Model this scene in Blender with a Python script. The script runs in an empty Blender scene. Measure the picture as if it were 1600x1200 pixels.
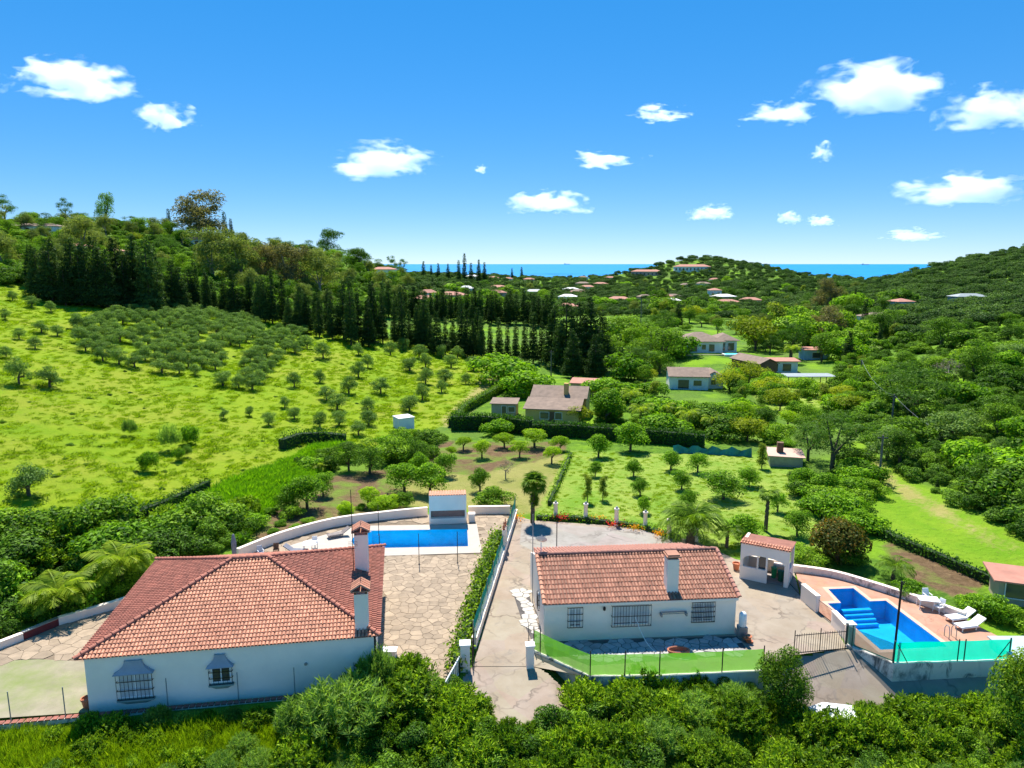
import bpy, bmesh, math, random
import numpy as np
from mathutils import Vector, Matrix, noise as mnoise

random.seed(7)
RNG = np.random.default_rng(11)
SC = bpy.context.scene
COL = SC.collection
R = math.radians

# ------------------------------------------------------------------ camera, sky, sun, exposure
FPX = 1109.0                       # focal length in pixels of the 1600 wide photograph
PITCH = math.atan(188 / FPX)       # the sea horizon stands 188 px above the centre
CAMZ = 23.4
cam_d = bpy.data.cameras.new('camera')
cam = bpy.data.objects.new('camera', cam_d)
COL.objects.link(cam)
cam_d.sensor_width = 36.0
cam_d.sensor_fit = 'HORIZONTAL'
cam_d.lens = 36.0 * FPX / 1600.0
cam_d.clip_start = 0.5
cam_d.clip_end = 400000.0
cam.location = (0, 0, CAMZ)
cam.rotation_euler = (math.pi / 2 - PITCH, 0, 0)
SC.camera = cam

SUN_EL, SUN_AZ = 60.0, -9.0        # degrees; azimuth from +Y (view direction) towards +X
world = bpy.data.worlds.new('World')
SC.world = world
world.use_nodes = True
wn = world.node_tree.nodes
wl = world.node_tree.links
wn.clear()
w_out = wn.new('ShaderNodeOutputWorld')
w_bg = wn.new('ShaderNodeBackground')
w_sky = wn.new('ShaderNodeTexSky')
w_sky.sky_type = 'NISHITA'
w_sky.sun_disc = False
w_sky.sun_elevation = R(SUN_EL)
w_sky.sun_rotation = R(SUN_AZ)
w_sky.altitude = 100
w_sky.air_density = 0.6
w_sky.dust_density = 0.0
w_sky.ozone_density = 6.0
w_hsv = wn.new('ShaderNodeHueSaturation')
w_hsv.inputs['Saturation'].default_value = 2.08
w_hsv.inputs['Value'].default_value = 9.0
# the camera's tone curve on the sky: flatter from horizon to top, richer blue
w_sc = wn.new('ShaderNodeVectorMath'); w_sc.operation = 'SCALE'; w_sc.inputs['Scale'].default_value = 0.11
w_gm = wn.new('ShaderNodeGamma'); w_gm.inputs['Gamma'].default_value = 0.42
wl.new(w_sky.outputs[0], w_sc.inputs[0])
wl.new(w_sc.outputs[0], w_gm.inputs['Color'])
wl.new(w_gm.outputs[0], w_hsv.inputs['Color'])
w_tint = wn.new('ShaderNodeVectorMath'); w_tint.operation = 'MULTIPLY'; w_tint.inputs[1].default_value = (.84, .92, 1.03)
wl.new(w_hsv.outputs[0], w_tint.inputs[0])
wl.new(w_tint.outputs[0], w_bg.inputs['Color'])
w_bg.inputs['Strength'].default_value = 0.056
wl.new(w_bg.outputs[0], w_out.inputs['Surface'])

sun_d = bpy.data.lights.new('sun', 'SUN')
sun = bpy.data.objects.new('sun', sun_d)
COL.objects.link(sun)
sun_d.energy = 3.9
sun_d.angle = R(0.5)
sun_d.color = (1.0, 0.95, 0.86)
sdir = Vector((math.sin(R(SUN_AZ)) * math.cos(R(SUN_EL)), math.cos(R(SUN_AZ)) * math.cos(R(SUN_EL)), math.sin(R(SUN_EL))))
sun.rotation_euler = sdir.to_track_quat('Z', 'Y').to_euler()
sun.location = (0, 60, 150)

SC.view_settings.view_transform = 'Standard'
SC.view_settings.look = 'None'
SC.view_settings.exposure = 1.18
SC.view_settings.gamma = 1.0
SC.view_settings.use_curve_mapping = False
SC.render.engine = 'CYCLES'
SC.cycles.use_denoising = True
SC.cycles.max_bounces = 6
SC.cycles.diffuse_bounces = 4
SC.cycles.glossy_bounces = 2
SC.cycles.transmission_bounces = 4
SC.cycles.transparent_max_bounces = 8
SC.cycles.volume_bounces = 10
SC.cycles.use_adaptive_sampling = True
SC.cycles.adaptive_threshold = 0.02

# ------------------------------------------------------------------ pixel <-> place
cT, sT = math.cos(PITCH), math.sin(PITCH)
def ray(px, py):
    u = (px - 800) / FPX; v = (600 - py) / FPX
    return (u, cT + v * sT, -sT + v * cT)
def G(px, py, z=0.0):
    """where the line of sight of a photo pixel meets the level z"""
    d = ray(px, py); t = (z - CAMZ) / d[2]
    return Vector((d[0] * t, d[1] * t, z))
def D(px, py, Y):
    d = ray(px, py); t = Y / d[1]
    return Vector((d[0] * t, Y, CAMZ + d[2] * t))
def G2(px, py, z=0.0):
    p = G(px, py, z); return (p.x, p.y)
def project(x, y, z):
    zc = y * cT - (z - CAMZ) * sT
    return (800 + FPX * x / zc, 600 - FPX * ((z - CAMZ) * cT + y * sT) / zc)
def mpp(p):                                     # metres per photo pixel at a place
    return (p[1] * cT - (p[2] - CAMZ) * sT) / FPX

# ------------------------------------------------------------------ objects
def tag(o, label=None, cat=None, group=None, kind=None):
    if label: o['label'] = label
    if cat: o['category'] = cat
    if group: o['group'] = group
    if kind: o['kind'] = kind
    return o
def thing(name, label, cat, loc=(0, 0, 0), group=None, rz=0.0):
    o = bpy.data.objects.new(name, None)
    o.empty_display_size = 0.2
    COL.objects.link(o)
    o.location = loc; o.rotation_euler = (0, 0, rz)
    return tag(o, label, cat, group)
def mobj(name, mesh, parent=None, loc=(0, 0, 0), rot=(0, 0, 0), scale=(1, 1, 1)):
    o = bpy.data.objects.new(name, mesh)
    COL.objects.link(o)
    if parent: o.parent = parent
    o.location = loc; o.rotation_euler = rot; o.scale = scale
    return o
def wloc(o):
    v = Vector((0, 0, 0))
    while o is not None:
        v += o.location; o = o.parent
    return v

class MB:
    """collects shapes in world (or framed) coordinates, then becomes one mesh object"""
    def __init__(s, F=None):
        s.v = []; s.f = []; s.m = []; s.F = F; s.cur = 0
    def add(s, vs, fs):
        n = len(s.v)
        if s.F: vs = [s.F(*p) for p in vs]
        s.v += [tuple(p) for p in vs]
        s.f += [tuple(i + n for i in f) for f in fs]
        s.m += [s.cur] * len(fs)
        return s
    def box(s, a, b):
        x0, y0, z0 = a; x1, y1, z1 = b
        return s.add([(x0, y0, z0), (x1, y0, z0), (x1, y1, z0), (x0, y1, z0), (x0, y0, z1), (x1, y0, z1), (x1, y1, z1), (x0, y1, z1)],
                     [(3, 2, 1, 0), (4, 5, 6, 7), (0, 1, 5, 4), (1, 2, 6, 5), (2, 3, 7, 6), (3, 0, 4, 7)])
    def cbox(s, c, sx, sy, sz, rz=0.0, z_bottom=True):
        cx, cy, cz = c; ca, sa = math.cos(rz), math.sin(rz)
        z0 = cz if z_bottom else cz - sz / 2
        vs = []
        for z in (z0, z0 + sz):
            for (dx, dy) in ((-sx / 2, -sy / 2), (sx / 2, -sy / 2), (sx / 2, sy / 2), (-sx / 2, sy / 2)):
                vs.append((cx + dx * ca - dy * sa, cy + dx * sa + dy * ca, z))
        return s.add(vs, [(3, 2, 1, 0), (4, 5, 6, 7), (0, 1, 5, 4), (1, 2, 6, 5), (2, 3, 7, 6), (3, 0, 4, 7)])
    def prism(s, poly, z0, z1):
        n = len(poly)
        vs = [(p[0], p[1], z0) for p in poly] + [(p[0], p[1], z1) for p in poly]
        fs = [tuple(range(n, 2 * n)), tuple(range(n - 1, -1, -1))]
        fs += [(i, (i + 1) % n, n + (i + 1) % n, n + i) for i in range(n)]
        return s.add(vs, fs)
    def solid(s, front, back):
        """two matching outlines joined into a solid"""
        n = len(front)
        fs = [tuple(range(n)), tuple(range(2 * n - 1, n - 1, -1))]
        fs += [(i, n + i, n + (i + 1) % n, (i + 1) % n) for i in range(n)]
        return s.add(list(front) + list(back), fs)
    def tube(s, p0, p1, r0, r1=None, n=6, cap=True):
        r1 = r0 if r1 is None else r1
        p0 = Vector(p0); p1 = Vector(p1)
        d = (p1 - p0)
        if d.length < 1e-6: return s
        d.normalize()
        a = d.orthogonal().normalized(); b = d.cross(a)
        vs = []
        for (p, r) in ((p0, r0), (p1, r1)):
            for k in range(n):
                t = 2 * math.pi * k / n
                vs.append(tuple(p + a * (r * math.cos(t)) + b * (r * math.sin(t))))
        fs = [(k, (k + 1) % n, n + (k + 1) % n, n + k) for k in range(n)]
        if cap: fs += [tuple(range(n - 1, -1, -1)), tuple(range(n, 2 * n))]
        return s.add(vs, fs)
    def path(s, pts, r, n=6, r_end=None):
        m = len(pts) - 1
        for i in range(m):
            ra = r if r_end is None else r + (r_end - r) * i / m
            rb = r if r_end is None else r + (r_end - r) * (i + 1) / m
            s.tube(pts[i], pts[i + 1], ra, rb, n)
        return s
    def lathe(s, c, prof, n=14):
        vs = []; fs = []
        for (r, z) in prof:
            for k in range(n):
                t = 2 * math.pi * k / n
                vs.append((c[0] + r * math.cos(t), c[1] + r * math.sin(t), c[2] + z))
        for i in range(len(prof) - 1):
            for k in range(n):
                fs.append((i * n + k, i * n + (k + 1) % n, (i + 1) * n + (k + 1) % n, (i + 1) * n + k))
        fs.append(tuple(range(n - 1, -1, -1))); q = (len(prof) - 1) * n
        fs.append(tuple(range(q, q + n)))
        return s.add(vs, fs)
    def sweep(s, pts, prof, closed=False):
        """prof: list of (offset to the left, z) going round; pts: (x, y, z) line"""
        n = len(prof); m = len(pts); vs = []
        for i in range(m):
            a = Vector(pts[max(i - 1, 0)]); b = Vector(pts[min(i + 1, m - 1)])
            d = Vector((b.x - a.x, b.y - a.y, 0)).normalized(); l = Vector((-d.y, d.x, 0))
            for (o, z) in prof:
                q = Vector(pts[i]) + l * o; vs.append((q.x, q.y, q.z + z))
        fs = []
        for i in range(m - 1):
            for k in range(n):
                fs.append((i * n + k, i * n + (k + 1) % n, (i + 1) * n + (k + 1) % n, (i + 1) * n + k))
        fs.append(tuple(range(n - 1, -1, -1))); fs.append(tuple(range((m - 1) * n, m * n)))
        return s.add(vs, fs)
    def mesh(s, name, mats, off=(0, 0, 0), smooth=False):
        me = bpy.data.meshes.new(name)
        ox, oy, oz = off
        me.from_pydata([(x - ox, y - oy, z - oz) for (x, y, z) in s.v], [], s.f)
        for m in (mats if isinstance(mats, (list, tuple)) else [mats]): me.materials.append(m)
        if any(s.m): me.polygons.foreach_set('material_index', s.m)
        bm = bmesh.new(); bm.from_mesh(me)
        bmesh.ops.recalc_face_normals(bm, faces=bm.faces)
        bm.to_mesh(me); bm.free()
        if smooth: me.polygons.foreach_set('use_smooth', [True] * len(me.polygons))
        me.update()
        return me
    def build(s, name, mats, parent=None, smooth=False, origin=None):
        if parent is not None:
            w = wloc(parent); me = s.mesh(name, mats, w, smooth)
            return mobj(name, me, parent)
        if origin is None:
            a = np.array(s.v); origin = (float(a[:, 0].mean()), float(a[:, 1].mean()), float(a[:, 2].min()))
        return mobj(name, s.mesh(name, mats, origin, smooth), None, origin)

def frame(ox, oy, ang, oz=0.0):
    ca, sa = math.cos(ang), math.sin(ang)
    return lambda u, v, z: (ox + u * ca - v * sa, oy + u * sa + v * ca, oz + z)

# ------------------------------------------------------------------ materials
MATS = {}
def nodes_of(name):
    m = bpy.data.materials.new(name); m.use_nodes = True
    t = m.node_tree; t.nodes.clear()
    o = t.nodes.new('ShaderNodeOutputMaterial')
    MATS[name] = m
    return m, t.nodes, t.links, o
def mixrgb(N, L, fac, a, b, mode='MIX'):
    n = N.new('ShaderNodeMix'); n.data_type = 'RGBA'; n.blend_type = mode
    def put(s, v):
        if isinstance(v, (tuple, list)): s.default_value = (*v[:3], 1)
        elif isinstance(v, (int, float)): s.default_value = v
        else: L.new(v, s)
    put(n.inputs[0], fac); put(n.inputs[6], a); put(n.inputs[7], b)
    return n.outputs[2]
def ntex(N, L, scale, detail=4, rough=.55, vec=None, dist=0.0):
    n = N.new('ShaderNodeTexNoise'); n.inputs['Scale'].default_value = scale
    n.inputs['Detail'].default_value = detail; n.inputs['Roughness'].default_value = rough
    n.inputs['Distortion'].default_value = dist
    if vec is not None: L.new(vec, n.inputs['Vector'])
    return n.outputs[0]
def ramp(N, L, src, a, b, ca=(0, 0, 0), cb=(1, 1, 1)):
    n = N.new('ShaderNodeValToRGB'); L.new(src, n.inputs[0])
    n.color_ramp.elements[0].position = a; n.color_ramp.elements[1].position = b
    n.color_ramp.elements[0].color = (*ca, 1); n.color_ramp.elements[1].color = (*cb, 1)
    return n.outputs[0]
def pos(N):
    return N.new('ShaderNodeNewGeometry').outputs['Position']
def simple(name, col, rough=.7, var=.12, scale=3.0, bump=0.0, bscale=None, metal=0.0, col2=None, island=0.0, objrand=0.0, spec=.4, c2pos=(.45, .65)):
    m, N, L, o = nodes_of(name)
    b = N.new('ShaderNodeBsdfPrincipled')
    b.inputs['Roughness'].default_value = rough; b.inputs['Metallic'].default_value = metal
    b.inputs['Specular IOR Level'].default_value = spec
    P = pos(N)
    f = ntex(N, L, scale, 5, .6, P)
    dark = tuple(c * (1 - 2 * var) for c in col); lite = tuple(min(1, c * (1 + var)) for c in col)
    c = ramp(N, L, f, .3, .7, dark, lite)
    if col2:
        f2 = ntex(N, L, scale * .35, 6, .65, P)
        c = mixrgb(N, L, ramp(N, L, f2, *c2pos), c, col2)
    if island:
        g = N.new('ShaderNodeNewGeometry')
        r = ramp(N, L, g.outputs['Random Per Island'], 0, 1, (1 - island,) * 3, (1 + island * .6,) * 3)
        c = mixrgb(N, L, 1.0, c, r, 'MULTIPLY')
    if objrand:
        g = N.new('ShaderNodeObjectInfo')
        r = ramp(N, L, g.outputs['Random'], 0, 1, (1 - objrand,) * 3, (1 + objrand * .5,) * 3)
        c = mixrgb(N, L, 1.0, c, r, 'MULTIPLY')
    L.new(c, b.inputs['Base Color'])
    if bump:
        bn = N.new('ShaderNodeBump'); bn.inputs['Strength'].default_value = bump; bn.inputs['Distance'].default_value = .05
        L.new(ntex(N, L, bscale or scale * 6, 5, .6, P), bn.inputs['Height']); L.new(bn.outputs[0], b.inputs['Normal'])
    L.new(b.outputs[0], o.inputs[0])
    return m
def leafmat(name, dark, lite, trans=.45, rough=.55, objvar=.25, third=None):
    """foliage: every leaf its own tone, light passing through"""
    m, N, L, o = nodes_of(name)
    g = N.new('ShaderNodeNewGeometry'); oi = N.new('ShaderNodeObjectInfo')
    c = mixrgb(N, L, g.outputs['Random Per Island'], dark, lite)
    if third:
        w = N.new('ShaderNodeTexWhiteNoise'); w.noise_dimensions = '1D'; L.new(g.outputs['Random Per Island'], w.inputs['W'])
        c = mixrgb(N, L, ramp(N, L, w.outputs[0], .72, .95), c, third)
    r = ramp(N, L, oi.outputs['Random'], 0, 1, (1 - objvar, 1 - objvar * .8, 1 - objvar), (1 + objvar, 1 + objvar * .7, 1 + objvar * .4))
    c = mixrgb(N, L, 1.0, c, r, 'MULTIPLY')
    d = N.new('ShaderNodeBsdfDiffuse'); t = N.new('ShaderNodeBsdfTranslucent')
    L.new(c, d.inputs[0])
    L.new(mixrgb(N, L, 1.0, c, (1.25, 1.3, .55), 'MULTIPLY'), t.inputs[0])
    mx = N.new('ShaderNodeMixShader'); mx.inputs[0].default_value = trans
    L.new(d.outputs[0], mx.inputs[1]); L.new(t.outputs[0], mx.inputs[2])
    gl = N.new('ShaderNodeBsdfGlossy'); gl.inputs['Roughness'].default_value = rough; gl.inputs[0].default_value = (.75, .8, .7, 1)
    m2 = N.new('ShaderNodeMixShader'); m2.inputs[0].default_value = .012
    L.new(mx.outputs[0], m2.inputs[1]); L.new(gl.outputs[0], m2.inputs[2])
    L.new(m2.outputs[0], o.inputs[0])
    return m
def netmat(name, col, see=.25, trans=.6):
    m, N, L, o = nodes_of(name)
    c = mixrgb(N, L, ntex(N, L, 1.3, 3, .5, pos(N)), tuple(x * .8 for x in col), tuple(min(1, x * 1.1) for x in col))
    d = N.new('ShaderNodeBsdfDiffuse'); t = N.new('ShaderNodeBsdfTranslucent'); tr = N.new('ShaderNodeBsdfTransparent')
    L.new(c, d.inputs[0]); L.new(c, t.inputs[0])
    a = N.new('ShaderNodeMixShader'); a.inputs[0].default_value = trans
    L.new(d.outputs[0], a.inputs[1]); L.new(t.outputs[0], a.inputs[2])
    b = N.new('ShaderNodeMixShader'); b.inputs[0].default_value = see
    L.new(a.outputs[0], b.inputs[1]); L.new(tr.outputs[0], b.inputs[2]); L.new(b.outputs[0], o.inputs[0])
    return m

WHITE = simple('white_wall', (.93, .80, .67), .9, .03, .8, .15, 12, col2=(.84, .71, .59), c2pos=(.55, .8))
WHITE2 = simple('white_plastic', (.82, .82, .80), .5, .02, 2)
def stained_wall():
    m, N, L, o = nodes_of('stained_wall')
    b = N.new('ShaderNodeBsdfPrincipled'); b.inputs['Roughness'].default_value = .9
    mp = N.new('ShaderNodeMapping'); mp.inputs['Scale'].default_value = (1, 1, .55)
    L.new(pos(N), mp.inputs[0])
    f = ntex(N, L, 1.1, 8, .72, mp.outputs[0], .6)
    f2 = ntex(N, L, .35, 3, .5, pos(N))
    s = mixrgb(N, L, 1.0, ramp(N, L, f, .49, .60), ramp(N, L, f2, .38, .54), 'MULTIPLY')
    base = mixrgb(N, L, ntex(N, L, 3, 5, .6, pos(N)), (.88, .77, .66), (.72, .63, .54))
    L.new(mixrgb(N, L, s, base, (.13, .13, .12)), b.inputs['Base Color'])
    L.new(b.outputs[0], o.inputs[0]); return m
STAINED = stained_wall()
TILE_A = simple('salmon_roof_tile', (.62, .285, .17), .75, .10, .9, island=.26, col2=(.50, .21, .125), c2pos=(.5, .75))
TILE_A_SHADE = simple('shade_tone_salmon_tile', (.42, .15, .095), .75, .10, .9, island=.24)  # painted shade tone of the salmon tile: side and back slopes, ridge caps
TILE_B = simple('brown_roof_tile', (.42, .20, .125), .8, .12, .9, island=.32, col2=(.30, .16, .105), c2pos=(.48, .72))
TILE_U = simple('roof_underlay', (.30, .125, .085), .9, .15, 2)
TILE_C = simple('pink_ridge_mortar', (.42, .195, .14), .85, .08, 2)
STONE = simple('paving_stone', (.35, .265, .18), .85, .12, 1.7, .2, 14, objrand=.22)
STONE_W = simple('pale_paving_stone', (.50, .465, .41), .85, .08, 1.7, .2, 14, objrand=.10)
STONE_G = simple('slate_paving_stone', (.42, .40, .38), .8, .12, 1.7, .2, 14, objrand=.3)
GROUT = simple('paving_joint', (.22, .165, .11), .95, .15, 2)
GROUT_D = simple('dark_paving_joint', (.10, .09, .085), .95, .15, 2)
def concrete(name, a, b_, crack, vs=.45, dark=(.16, .14, .12)):
    m, N, L, o = nodes_of(name)
    b = N.new('ShaderNodeBsdfPrincipled'); b.inputs['Roughness'].default_value = .9
    P = pos(N)
    c = mixrgb(N, L, ramp(N, L, ntex(N, L, .5, 7, .65, P), .35, .65), a, b_)
    v = N.new('ShaderNodeTexVoronoi'); v.feature = 'F1'; v.inputs['Scale'].default_value = vs; L.new(P, v.inputs['Vector'])
    c = mixrgb(N, L, .05, c, v.outputs['Color'], 'SOFT_LIGHT')
    ve = N.new('ShaderNodeTexVoronoi'); ve.feature = 'DISTANCE_TO_EDGE'; ve.inputs['Scale'].default_value = vs
    nv = N.new('ShaderNodeTexNoise'); nv.inputs['Scale'].default_value = 1.5; L.new(P, nv.inputs['Vector'])
    va = N.new('ShaderNodeVectorMath'); va.operation = 'ADD'; L.new(P, va.inputs[0]); L.new(nv.outputs['Color'], va.inputs[1])
    L.new(va.outputs[0], ve.inputs['Vector']); L.new(P, v.inputs['Vector'])
    e = ramp(N, L, ve.outputs['Distance'], .0, .045, (1, 1, 1), (0, 0, 0))
    k = mixrgb(N, L, 1.0, e, ramp(N, L, ntex(N, L, .35, 3, .5, P), .4, .62), 'MULTIPLY')
    c = mixrgb(N, L, k, c, crack)
    st = ramp(N, L, ntex(N, L, .8, 8, .7, P, 1.0), .56, .72)
    stm = N.new('ShaderNodeMath'); stm.operation = 'MULTIPLY'; stm.inputs[1].default_value = .62; L.new(st, stm.inputs[0])
    c = mixrgb(N, L, stm.outputs[0], c, dark)
    L.new(c, b.inputs['Base Color'])
    bn = N.new('ShaderNodeBump'); bn.inputs['Strength'].default_value = .25; bn.inputs['Distance'].default_value = .03
    L.new(ntex(N, L, 9, 5, .6, P), bn.inputs['Height']); L.new(bn.outputs[0], b.inputs['Normal'])
    L.new(b.outputs[0], o.inputs[0]); return m
DRIVE = concrete('worn_concrete', (.265, .205, .145), (.33, .27, .205), (.15, .115, .085))
FORE = concrete('grey_concrete', (.25, .215, .18), (.33, .295, .26), (.17, .145, .12), .3)
TERRA = concrete('terracotta_deck', (.40, .195, .12), (.45, .26, .175), (.33, .16, .10), 1.3, (.42, .26, .19))
COPING = simple('cream_coping', (.44, .385, .325), .8, .04, 1.5, .1, 20)
COPE_W = simple('white_coping', (.82, .80, .76), .8, .04, 1.5)
POOLT = simple('blue_pool_tile', (.01, .60, .84), .4, .10, 1.4)
POOLT2 = simple('deep_blue_pool_tile', (.008, .42, .74), .4, .10, 1.4)
def watermat():
    m, N, L, o = nodes_of('pool_water')
    tr = N.new('ShaderNodeBsdfTransparent'); tr.inputs[0].default_value = (.62, .90, 1.0, 1)
    gl = N.new('ShaderNodeBsdfGlossy'); gl.inputs['Roughness'].default_value = .03
    fr = N.new('ShaderNodeFresnel'); fr.inputs[0].default_value = 1.33
    bn = N.new('ShaderNodeBump'); bn.inputs['Strength'].default_value = .5; bn.inputs['Distance'].default_value = .08
    L.new(ntex(N, L, 2.2, 5, .6, pos(N), .6), bn.inputs['Height'])
    L.new(bn.outputs[0], gl.inputs['Normal']); L.new(bn.outputs[0], fr.inputs['Normal'])
    mx = N.new('ShaderNodeMixShader'); L.new(fr.outputs[0], mx.inputs[0]); L.new(tr.outputs[0], mx.inputs[1]); L.new(gl.outputs[0], mx.inputs[2])
    L.new(mx.outputs[0], o.inputs[0]); return m
WATER = watermat()
def seamat():
    m, N, L, o = nodes_of('sea_water')
    b = N.new('ShaderNodeBsdfPrincipled'); b.inputs['Roughness'].default_value = .55
    b.inputs['Specular IOR Level'].default_value = .08
    mp = N.new('ShaderNodeMapping'); mp.inputs['Scale'].default_value = (.00025, .0010, 1); L.new(pos(N), mp.inputs[0])
    c = mixrgb(N, L, ntex(N, L, 1.0, 5, .6, mp.outputs[0]), (.004, .17, .44), (.012, .26, .58))
    L.new(c, b.inputs['Base Color']); L.new(b.outputs[0], o.inputs[0]); return m
SEA = seamat()
BLACK = simple('black_iron', (.02, .02, .022), .5, .1, 3, metal=.4)
GREYM = simple('grey_metal', (.30, .32, .33), .5, .1, 3, metal=.5)
ZINC = simple('zinc_hood', (.30, .33, .38), .55, .06, 2)
GREENP = simple('green_sill', (.22, .32, .28), .6, .08, 2)
GLASS = simple('window_glass', (.05, .06, .07), .12, .1, 2, spec=.8)
SHUT = simple('pale_shutter', (.55, .56, .55), .6, .05, 3)
BRICK = simple('red_brick', (.33, .12, .085), .9, .15, 4, objrand=.2)
WOOD = simple('brown_wood', (.16, .085, .05), .8, .15, 4)
POLEW = simple('grey_pole_wood', (.16, .14, .12), .85, .15, 4)
TPOT = simple('terracotta_pot', (.50, .17, .08), .8, .1, 4)
YELLOW = simple('ochre_wall', (.62, .40, .13), .9, .06, 1)
BEIGE = simple('beige_wall', (.45, .37, .25), .9, .08, 1)
FARW = simple('far_white_wall', (.78, .76, .72), .9, .04, 1)
FARP = simple('far_pink_wall', (.60, .38, .30), .9, .05, 1)
ROOFB = simple('grey_brown_roof', (.235, .165, .12), .85, .14, 1.2, island=.2)
ROOFR = simple('far_red_roof', (.44, .20, .14), .85, .1, 1)
SHEETM = simple('grey_roof_sheet', (.28, .32, .32), .6, .08, .8)
BLUEW = simple('blue_grey_wall', (.30, .45, .60), .8, .06, 1)
RED = simple('red_rubber', (.5, .04, .05), .6, .1, 4)
BLUEP = simple('blue_plastic', (.03, .16, .55), .4, .1, 3)
GREENPL = simple('green_plastic', (.03, .33, .10), .4, .1, 3)
TEALP = simple('teal_plastic', (.05, .45, .45), .4, .1, 3)
CARW = simple('white_car_paint', (.80, .81, .83), .18, .01, 1, spec=.6)
RUBBER = simple('black_rubber', (.02, .02, .02), .8, .1, 4)
CLOTH = simple('grey_cloth', (.20, .21, .25), .9, .1, 4)
NET_T = netmat('turquoise_net', (.0, .70, .46), .03, .70)
NET_L = netmat('lime_net', (.17, .50, .04), .14, .62)
NET_D = netmat('dark_green_net', (.01, .22, .17), .35, .4)
NET_F = netmat('bottle_green_net', (.02, .28, .24), .10, .35)
BARK = simple('tree_bark', (.12, .09, .06), .95, .2, 6, .5, 20)
BARKP = simple('pale_bark', (.30, .26, .20), .95, .2, 6, .5, 20)
SOIL = simple('bare_soil', (.15, .095, .05), .95, .2, 2, .5, 12)

LF = dict(
    scrub=leafmat('scrub_leaf', (.020, .080, .006), (.29, .50, .024), .36, objvar=.45),
    scrub_far=leafmat('far_scrub_leaf', (.030, .090, .012), (.19, .36, .032), .40, objvar=.45),
    olive=leafmat('olive_leaf', (.055, .13, .026), (.24, .38, .085), .40),
    citrus=leafmat('citrus_leaf', (.025, .105, .006), (.28, .52, .016), .40, objvar=.35),
    lime=leafmat('lime_leaf', (.19, .34, .010), (.38, .55, .015), .55),
    conifer=leafmat('conifer_needle', (.014, .040, .013), (.075, .145, .030), .30, objvar=.55),
    pine=leafmat('pine_needle', (.04, .105, .012), (.12, .24, .03), .4),
    gum=leafmat('gum_leaf', (.105, .155, .035), (.26, .32, .085), .42),
    gumb=leafmat('bronze_gum_leaf', (.125, .125, .05), (.30, .26, .12), .42),
    poplar=leafmat('poplar_leaf', (.12, .19, .02), (.30, .36, .04), .5),
    gold=leafmat('gold_leaf', (.18, .25, .012), (.36, .41, .02), .45),
    bronze=leafmat('bronze_leaf', (.045, .075, .01), (.16, .16, .02), .4, third=(.34, .17, .02)),
    front=leafmat('front_shrub_leaf', (.018, .075, .006), (.30, .47, .025), .42, objvar=.45),
    front2=leafmat('silvery_shrub_leaf', (.09, .20, .035), (.30, .46, .09), .5, objvar=.3),
    grass=leafmat('grass_blade', (.15, .265, .006), (.31, .43, .014), .5, objvar=.25),
    lush=leafmat('lush_grass_blade', (.10, .27, .006), (.24, .46, .012), .5, objvar=.25),
    palm=leafmat('palm_leaf', (.06, .14, .012), (.19, .31, .02), .45),
    palmy=leafmat('yellow_palm_leaf', (.14, .24, .012), (.36, .46, .03), .5),
    dead=leafmat('dry_twig', (.16, .14, .11), (.26, .23, .19), .2),
    hedge=leafmat('hedge_leaf', (.02, .075, .008), (.085, .20, .016), .38),
    far=leafmat('distant_leaf', (.018, .055, .018), (.115, .215, .045), .32, objvar=.5),
    thick=leafmat('thicket_leaf', (.014, .055, .008), (.165, .33, .018), .32, objvar=.45),
    flower_o=leafmat('orange_flower', (.70, .22, .01), (.85, .45, .02), .4),
    flower_r=leafmat('red_flower', (.60, .02, .02), (.75, .06, .05), .4),
)
# ------------------------------------------------------------------ terrain
CP = []          # control points (azimuth ratio, log distance, height)
def cp(px, py, Y=None, z=None):
    p = G(px, py, z) if Y is None else D(px, py, Y)
    CP.append((p.x / p.y, math.log(p.y), p.z))
def cpw(a, Y, z): CP.append((a, math.log(Y), z))
for px, rows in {
    0: [(830, 57, None), (700, 74, None), (570, 100, None), (500, 128, None), (450, 150, None), (400, 205, None), (352, 300, None)],
    200: [(800, 62, None), (700, 80, None), (600, 105, None), (480, 160, None), (420, 240, None), (357, 330, None)],
    400: [(800, 65, None), (700, 85, None), (600, 115, None), (510, 165, None), (440, 260, None), (388, 350, None)],
    520: [(700, 88, None), (600, 122, None), (525, 172, None), (450, 290, None), (404, 400, None)],
    640: [(700, 90, None), (600, 132, None), (543, 175, None), (482, 290, None), (436, 480, None)],
    800: [(690, 92, None), (560, 176, None), (500, 300, None), (456, 600, None), (435, 1000, None)],
    950: [(690, 92, None), (570, 168, None), (500, 300, None), (456, 650, None), (435, 1100, None)],
    1090: [(690, 92, None), (552, 187, None), (470, 470, None), (436, 760, None), (404, 930, None)],
    1200: [(700, 90, None), (600, 138, None), (520, 245, None), (455, 620, None), (420, 980, None)],
    1300: [(750, 75, None), (600, 140, None), (500, 285, None), (462, 560, None), (444, 950, None)],
    1430: [(850, 57, None), (750, 74, None), (650, 100, None), (560, 150, None), (474, 300, None), (427, 680, None)],
    1600: [(880, 53, None), (760, 68, None), (650, 91, None), (520, 168, None), (440, 330, None), (390, 600, None)],
}.items():
    for (py, Y, z) in rows: cp(px, py, Y)
for a in (-1.5, -1.1): 
    for (Y, z) in ((57, 2.5), (80, 8), (110, 15), (160, 26), (250, 40), (330, 52)): cpw(a, Y, z)
for a in (1.0, 1.4):
    for (Y, z) in ((53, 1.5), (75, 4), (100, 8), (170, 15), (330, 28), (600, 55)): cpw(a, Y, z)
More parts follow.
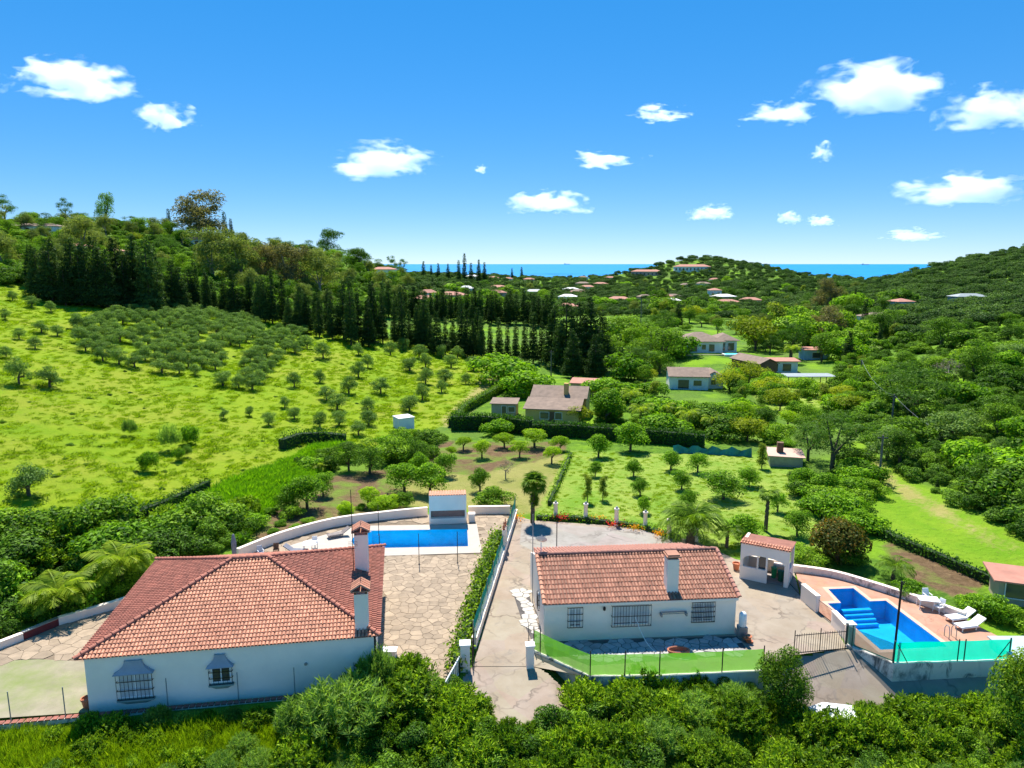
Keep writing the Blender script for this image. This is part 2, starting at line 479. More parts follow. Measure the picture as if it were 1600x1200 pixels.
for a in (-1.4, -.9, -.5, -.2, 0, .2, .5, .9, 1.3):
    cpw(a, 1900 if -.3 < a < .6 else 1500, -30); cpw(a, 3000, -110); cpw(a, 4200, -150)
    cpw(a, 34, -.55); cpw(a, 29, -1.5); cpw(a, 20, -3.0); cpw(a, 12, -4.5)
for a in (-.7, -.45, -.2, 0., .2, .4, .6): cpw(a, 45, 0.0); cpw(a, 54, -.02)
CPA = np.array(CP)
KA = 2.2
def tps_u(r2): return np.where(r2 > 1e-12, r2 * np.log(np.maximum(r2, 1e-12)), 0.0)
_x = np.stack([CPA[:, 0] * KA, CPA[:, 1]], 1)
_n = len(_x)
_K = tps_u(((_x[:, None] - _x[None]) ** 2).sum(-1)) + np.eye(_n) * .004
_P = np.concatenate([np.ones((_n, 1)), _x], 1)
_A = np.zeros((_n + 3, _n + 3)); _A[:_n, :_n] = _K; _A[:_n, _n:] = _P; _A[_n:, :_n] = _P.T
_w = np.linalg.solve(_A, np.concatenate([CPA[:, 2], np.zeros(3)]))
def tps(a, l):
    q = np.stack([a.ravel() * KA, l.ravel()], 1); out = np.zeros(len(q))
    for i in range(0, len(q), 8000):
        b = q[i:i + 8000]
        out[i:i + 8000] = tps_u(((b[:, None] - _x[None]) ** 2).sum(-1)) @ _w[:_n] + _w[_n] + b @ _w[_n + 1:]
    return out.reshape(a.shape)
NA, NL = 330, 330
A0, A1, L0, L1 = -1.45, 1.45, math.log(12.0), math.log(4200.0)
ga, gl = np.meshgrid(np.linspace(A0, A1, NA), np.linspace(L0, L1, NL))
GZ = tps(ga, gl)
GY = np.exp(gl); GX = ga * GY
# undulation that grows with distance
_u = np.array([mnoise.fractal(Vector((x * .035, y * .035, 3.3)), 1.0, 2.0, 4) for x, y in zip(GX.ravel(), GY.ravel())]).reshape(GX.shape)
_u2 = np.array([mnoise.fractal(Vector((x * .006, y * .006, 7.7)), 1.0, 2.0, 4) for x, y in zip(GX.ravel(), GY.ravel())]).reshape(GX.shape)
GZ = GZ + _u * np.clip((GY - 60) / 80, 0, .9) * np.where(GY < 700, 1, .3) + _u2 * np.clip((GY - 200) / 300, 0, 1) * 2.0

def inpoly(X, Y, poly):
    X = np.asarray(X); Y = np.asarray(Y); ins = np.zeros(X.shape, bool)
    n = len(poly)
    for i in range(n):
        x0, y0 = poly[i][0], poly[i][1]; x1, y1 = poly[(i + 1) % n][0], poly[(i + 1) % n][1]
        if y0 == y1: continue
        c = ((y0 > Y) != (y1 > Y)) & (X < (x1 - x0) * (Y - y0) / (y1 - y0) + x0)
        ins ^= c
    return ins
def polydist(X, Y, poly):
    d = np.full(X.shape, 1e9); n = len(poly)
    for i in range(n):
        x0, y0 = poly[i][:2]; x1, y1 = poly[(i + 1) % n][:2]
        dx, dy = x1 - x0, y1 - y0; L2 = dx * dx + dy * dy + 1e-9
        t = np.clip(((X - x0) * dx + (Y - y0) * dy) / L2, 0, 1)
        d = np.minimum(d, np.hypot(X - x0 - t * dx, Y - y0 - t * dy))
    return d
# the level platform the two plots stand on (everything paved lies on it)
PLAT = [G2(*p) for p in [(-130, 1128), (300, 1106), (590, 1084), (700, 1062), (740, 1040), (830, 1040), (925, 1058), (1190, 1045), (1240, 1024),
                         (1322, 1012), (1395, 1034), (1585, 1030), (1590, 1000), (1505, 962), (1440, 940), (1360, 914), (1300, 897), (1240, 888),
                         (1150, 872), (1090, 845), (1000, 822), (830, 812), (800, 800), (730, 797), (600, 808), (520, 820), (440, 842), (375, 868),
                         (180, 948), (-60, 1030)]]
ins = inpoly(GX, GY, PLAT); dist = polydist(GX, GY, PLAT)
wgt = np.where(ins, 1.0, np.clip(1 - dist / 1.3, 0, 1)); wgt = wgt * wgt * (3 - 2 * wgt)
GZ = GZ * (1 - wgt) + (-.10) * wgt
# the sloping yard outside the gate, below the pool deck's retaining wall
RD = [G2(*p) for p in [(1197, 1049), (1240, 1025), (1316, 1015), (1328, 990), (1400, 1018), (1610, 1012), (1680, 1210), (1120, 1210)]]
rin = inpoly(GX, GY, RD)
GZ = np.where(rin, np.clip(-.08 + (GY - 40.35) * .58, -2.2, -.08), GZ)
FR2 = [G2(*p) for p in [(838, 1016), (930, 1046), (1190, 1036), (1197, 1049), (1120, 1210), (860, 1210), (836, 1045)]]
fin = inpoly(GX, GY, FR2)
_s = np.clip((GX - 1.6) / 2.4, 0, 1); _s = _s * _s * (3 - 2 * _s)
GZ = np.where(fin, np.minimum(GZ, -.12 - 1.15 * _s), GZ)
# the pools are dug out of it
POOL_L = [(575, 829.6), (730, 827), (731.5, 854), (578, 857)]
POOL_R = [(1294, 921), (1333.4, 919.6), (1359, 940), (1384, 939), (1480, 1011), (1376, 1016), (1293, 943.5), (1314, 942.5)]
def hz(x, y):
    l = math.log(max(y, 12.01)); a = x / max(y, 12.01)
    fi = (l - L0) / (L1 - L0) * (NL - 1); fj = (a - A0) / (A1 - A0) * (NA - 1)
    i = int(min(max(fi, 0), NL - 2)); j = int(min(max(fj, 0), NA - 2)); di = min(max(fi - i, 0), 1); dj = min(max(fj - j, 0), 1)
    return float((GZ[i, j] * (1 - dj) + GZ[i, j + 1] * dj) * (1 - di) + (GZ[i + 1, j] * (1 - dj) + GZ[i + 1, j + 1] * dj) * di)
_ts = np.exp(np.linspace(math.log(20), math.log(3500), 900))
def T(px, py):
    """where the line of sight of a photo pixel meets the terrain (None: the sky)"""
    d = ray(px, py)
    a = d[0] / d[1]; fj = (a - A0) / (A1 - A0) * (NA - 1)
    if fj < 0 or fj > NA - 1.01: return None
    j = int(fj); dj = fj - j
    Y = _ts; fi = (np.log(Y) - L0) / (L1 - L0) * (NL - 1); i = np.clip(fi.astype(int), 0, NL - 2); di = np.clip(fi - i, 0, 1)
    zt = (GZ[i, j] * (1 - dj) + GZ[i, j + 1] * dj) * (1 - di) + (GZ[i + 1, j] * (1 - dj) + GZ[i + 1, j + 1] * dj) * di
    zr = CAMZ + Y / d[1] * d[2]
    k = np.nonzero(zr <= zt)[0]
    if len(k) == 0: return None
    k = k[0]
    if k > 0:
        e0 = zr[k - 1] - zt[k - 1]; e1 = zr[k] - zt[k]; f = e0 / (e0 - e1 + 1e-9); y = Y[k - 1] + (Y[k] - Y[k - 1]) * f
    else: y = Y[0]
    x = a * y
    return Vector((x, y, hz(x, y)))

# what grows or lies where: masks over the ground (in the photograph's outline of each plot)
ZC = GY * cT - (GZ - CAMZ) * sT
PX = 800 + FPX * GX / ZC; PY = 600 - FPX * ((GZ - CAMZ) * cT + GY * sT) / ZC
near = GY < 260
def zone(polys):
    m = np.zeros(GX.shape, bool)
    for p in polys: m |= inpoly(PX, PY, p)
    return (m & near).astype(float)
MEADOW = [[(-700, 860), (0, 835), (150, 835), (330, 770), (500, 700), (620, 700), (700, 660), (765, 590), (780, 560), (520, 515), (420, 495), (250, 470), (110, 475), (0, 430), (-700, 330)]]
LUSH = [[(255, 840), (335, 770), (500, 700), (545, 700), (500, 745), (425, 790), (370, 850)]]
LAWN = [[(880, 705), (1240, 715), (1300, 860), (1240, 885), (1150, 868), (1000, 818), (838, 808)], [(1170, 605), (1300, 590), (1330, 640), (1200, 650)]]
FIELD = [[(1405, 500), (1450, 478), (1530, 470), (1560, 478), (1490, 500), (1430, 512)], [(1450, 668), (1520, 640), (1600, 632), (1680, 650), (1680, 690), (1560, 700), (1480, 700)], [(1330, 572), (1400, 556), (1470, 566), (1400, 584), (1340, 586)], [(740, 470), (800, 466), (830, 474), (760, 480)], [(1160, 470), (1230, 474), (1200, 486)],
         [(1310, 690), (1350, 690), (1400, 735), (1600, 838), (1800, 905), (1800, 1010), (1600, 965), (1560, 918), (1350, 828), (1325, 760)],
         [(940, 505), (1015, 505), (1010, 545), (945, 545)], [(745, 492), (870, 497), (860, 520), (760, 512)]]
SOILZ = [[(385, 845), (430, 795), (520, 745), (620, 730), (640, 795), (520, 812), (430, 845)], [(650, 712), (700, 690), (890, 690), (880, 712), (740, 742), (660, 740)],
         [(1370, 850), (1410, 843), (1555, 910), (1500, 935), (1420, 905)]]
DRYZ = [[(700, 742), (885, 708), (838, 806), (800, 800), (735, 795), (640, 795), (620, 750)]]
PATHZ = [[(760, 568), (784, 572), (780, 600), (730, 640), (705, 668), (690, 660), (750, 605)], [(1336, 694), (1343, 699), (1402, 757), (1600, 866), (1600, 871), (1396, 764)]]
zA = np.stack([zone(SOILZ), zone(MEADOW), zone(LAWN), np.ones(GX.shape)], -1)
zB = np.stack([zone(DRYZ), zone(PATHZ), np.maximum(zone(FIELD), zone(LUSH)), np.ones(GX.shape)], -1)
def blur(a):
    for _ in range(2):
        b = a.copy()
        b[1:-1, 1:-1] = (a[1:-1, 1:-1] * 2 + a[:-2, 1:-1] + a[2:, 1:-1] + a[1:-1, :-2] + a[1:-1, 2:]) / 6
        a = b
    return a
zA = blur(zA); zB = blur(zB)

def groundmat():
    m, N, L, o = nodes_of('ground_cover')
    b = N.new('ShaderNodeBsdfPrincipled'); b.inputs['Roughness'].default_value = .95; b.inputs['Specular IOR Level'].default_value = .1
    P = pos(N)
    aA = N.new('ShaderNodeAttribute'); aA.attribute_name = 'zoneA'; aB = N.new('ShaderNodeAttribute'); aB.attribute_name = 'zoneB'
    sA = N.new('ShaderNodeSeparateColor'); sB = N.new('ShaderNodeSeparateColor'); L.new(aA.outputs['Color'], sA.inputs[0]); L.new(aB.outputs['Color'], sB.inputs[0])
    n_big = ntex(N, L, .035, 4, .55, P); n_mid = ntex(N, L, .22, 6, .65, P, .8); n_fin = ntex(N, L, 1.6, 7, .7, P, .5); n_vf = ntex(N, L, 7, 4, .6, P)
    edge = N.new('ShaderNodeMath'); edge.operation = 'SUBTRACT'; L.new(n_fin, edge.inputs[0]); edge.inputs[1].default_value = .5
    def mask(ch, lo=.35, hi=.65):
        a = N.new('ShaderNodeMath'); a.operation = 'MULTIPLY_ADD'; L.new(edge.outputs[0], a.inputs[0]); a.inputs[1].default_value = .9; L.new(ch, a.inputs[2])
        return ramp(N, L, a.outputs[0], lo, hi)
    # default: green undergrowth, with paler clearings far away
    c = mixrgb(N, L, ramp(N, L, n_fin, .35, .65), (.045, .105, .012), (.13, .25, .02))
    nearm = ramp(N, L, ntex(N, L, .11, 4, .6, P), .46, .60)
    c = mixrgb(N, L, nearm, c, (.17, .31, .014))
    c = mixrgb(N, L, ramp(N, L, n_big, .50, .62), c, (.105, .175, .03))
    mead = mixrgb(N, L, ramp(N, L, n_mid, .38, .64), (.155, .262, .007), (.222, .305, .012))
    mead = mixrgb(N, L, ramp(N, L, ntex(N, L, .09, 5, .6, P), .46, .62), mead, (.235, .285, .022))
    mead = mixrgb(N, L, ramp(N, L, n_fin, .58, .74), mead, (.065, .135, .008))
    lawn = mixrgb(N, L, ramp(N, L, n_mid, .35, .62), (.15, .275, .025), (.27, .34, .06))
    lawn = mixrgb(N, L, ramp(N, L, n_fin, .55, .75), lawn, (.09, .20, .012))
    lush = mixrgb(N, L, ramp(N, L, n_mid, .35, .65), (.125, .265, .010), (.20, .315, .018))
    lush = mixrgb(N, L, ramp(N, L, n_fin, .55, .75), lush, (.075, .175, .010))
    dry = mixrgb(N, L, ramp(N, L, n_mid, .35, .65), (.22, .235, .055), (.30, .27, .09))
    soil = mixrgb(N, L, ramp(N, L, n_fin, .3, .7), (.10, .065, .032), (.20, .13, .07))
    soil = mixrgb(N, L, ramp(N, L, n_mid, .45, .60), soil, (.14, .21, .03))
    path = mixrgb(N, L, ramp(N, L, n_mid, .3, .7), (.27, .265, .06), (.36, .31, .12))
    c = mixrgb(N, L, mask(sA.outputs[1]), c, mead)
    c = mixrgb(N, L, mask(sA.outputs[2]), c, lawn)
    c = mixrgb(N, L, mask(sB.outputs[2]), c, lush)
    c = mixrgb(N, L, mask(sB.outputs[0]), c, dry)
    c = mixrgb(N, L, mask(sA.outputs[0]), c, soil)
    c = mixrgb(N, L, mask(sB.outputs[1], .10, .42), c, path)
    L.new(c, b.inputs['Base Color'])
    bn = N.new('ShaderNodeBump'); bn.inputs['Strength'].default_value = .8; bn.inputs['Distance'].default_value = .35
    L.new(n_fin, bn.inputs['Height']); L.new(bn.outputs[0], b.inputs['Normal'])
    L.new(b.outputs[0], o.inputs[0]); return m
GROUND = groundmat()
pool_world = [[G2(*p) for p in POOL_R]]
_c = [G2(*p) for p in POOL_L]
_mid = ((_c[0][0] + _c[3][0]) / 2, (_c[0][1] + _c[3][1]) / 2)
_rad = math.hypot(_c[0][0] - _c[3][0], _c[0][1] - _c[3][1]) / 2 * .84
_dl = Vector((_c[0][0] - _c[1][0], _c[0][1] - _c[1][1])).normalized(); _pl = Vector((-_dl.y, _dl.x))
if _pl.dot(Vector(_c[0]) - Vector(_mid)) < 0: _pl = -_pl
ROMAN = [(_mid[0] + _dl.x * _rad * math.sin(t) * .85 + _pl.x * _rad * -math.cos(t), _mid[1] + _dl.y * _rad * math.sin(t) * .85 + _pl.y * _rad * -math.cos(t)) for t in [math.pi * k / 12 for k in range(13)]]
POOLW_L = [_c[0], _c[1], _c[2], _c[3]] + ROMAN
POOLW_R = pool_world[0]
nv = NA * NL
me = bpy.data.meshes.new('terrain')
verts = np.stack([GX, GY, GZ], -1).reshape(-1, 3)
idx = np.arange(nv).reshape(NL, NA)
quads = np.stack([idx[:-1, :-1], idx[:-1, 1:], idx[1:, 1:], idx[1:, :-1]], -1).reshape(-1, 4)
# leave out the ground where the pools are dug
qc = verts[quads].mean(1)
keep = ~(inpoly(qc[:, 0], qc[:, 1], POOLW_L) | inpoly(qc[:, 0], qc[:, 1], POOLW_R) | ((polydist(qc[:, 0], qc[:, 1], POOLW_L) < .5)) | ((polydist(qc[:, 0], qc[:, 1], POOLW_R) < .5)))
quads = quads[keep]
me.from_pydata(verts.tolist(), [], quads.tolist())
for nm, arr in (('zoneA', zA), ('zoneB', zB)):
    at = me.color_attributes.new(nm, 'FLOAT_COLOR', 'POINT')
    at.data.foreach_set('color', arr.reshape(-1, 4).astype(np.float32).ravel())
me.polygons.foreach_set('use_smooth', [True] * len(me.polygons))
me.materials.append(GROUND)
terrain = tag(mobj('terrain', me), 'green valley and hillsides falling towards the sea', kind='structure')
sb = MB(); sb.add([(-160000, 1500, -97), (160000, 1500, -97), (160000, 200000, -97), (-160000, 200000, -97)], [(0, 1, 2, 3)])
tag(sb.build('sea', SEA), 'blue sea on the horizon', kind='structure')
# ------------------------------------------------------------------ paving, pools
def flat_sheet(name, loops, z, mat, parent=None, thick=0.0):
    bm = bmesh.new(); edges = []
    for lp in loops:
        vs = [bm.verts.new((p[0], p[1], z)) for p in lp]
        edges += [bm.edges.new((vs[i], vs[(i + 1) % len(vs)])) for i in range(len(vs))]
    bmesh.ops.triangle_fill(bm, use_beauty=True, edges=edges, normal=(0, 0, 1))
    for f in bm.faces:
        if f.normal.z < 0: f.normal_flip()
    me = bpy.data.meshes.new(name); bm.to_mesh(me); bm.free(); me.materials.append(mat)
    return mobj(name, me, parent)
def draped(name, poly, mat, off=.05, cell=.3):
    xs = [p[0] for p in poly]; ys = [p[1] for p in poly]
    x = np.arange(min(xs), max(xs) + cell, cell); y = np.arange(min(ys), max(ys) + cell, cell)
    X, Y = np.meshgrid(x, y)
    vs = [(float(a), float(b), hz(a, b) + off) for a, b in zip(X.ravel(), Y.ravel())]
    nx = len(x); fs = []
    for i in range(len(y) - 1):
        for j in range(nx - 1):
            if inpoly(np.array([x[j] + cell / 2]), np.array([y[i] + cell / 2]), poly)[0]:
                fs.append((i * nx + j, i * nx + j + 1, (i + 1) * nx + j + 1, (i + 1) * nx + j))
    mb = MB(); mb.v = vs; mb.f = fs; mb.m = [0] * len(fs)
    me = mb.mesh(name, mat, smooth=True)
    bm = bmesh.new(); bm.from_mesh(me); bmesh.ops.delete(bm, geom=[v for v in bm.verts if not v.link_faces], context='VERTS'); bm.to_mesh(me); bm.free()
    return mobj(name, me)
def px(*pts, z=0.0): return [G2(a, b, z) for (a, b) in pts]
def clip_half(poly, mx, my, nx, ny):
    out = []; n = len(poly)
    for i in range(n):
        a = poly[i]; b = poly[(i + 1) % n]
        da = (a[0] - mx) * nx + (a[1] - my) * ny; db = (b[0] - mx) * nx + (b[1] - my) * ny
        if da <= 0: out.append(a)
        if da * db < 0:
            t = da / (da - db); out.append((a[0] + (b[0] - a[0]) * t, a[1] + (b[1] - a[1]) * t))
    return out
def crazy_paving(poly, sp, z0, z1, mat, parent, name='paving_stone', gap=.026, most=300, seed=1, avoid=None):
    rg = random.Random(seed)
    xs = [p[0] for p in poly]; ys = [p[1] for p in poly]; pts = []
    y = min(ys) - sp; r = 0
    while y < max(ys) + sp:
        x = min(xs) - sp + (sp * .5 if r % 2 else 0)
        while x < max(xs) + sp:
            pts.append((x + rg.uniform(-.42, .42) * sp, y + rg.uniform(-.36, .36) * sp)); x += sp
        y += sp * .86; r += 1
    P = np.array(pts); made = []
    ok = inpoly(P[:, 0], P[:, 1], poly)
    if avoid is not None: ok &= ~inpoly(P[:, 0], P[:, 1], avoid)
    for i in np.nonzero(ok)[0]:
        p = pts[i]; cell = [(p[0] - sp * 2, p[1] - sp * 2), (p[0] + sp * 2, p[1] - sp * 2), (p[0] + sp * 2, p[1] + sp * 2), (p[0] - sp * 2, p[1] + sp * 2)]
        d = ((P - P[i]) ** 2).sum(1)
        for j in np.argsort(d)[1:16]:
            q = pts[j]; dx, dy = q[0] - p[0], q[1] - p[1]; L = math.hypot(dx, dy)
            cell = clip_half(cell, p[0] + dx / 2 - dx / L * gap / 2, p[1] + dy / 2 - dy / L * gap / 2, dx / L, dy / L)
            if len(cell) < 3: break
        if len(cell) >= 3: made.append((p, cell))
    made.sort(key=lambda c: c[0][1])
    for k, (p, cell) in enumerate(made[:most]):
        mb = MB(); mb.prism(cell, z0, z1 + rg.uniform(-.006, .010)); mb.build(name, mat, parent)
    if len(made) > most:
        mb = MB()
        for (p, cell) in made[most:]: mb.prism(cell, z0, z1 + rg.uniform(-.006, .006))
        tag(mb.build('small_paving_stones', mat, parent), kind='stuff')

# house frames (front left corner, bearing)
FA_O = (-22.4, 34.2); FA_A = math.atan2(2.3, 14.7); HA_W, HA_D, HA_H = 14.9, 12.4, 3.0
FA = frame(*FA_O, FA_A)
FB_O = (2.0, 41.2); FB_A = R(4.6); HB_W, HB_D, HB_H = 12.3, 8.0, 2.6
FB = frame(*FB_O, FB_A)
footA = [FA(u, v, 0)[:2] for (u, v) in ((0, 0), (HA_W, 0), (HA_W, HA_D), (0, HA_D))]
footB = [FB(u, v, 0)[:2] for (u, v) in ((0, 0), (HB_W, 0), (HB_W, HB_D), (0, HB_D))]

# left plot: crazy paved patio round house and pool
patio_out = px((165, 950), (375, 870), (440, 843), (520, 822), (600, 810), (668, 803), (735, 800), (800, 803), (770, 905), (738, 1000), (722, 1046), (700, 1064), (590, 1086))
patio_out = patio_out + [FA(HA_W, .2, 0)[:2], FA(.2, .2, 0)[:2]] + px((60, 1030), (-90, 1035), (-70, 1020))
COPE_L = px((566, 824), (742, 821), (752, 862), (560, 866)) 
# coping of the left pool: wider apron with the rounded end
_cc = Vector((sum(p[0] for p in POOLW_L) / len(POOLW_L), sum(p[1] for p in POOLW_L) / len(POOLW_L)))
def grow(poly, d):
    out = []; n = len(poly)
    area = sum(poly[i][0] * poly[(i + 1) % n][1] - poly[(i + 1) % n][0] * poly[i][1] for i in range(n))
    s = 1 if area > 0 else -1
    for i in range(n):
        a = Vector(poly[i - 1]); b = Vector(poly[i]); c = Vector(poly[(i + 1) % n])
        e1 = (b - a).normalized(); e2 = (c - b).normalized()
        n1 = Vector((e1.y, -e1.x)) * s; n2 = Vector((e2.y, -e2.x)) * s
        m = (n1 + n2); m = m.normalized() if m.length > 1e-6 else n1
        k = d / max(.35, m.dot(n1)); q = b + m * min(k, d * 1.6); out.append((q.x, q.y))
    return out
apron_out = px((452, 853), (500, 838), (545, 826), (568, 822), (745, 819), (753, 864), (600, 869), (500, 866), (462, 862))
pat = flat_sheet('patio', [patio_out, [tuple(p) for p in grow(POOLW_L, .9)]], -.02, GROUT)
tag(pat, 'crazy paved patio of cream stones round the hip roofed house', kind='structure')
zoneA = px((596, 868), (752, 868), (748, 905), (720, 985), (700, 1064), (590, 1086))
crazy_paving(zoneA, .66, -.03, .012, STONE, pat, seed=3, avoid=footA)
crazy_paving(px((-60, 1022), (0, 1008), (165, 952), (205, 948), (170, 1005), (150, 1030), (60, 1028), (0, 1034)), .85, -.03, .012, STONE, pat, seed=4, avoid=footA)
crazy_paving(px((375, 872), (440, 848), (520, 827), (545, 822), (500, 838), (455, 853), (460, 866), (375, 876)), .9, -.03, .012, STONE, pat, seed=5)
crazy_paving(px((565, 815), (668, 804), (740, 802), (795, 806), (772, 875), (755, 866), (745, 818)), .9, -.03, .012, STONE, pat, seed=6)
bare = flat_sheet('worn_yard', [px((-90, 1128), (138, 1113), (136, 1034), (60, 1030), (-60, 1036))], .006, simple('worn_yard_earth', (.30, .265, .18), .95, .12, .8, .3, 10, col2=(.17, .22, .05), c2pos=(.42, .70)))
tag(bare, 'bare sandy yard with grass beside the house', kind='structure')

def pool(name, label, loop, apron, deckz, depth, tile, cope_mat, steps=None):
    wz = deckz - .12
    c = Vector((sum(p[0] for p in loop) / len(loop), sum(p[1] for p in loop) / len(loop), 0))
    root = thing(name, label, 'pool', (c.x, c.y, 0))
    n = len(loop)
    mb = MB()
    for i in range(n):
        a, b = loop[i], loop[(i + 1) % n]
        mb.add([(a[0], a[1], deckz), (b[0], b[1], deckz), (b[0], b[1], -depth), (a[0], a[1], -depth)], [(0, 1, 2, 3)])
    w = mb.build('basin_wall', tile, root)
    fl = flat_sheet('basin_floor', [[(p[0] - c.x, p[1] - c.y) for p in loop]], -depth, tile, root)
    if steps:
        for k, q in enumerate(steps):
            m2 = MB(); m2.prism(q, -depth, -.45 - .2 * k); m2.build('pool_step', tile, root)
    wm = flat_sheet('water', [[(p[0] - c.x, p[1] - c.y) for p in loop]], wz, WATER, root)
    if apron:
        flat_sheet('coping', [[(p[0] - c.x, p[1] - c.y) for p in apron], [(p[0] - c.x, p[1] - c.y) for p in loop]], deckz, cope_mat, root)
    return root
pool('swimming_pool', 'rectangular blue pool with a rounded end and cream surround behind the hip roofed house', POOLW_L, apron_out, .03, 1.35, POOLT, COPING)
st = []
_a, _b, _c2, _d2 = [Vector(p) for p in (POOLW_R[0], POOLW_R[1], POOLW_R[2], POOLW_R[7])]
ax = (Vector(POOLW_R[3]) - Vector(POOLW_R[4])).normalized()      # long axis, pointing up the picture
nx_ = Vector((-ax.y, ax.x))
for k in range(4):
    base = Vector(POOLW_R[7]) - ax * (.3 * k); e2 = Vector(POOLW_R[2]) - ax * (.3 * k)
    st.append([tuple(base), tuple(e2), tuple(e2 - ax * .3), tuple(base - ax * .3)])
pool('swimming_pool', 'stepped T shaped deep blue pool in the terracotta deck', POOLW_R, grow(POOLW_R, .32), .036, 1.3, POOLT2, simple('pink_coping', (.66, .40, .29), .8, .06, 2), st)

# right plot: worn concrete forecourt and drive
fore_out = px((739, 1041), (755, 985), (806, 806), (832, 813), (1000, 824), (1090, 847), (1150, 874), (1240, 890), (1250, 932), (1300, 972), (1323, 1012), (1240, 1024), (1190, 1046), (925, 1058), (830, 1041))
tag(flat_sheet('driveway', [fore_out], 0.0, DRIVE), 'worn concrete drive and forecourt round the gabled house', kind='structure')
tag(flat_sheet('forecourt', [px((815, 818), (838, 817), (1000, 828), (1060, 843), (1040, 862), (835, 862), (812, 850))], .004, FORE), 'pale grey concrete forecourt', kind='structure')
tag(draped('road', px((1195, 1050), (1240, 1022), (1322, 1012)) + px((1396, 1064), (1600, 1075), (1600, 1170), (1180, 1170), z=-1.6), DRIVE, .05, .15), 'concrete yard sloping down outside the iron gate', kind='structure')
tag(draped('lane', px((741, 1038), (832, 1038), (850, 1046), (925, 1078), (935, 1125), (700, 1125), (722, 1060)), DRIVE, .085, .13), 'concrete lane running into the shrubs', kind='structure')
deck_out = px((1243, 893), (1300, 902), (1360, 918), (1440, 944), (1507, 968), (1580, 1005), (1578, 1028), (1396, 1033), (1324, 1004), (1298, 972), (1254, 936))
deck = flat_sheet('pool_deck', [deck_out, [tuple(p) for p in grow(POOLW_R, .3)]], .03, TERRA)
tag(deck, 'terracotta paved pool deck', kind='structure')
walk = flat_sheet('side_walk', [px((800, 922), (824, 920), (838, 968), (850, 1003), (832, 1003), (815, 968))], .008, GROUT_D)
tag(walk, 'pale crazy paving strip beside the gabled house', kind='structure')
crazy_paving(px((801, 922), (824, 921), (838, 968), (849, 1001), (833, 1002), (816, 968)), .62, .0, .04, STONE_W, walk, seed=8, gap=.05, avoid=footB)
front_w = flat_sheet('slate_walk', [px((852, 1003), (1152, 994), (1165, 1012), (1160, 1024), (920, 1040), (850, 1012))], .008, GROUT_D)
tag(front_w, 'slate crazy paving along the front of the gabled house', kind='structure')
crazy_paving(px((854, 1004), (1152, 995), (1163, 1012), (1158, 1022), (922, 1036), (852, 1010)), .6, .0, .035, STONE_G, front_w, seed=9, gap=.05, avoid=footB)

# ------------------------------------------------------------------ houses
def tile_field(mb, P0, U, V, Nn, poly, pu=.195, pv=.29, r=.082):
    us = [p[0] for p in poly]; vs = [p[1] for p in poly]
    cu = np.arange(min(us) + pu / 2, max(us), pu); cv = np.arange(min(vs), max(vs), pv)
    CU, CV = np.meshgrid(cu, cv)
    ok = inpoly(CU, CV + pv * .5, poly)
    ang = [math.pi * k / 4 for k in range(5)]
    for u, v in zip(CU[ok], CV[ok]):
        j = RNG.uniform(-.012, .012)
        vsx = []
        for (vv, rr, lift) in ((v, r, .055), (v + pv * 1.1, r * .82, .02)):
            for t in ang:
                p = P0 + U * (u + j + rr * math.cos(t)) + V * vv + Nn * (rr * math.sin(t) * .95 + lift - .02)
                vsx.append(tuple(p))
        # the thickness at the lower lip
        for t in ang:
            p = P0 + U * (u + j + r * .8 * math.cos(t)) + V * v + Nn * (r * .78 * math.sin(t) * .95 + .055 - .02)
            vsx.append(tuple(p))
        mb.add(vsx, [(k, k + 1, 6 + k, 5 + k) for k in range(4)] + [(k, k + 1, 11 + k, 10 + k) for k in range(4)])
_ridge_me = {}
def ridge_mesh(mat):
    if mat.name not in _ridge_me:
        mb = MB(); vs = []
        for (x, rr, z) in ((-.02, .14, .035), (.42, .115, .0)):
            for k in range(6):
                t = math.pi * k / 5; vs.append((x, rr * math.cos(t), rr * math.sin(t) + z))
        mb.add(vs, [(k, k + 1, 7 + k, 6 + k) for k in range(5)] + [(0, 1, 2, 3, 4, 5)])
        _ridge_me[mat.name] = mb.mesh('ridge_tile', mat)
    return _ridge_me[mat.name]
def ridge_row(p, q, mat, parent, step=.4, lift=.06):
    p = Vector(p); q = Vector(q); d = q - p; n = max(1, int(d.length / step)); d.normalize()
    side = Vector((0, 0, 1)).cross(d).normalized(); up = d.cross(side).normalized()
    M = Matrix((d, side, up)).transposed().to_euler(); w = wloc(parent)
    for k in range(n):
        mobj('ridge_tile', ridge_mesh(mat), parent, p + d * (k * (q - p).length / n) + up * lift - w, M)
def roof_face(corners, slabs, tiles, pu=.195, pv=.29):
    c = [Vector(x) for x in corners]
    U = (c[1] - c[0]).normalized(); Nn = U.cross(c[-1] - c[0]).normalized()
    if Nn.z < 0: Nn = -Nn
    V = Nn.cross(U).normalized()
    if V.z < 0: V = -V
    poly = [((x - c[0]).dot(U), (x - c[0]).dot(V)) for x in c]
    slabs.add([tuple(x) for x in c], [tuple(range(len(c)))])
    if tiles is not None: tile_field(tiles, c[0], U, V, Nn, poly, pu, pv)
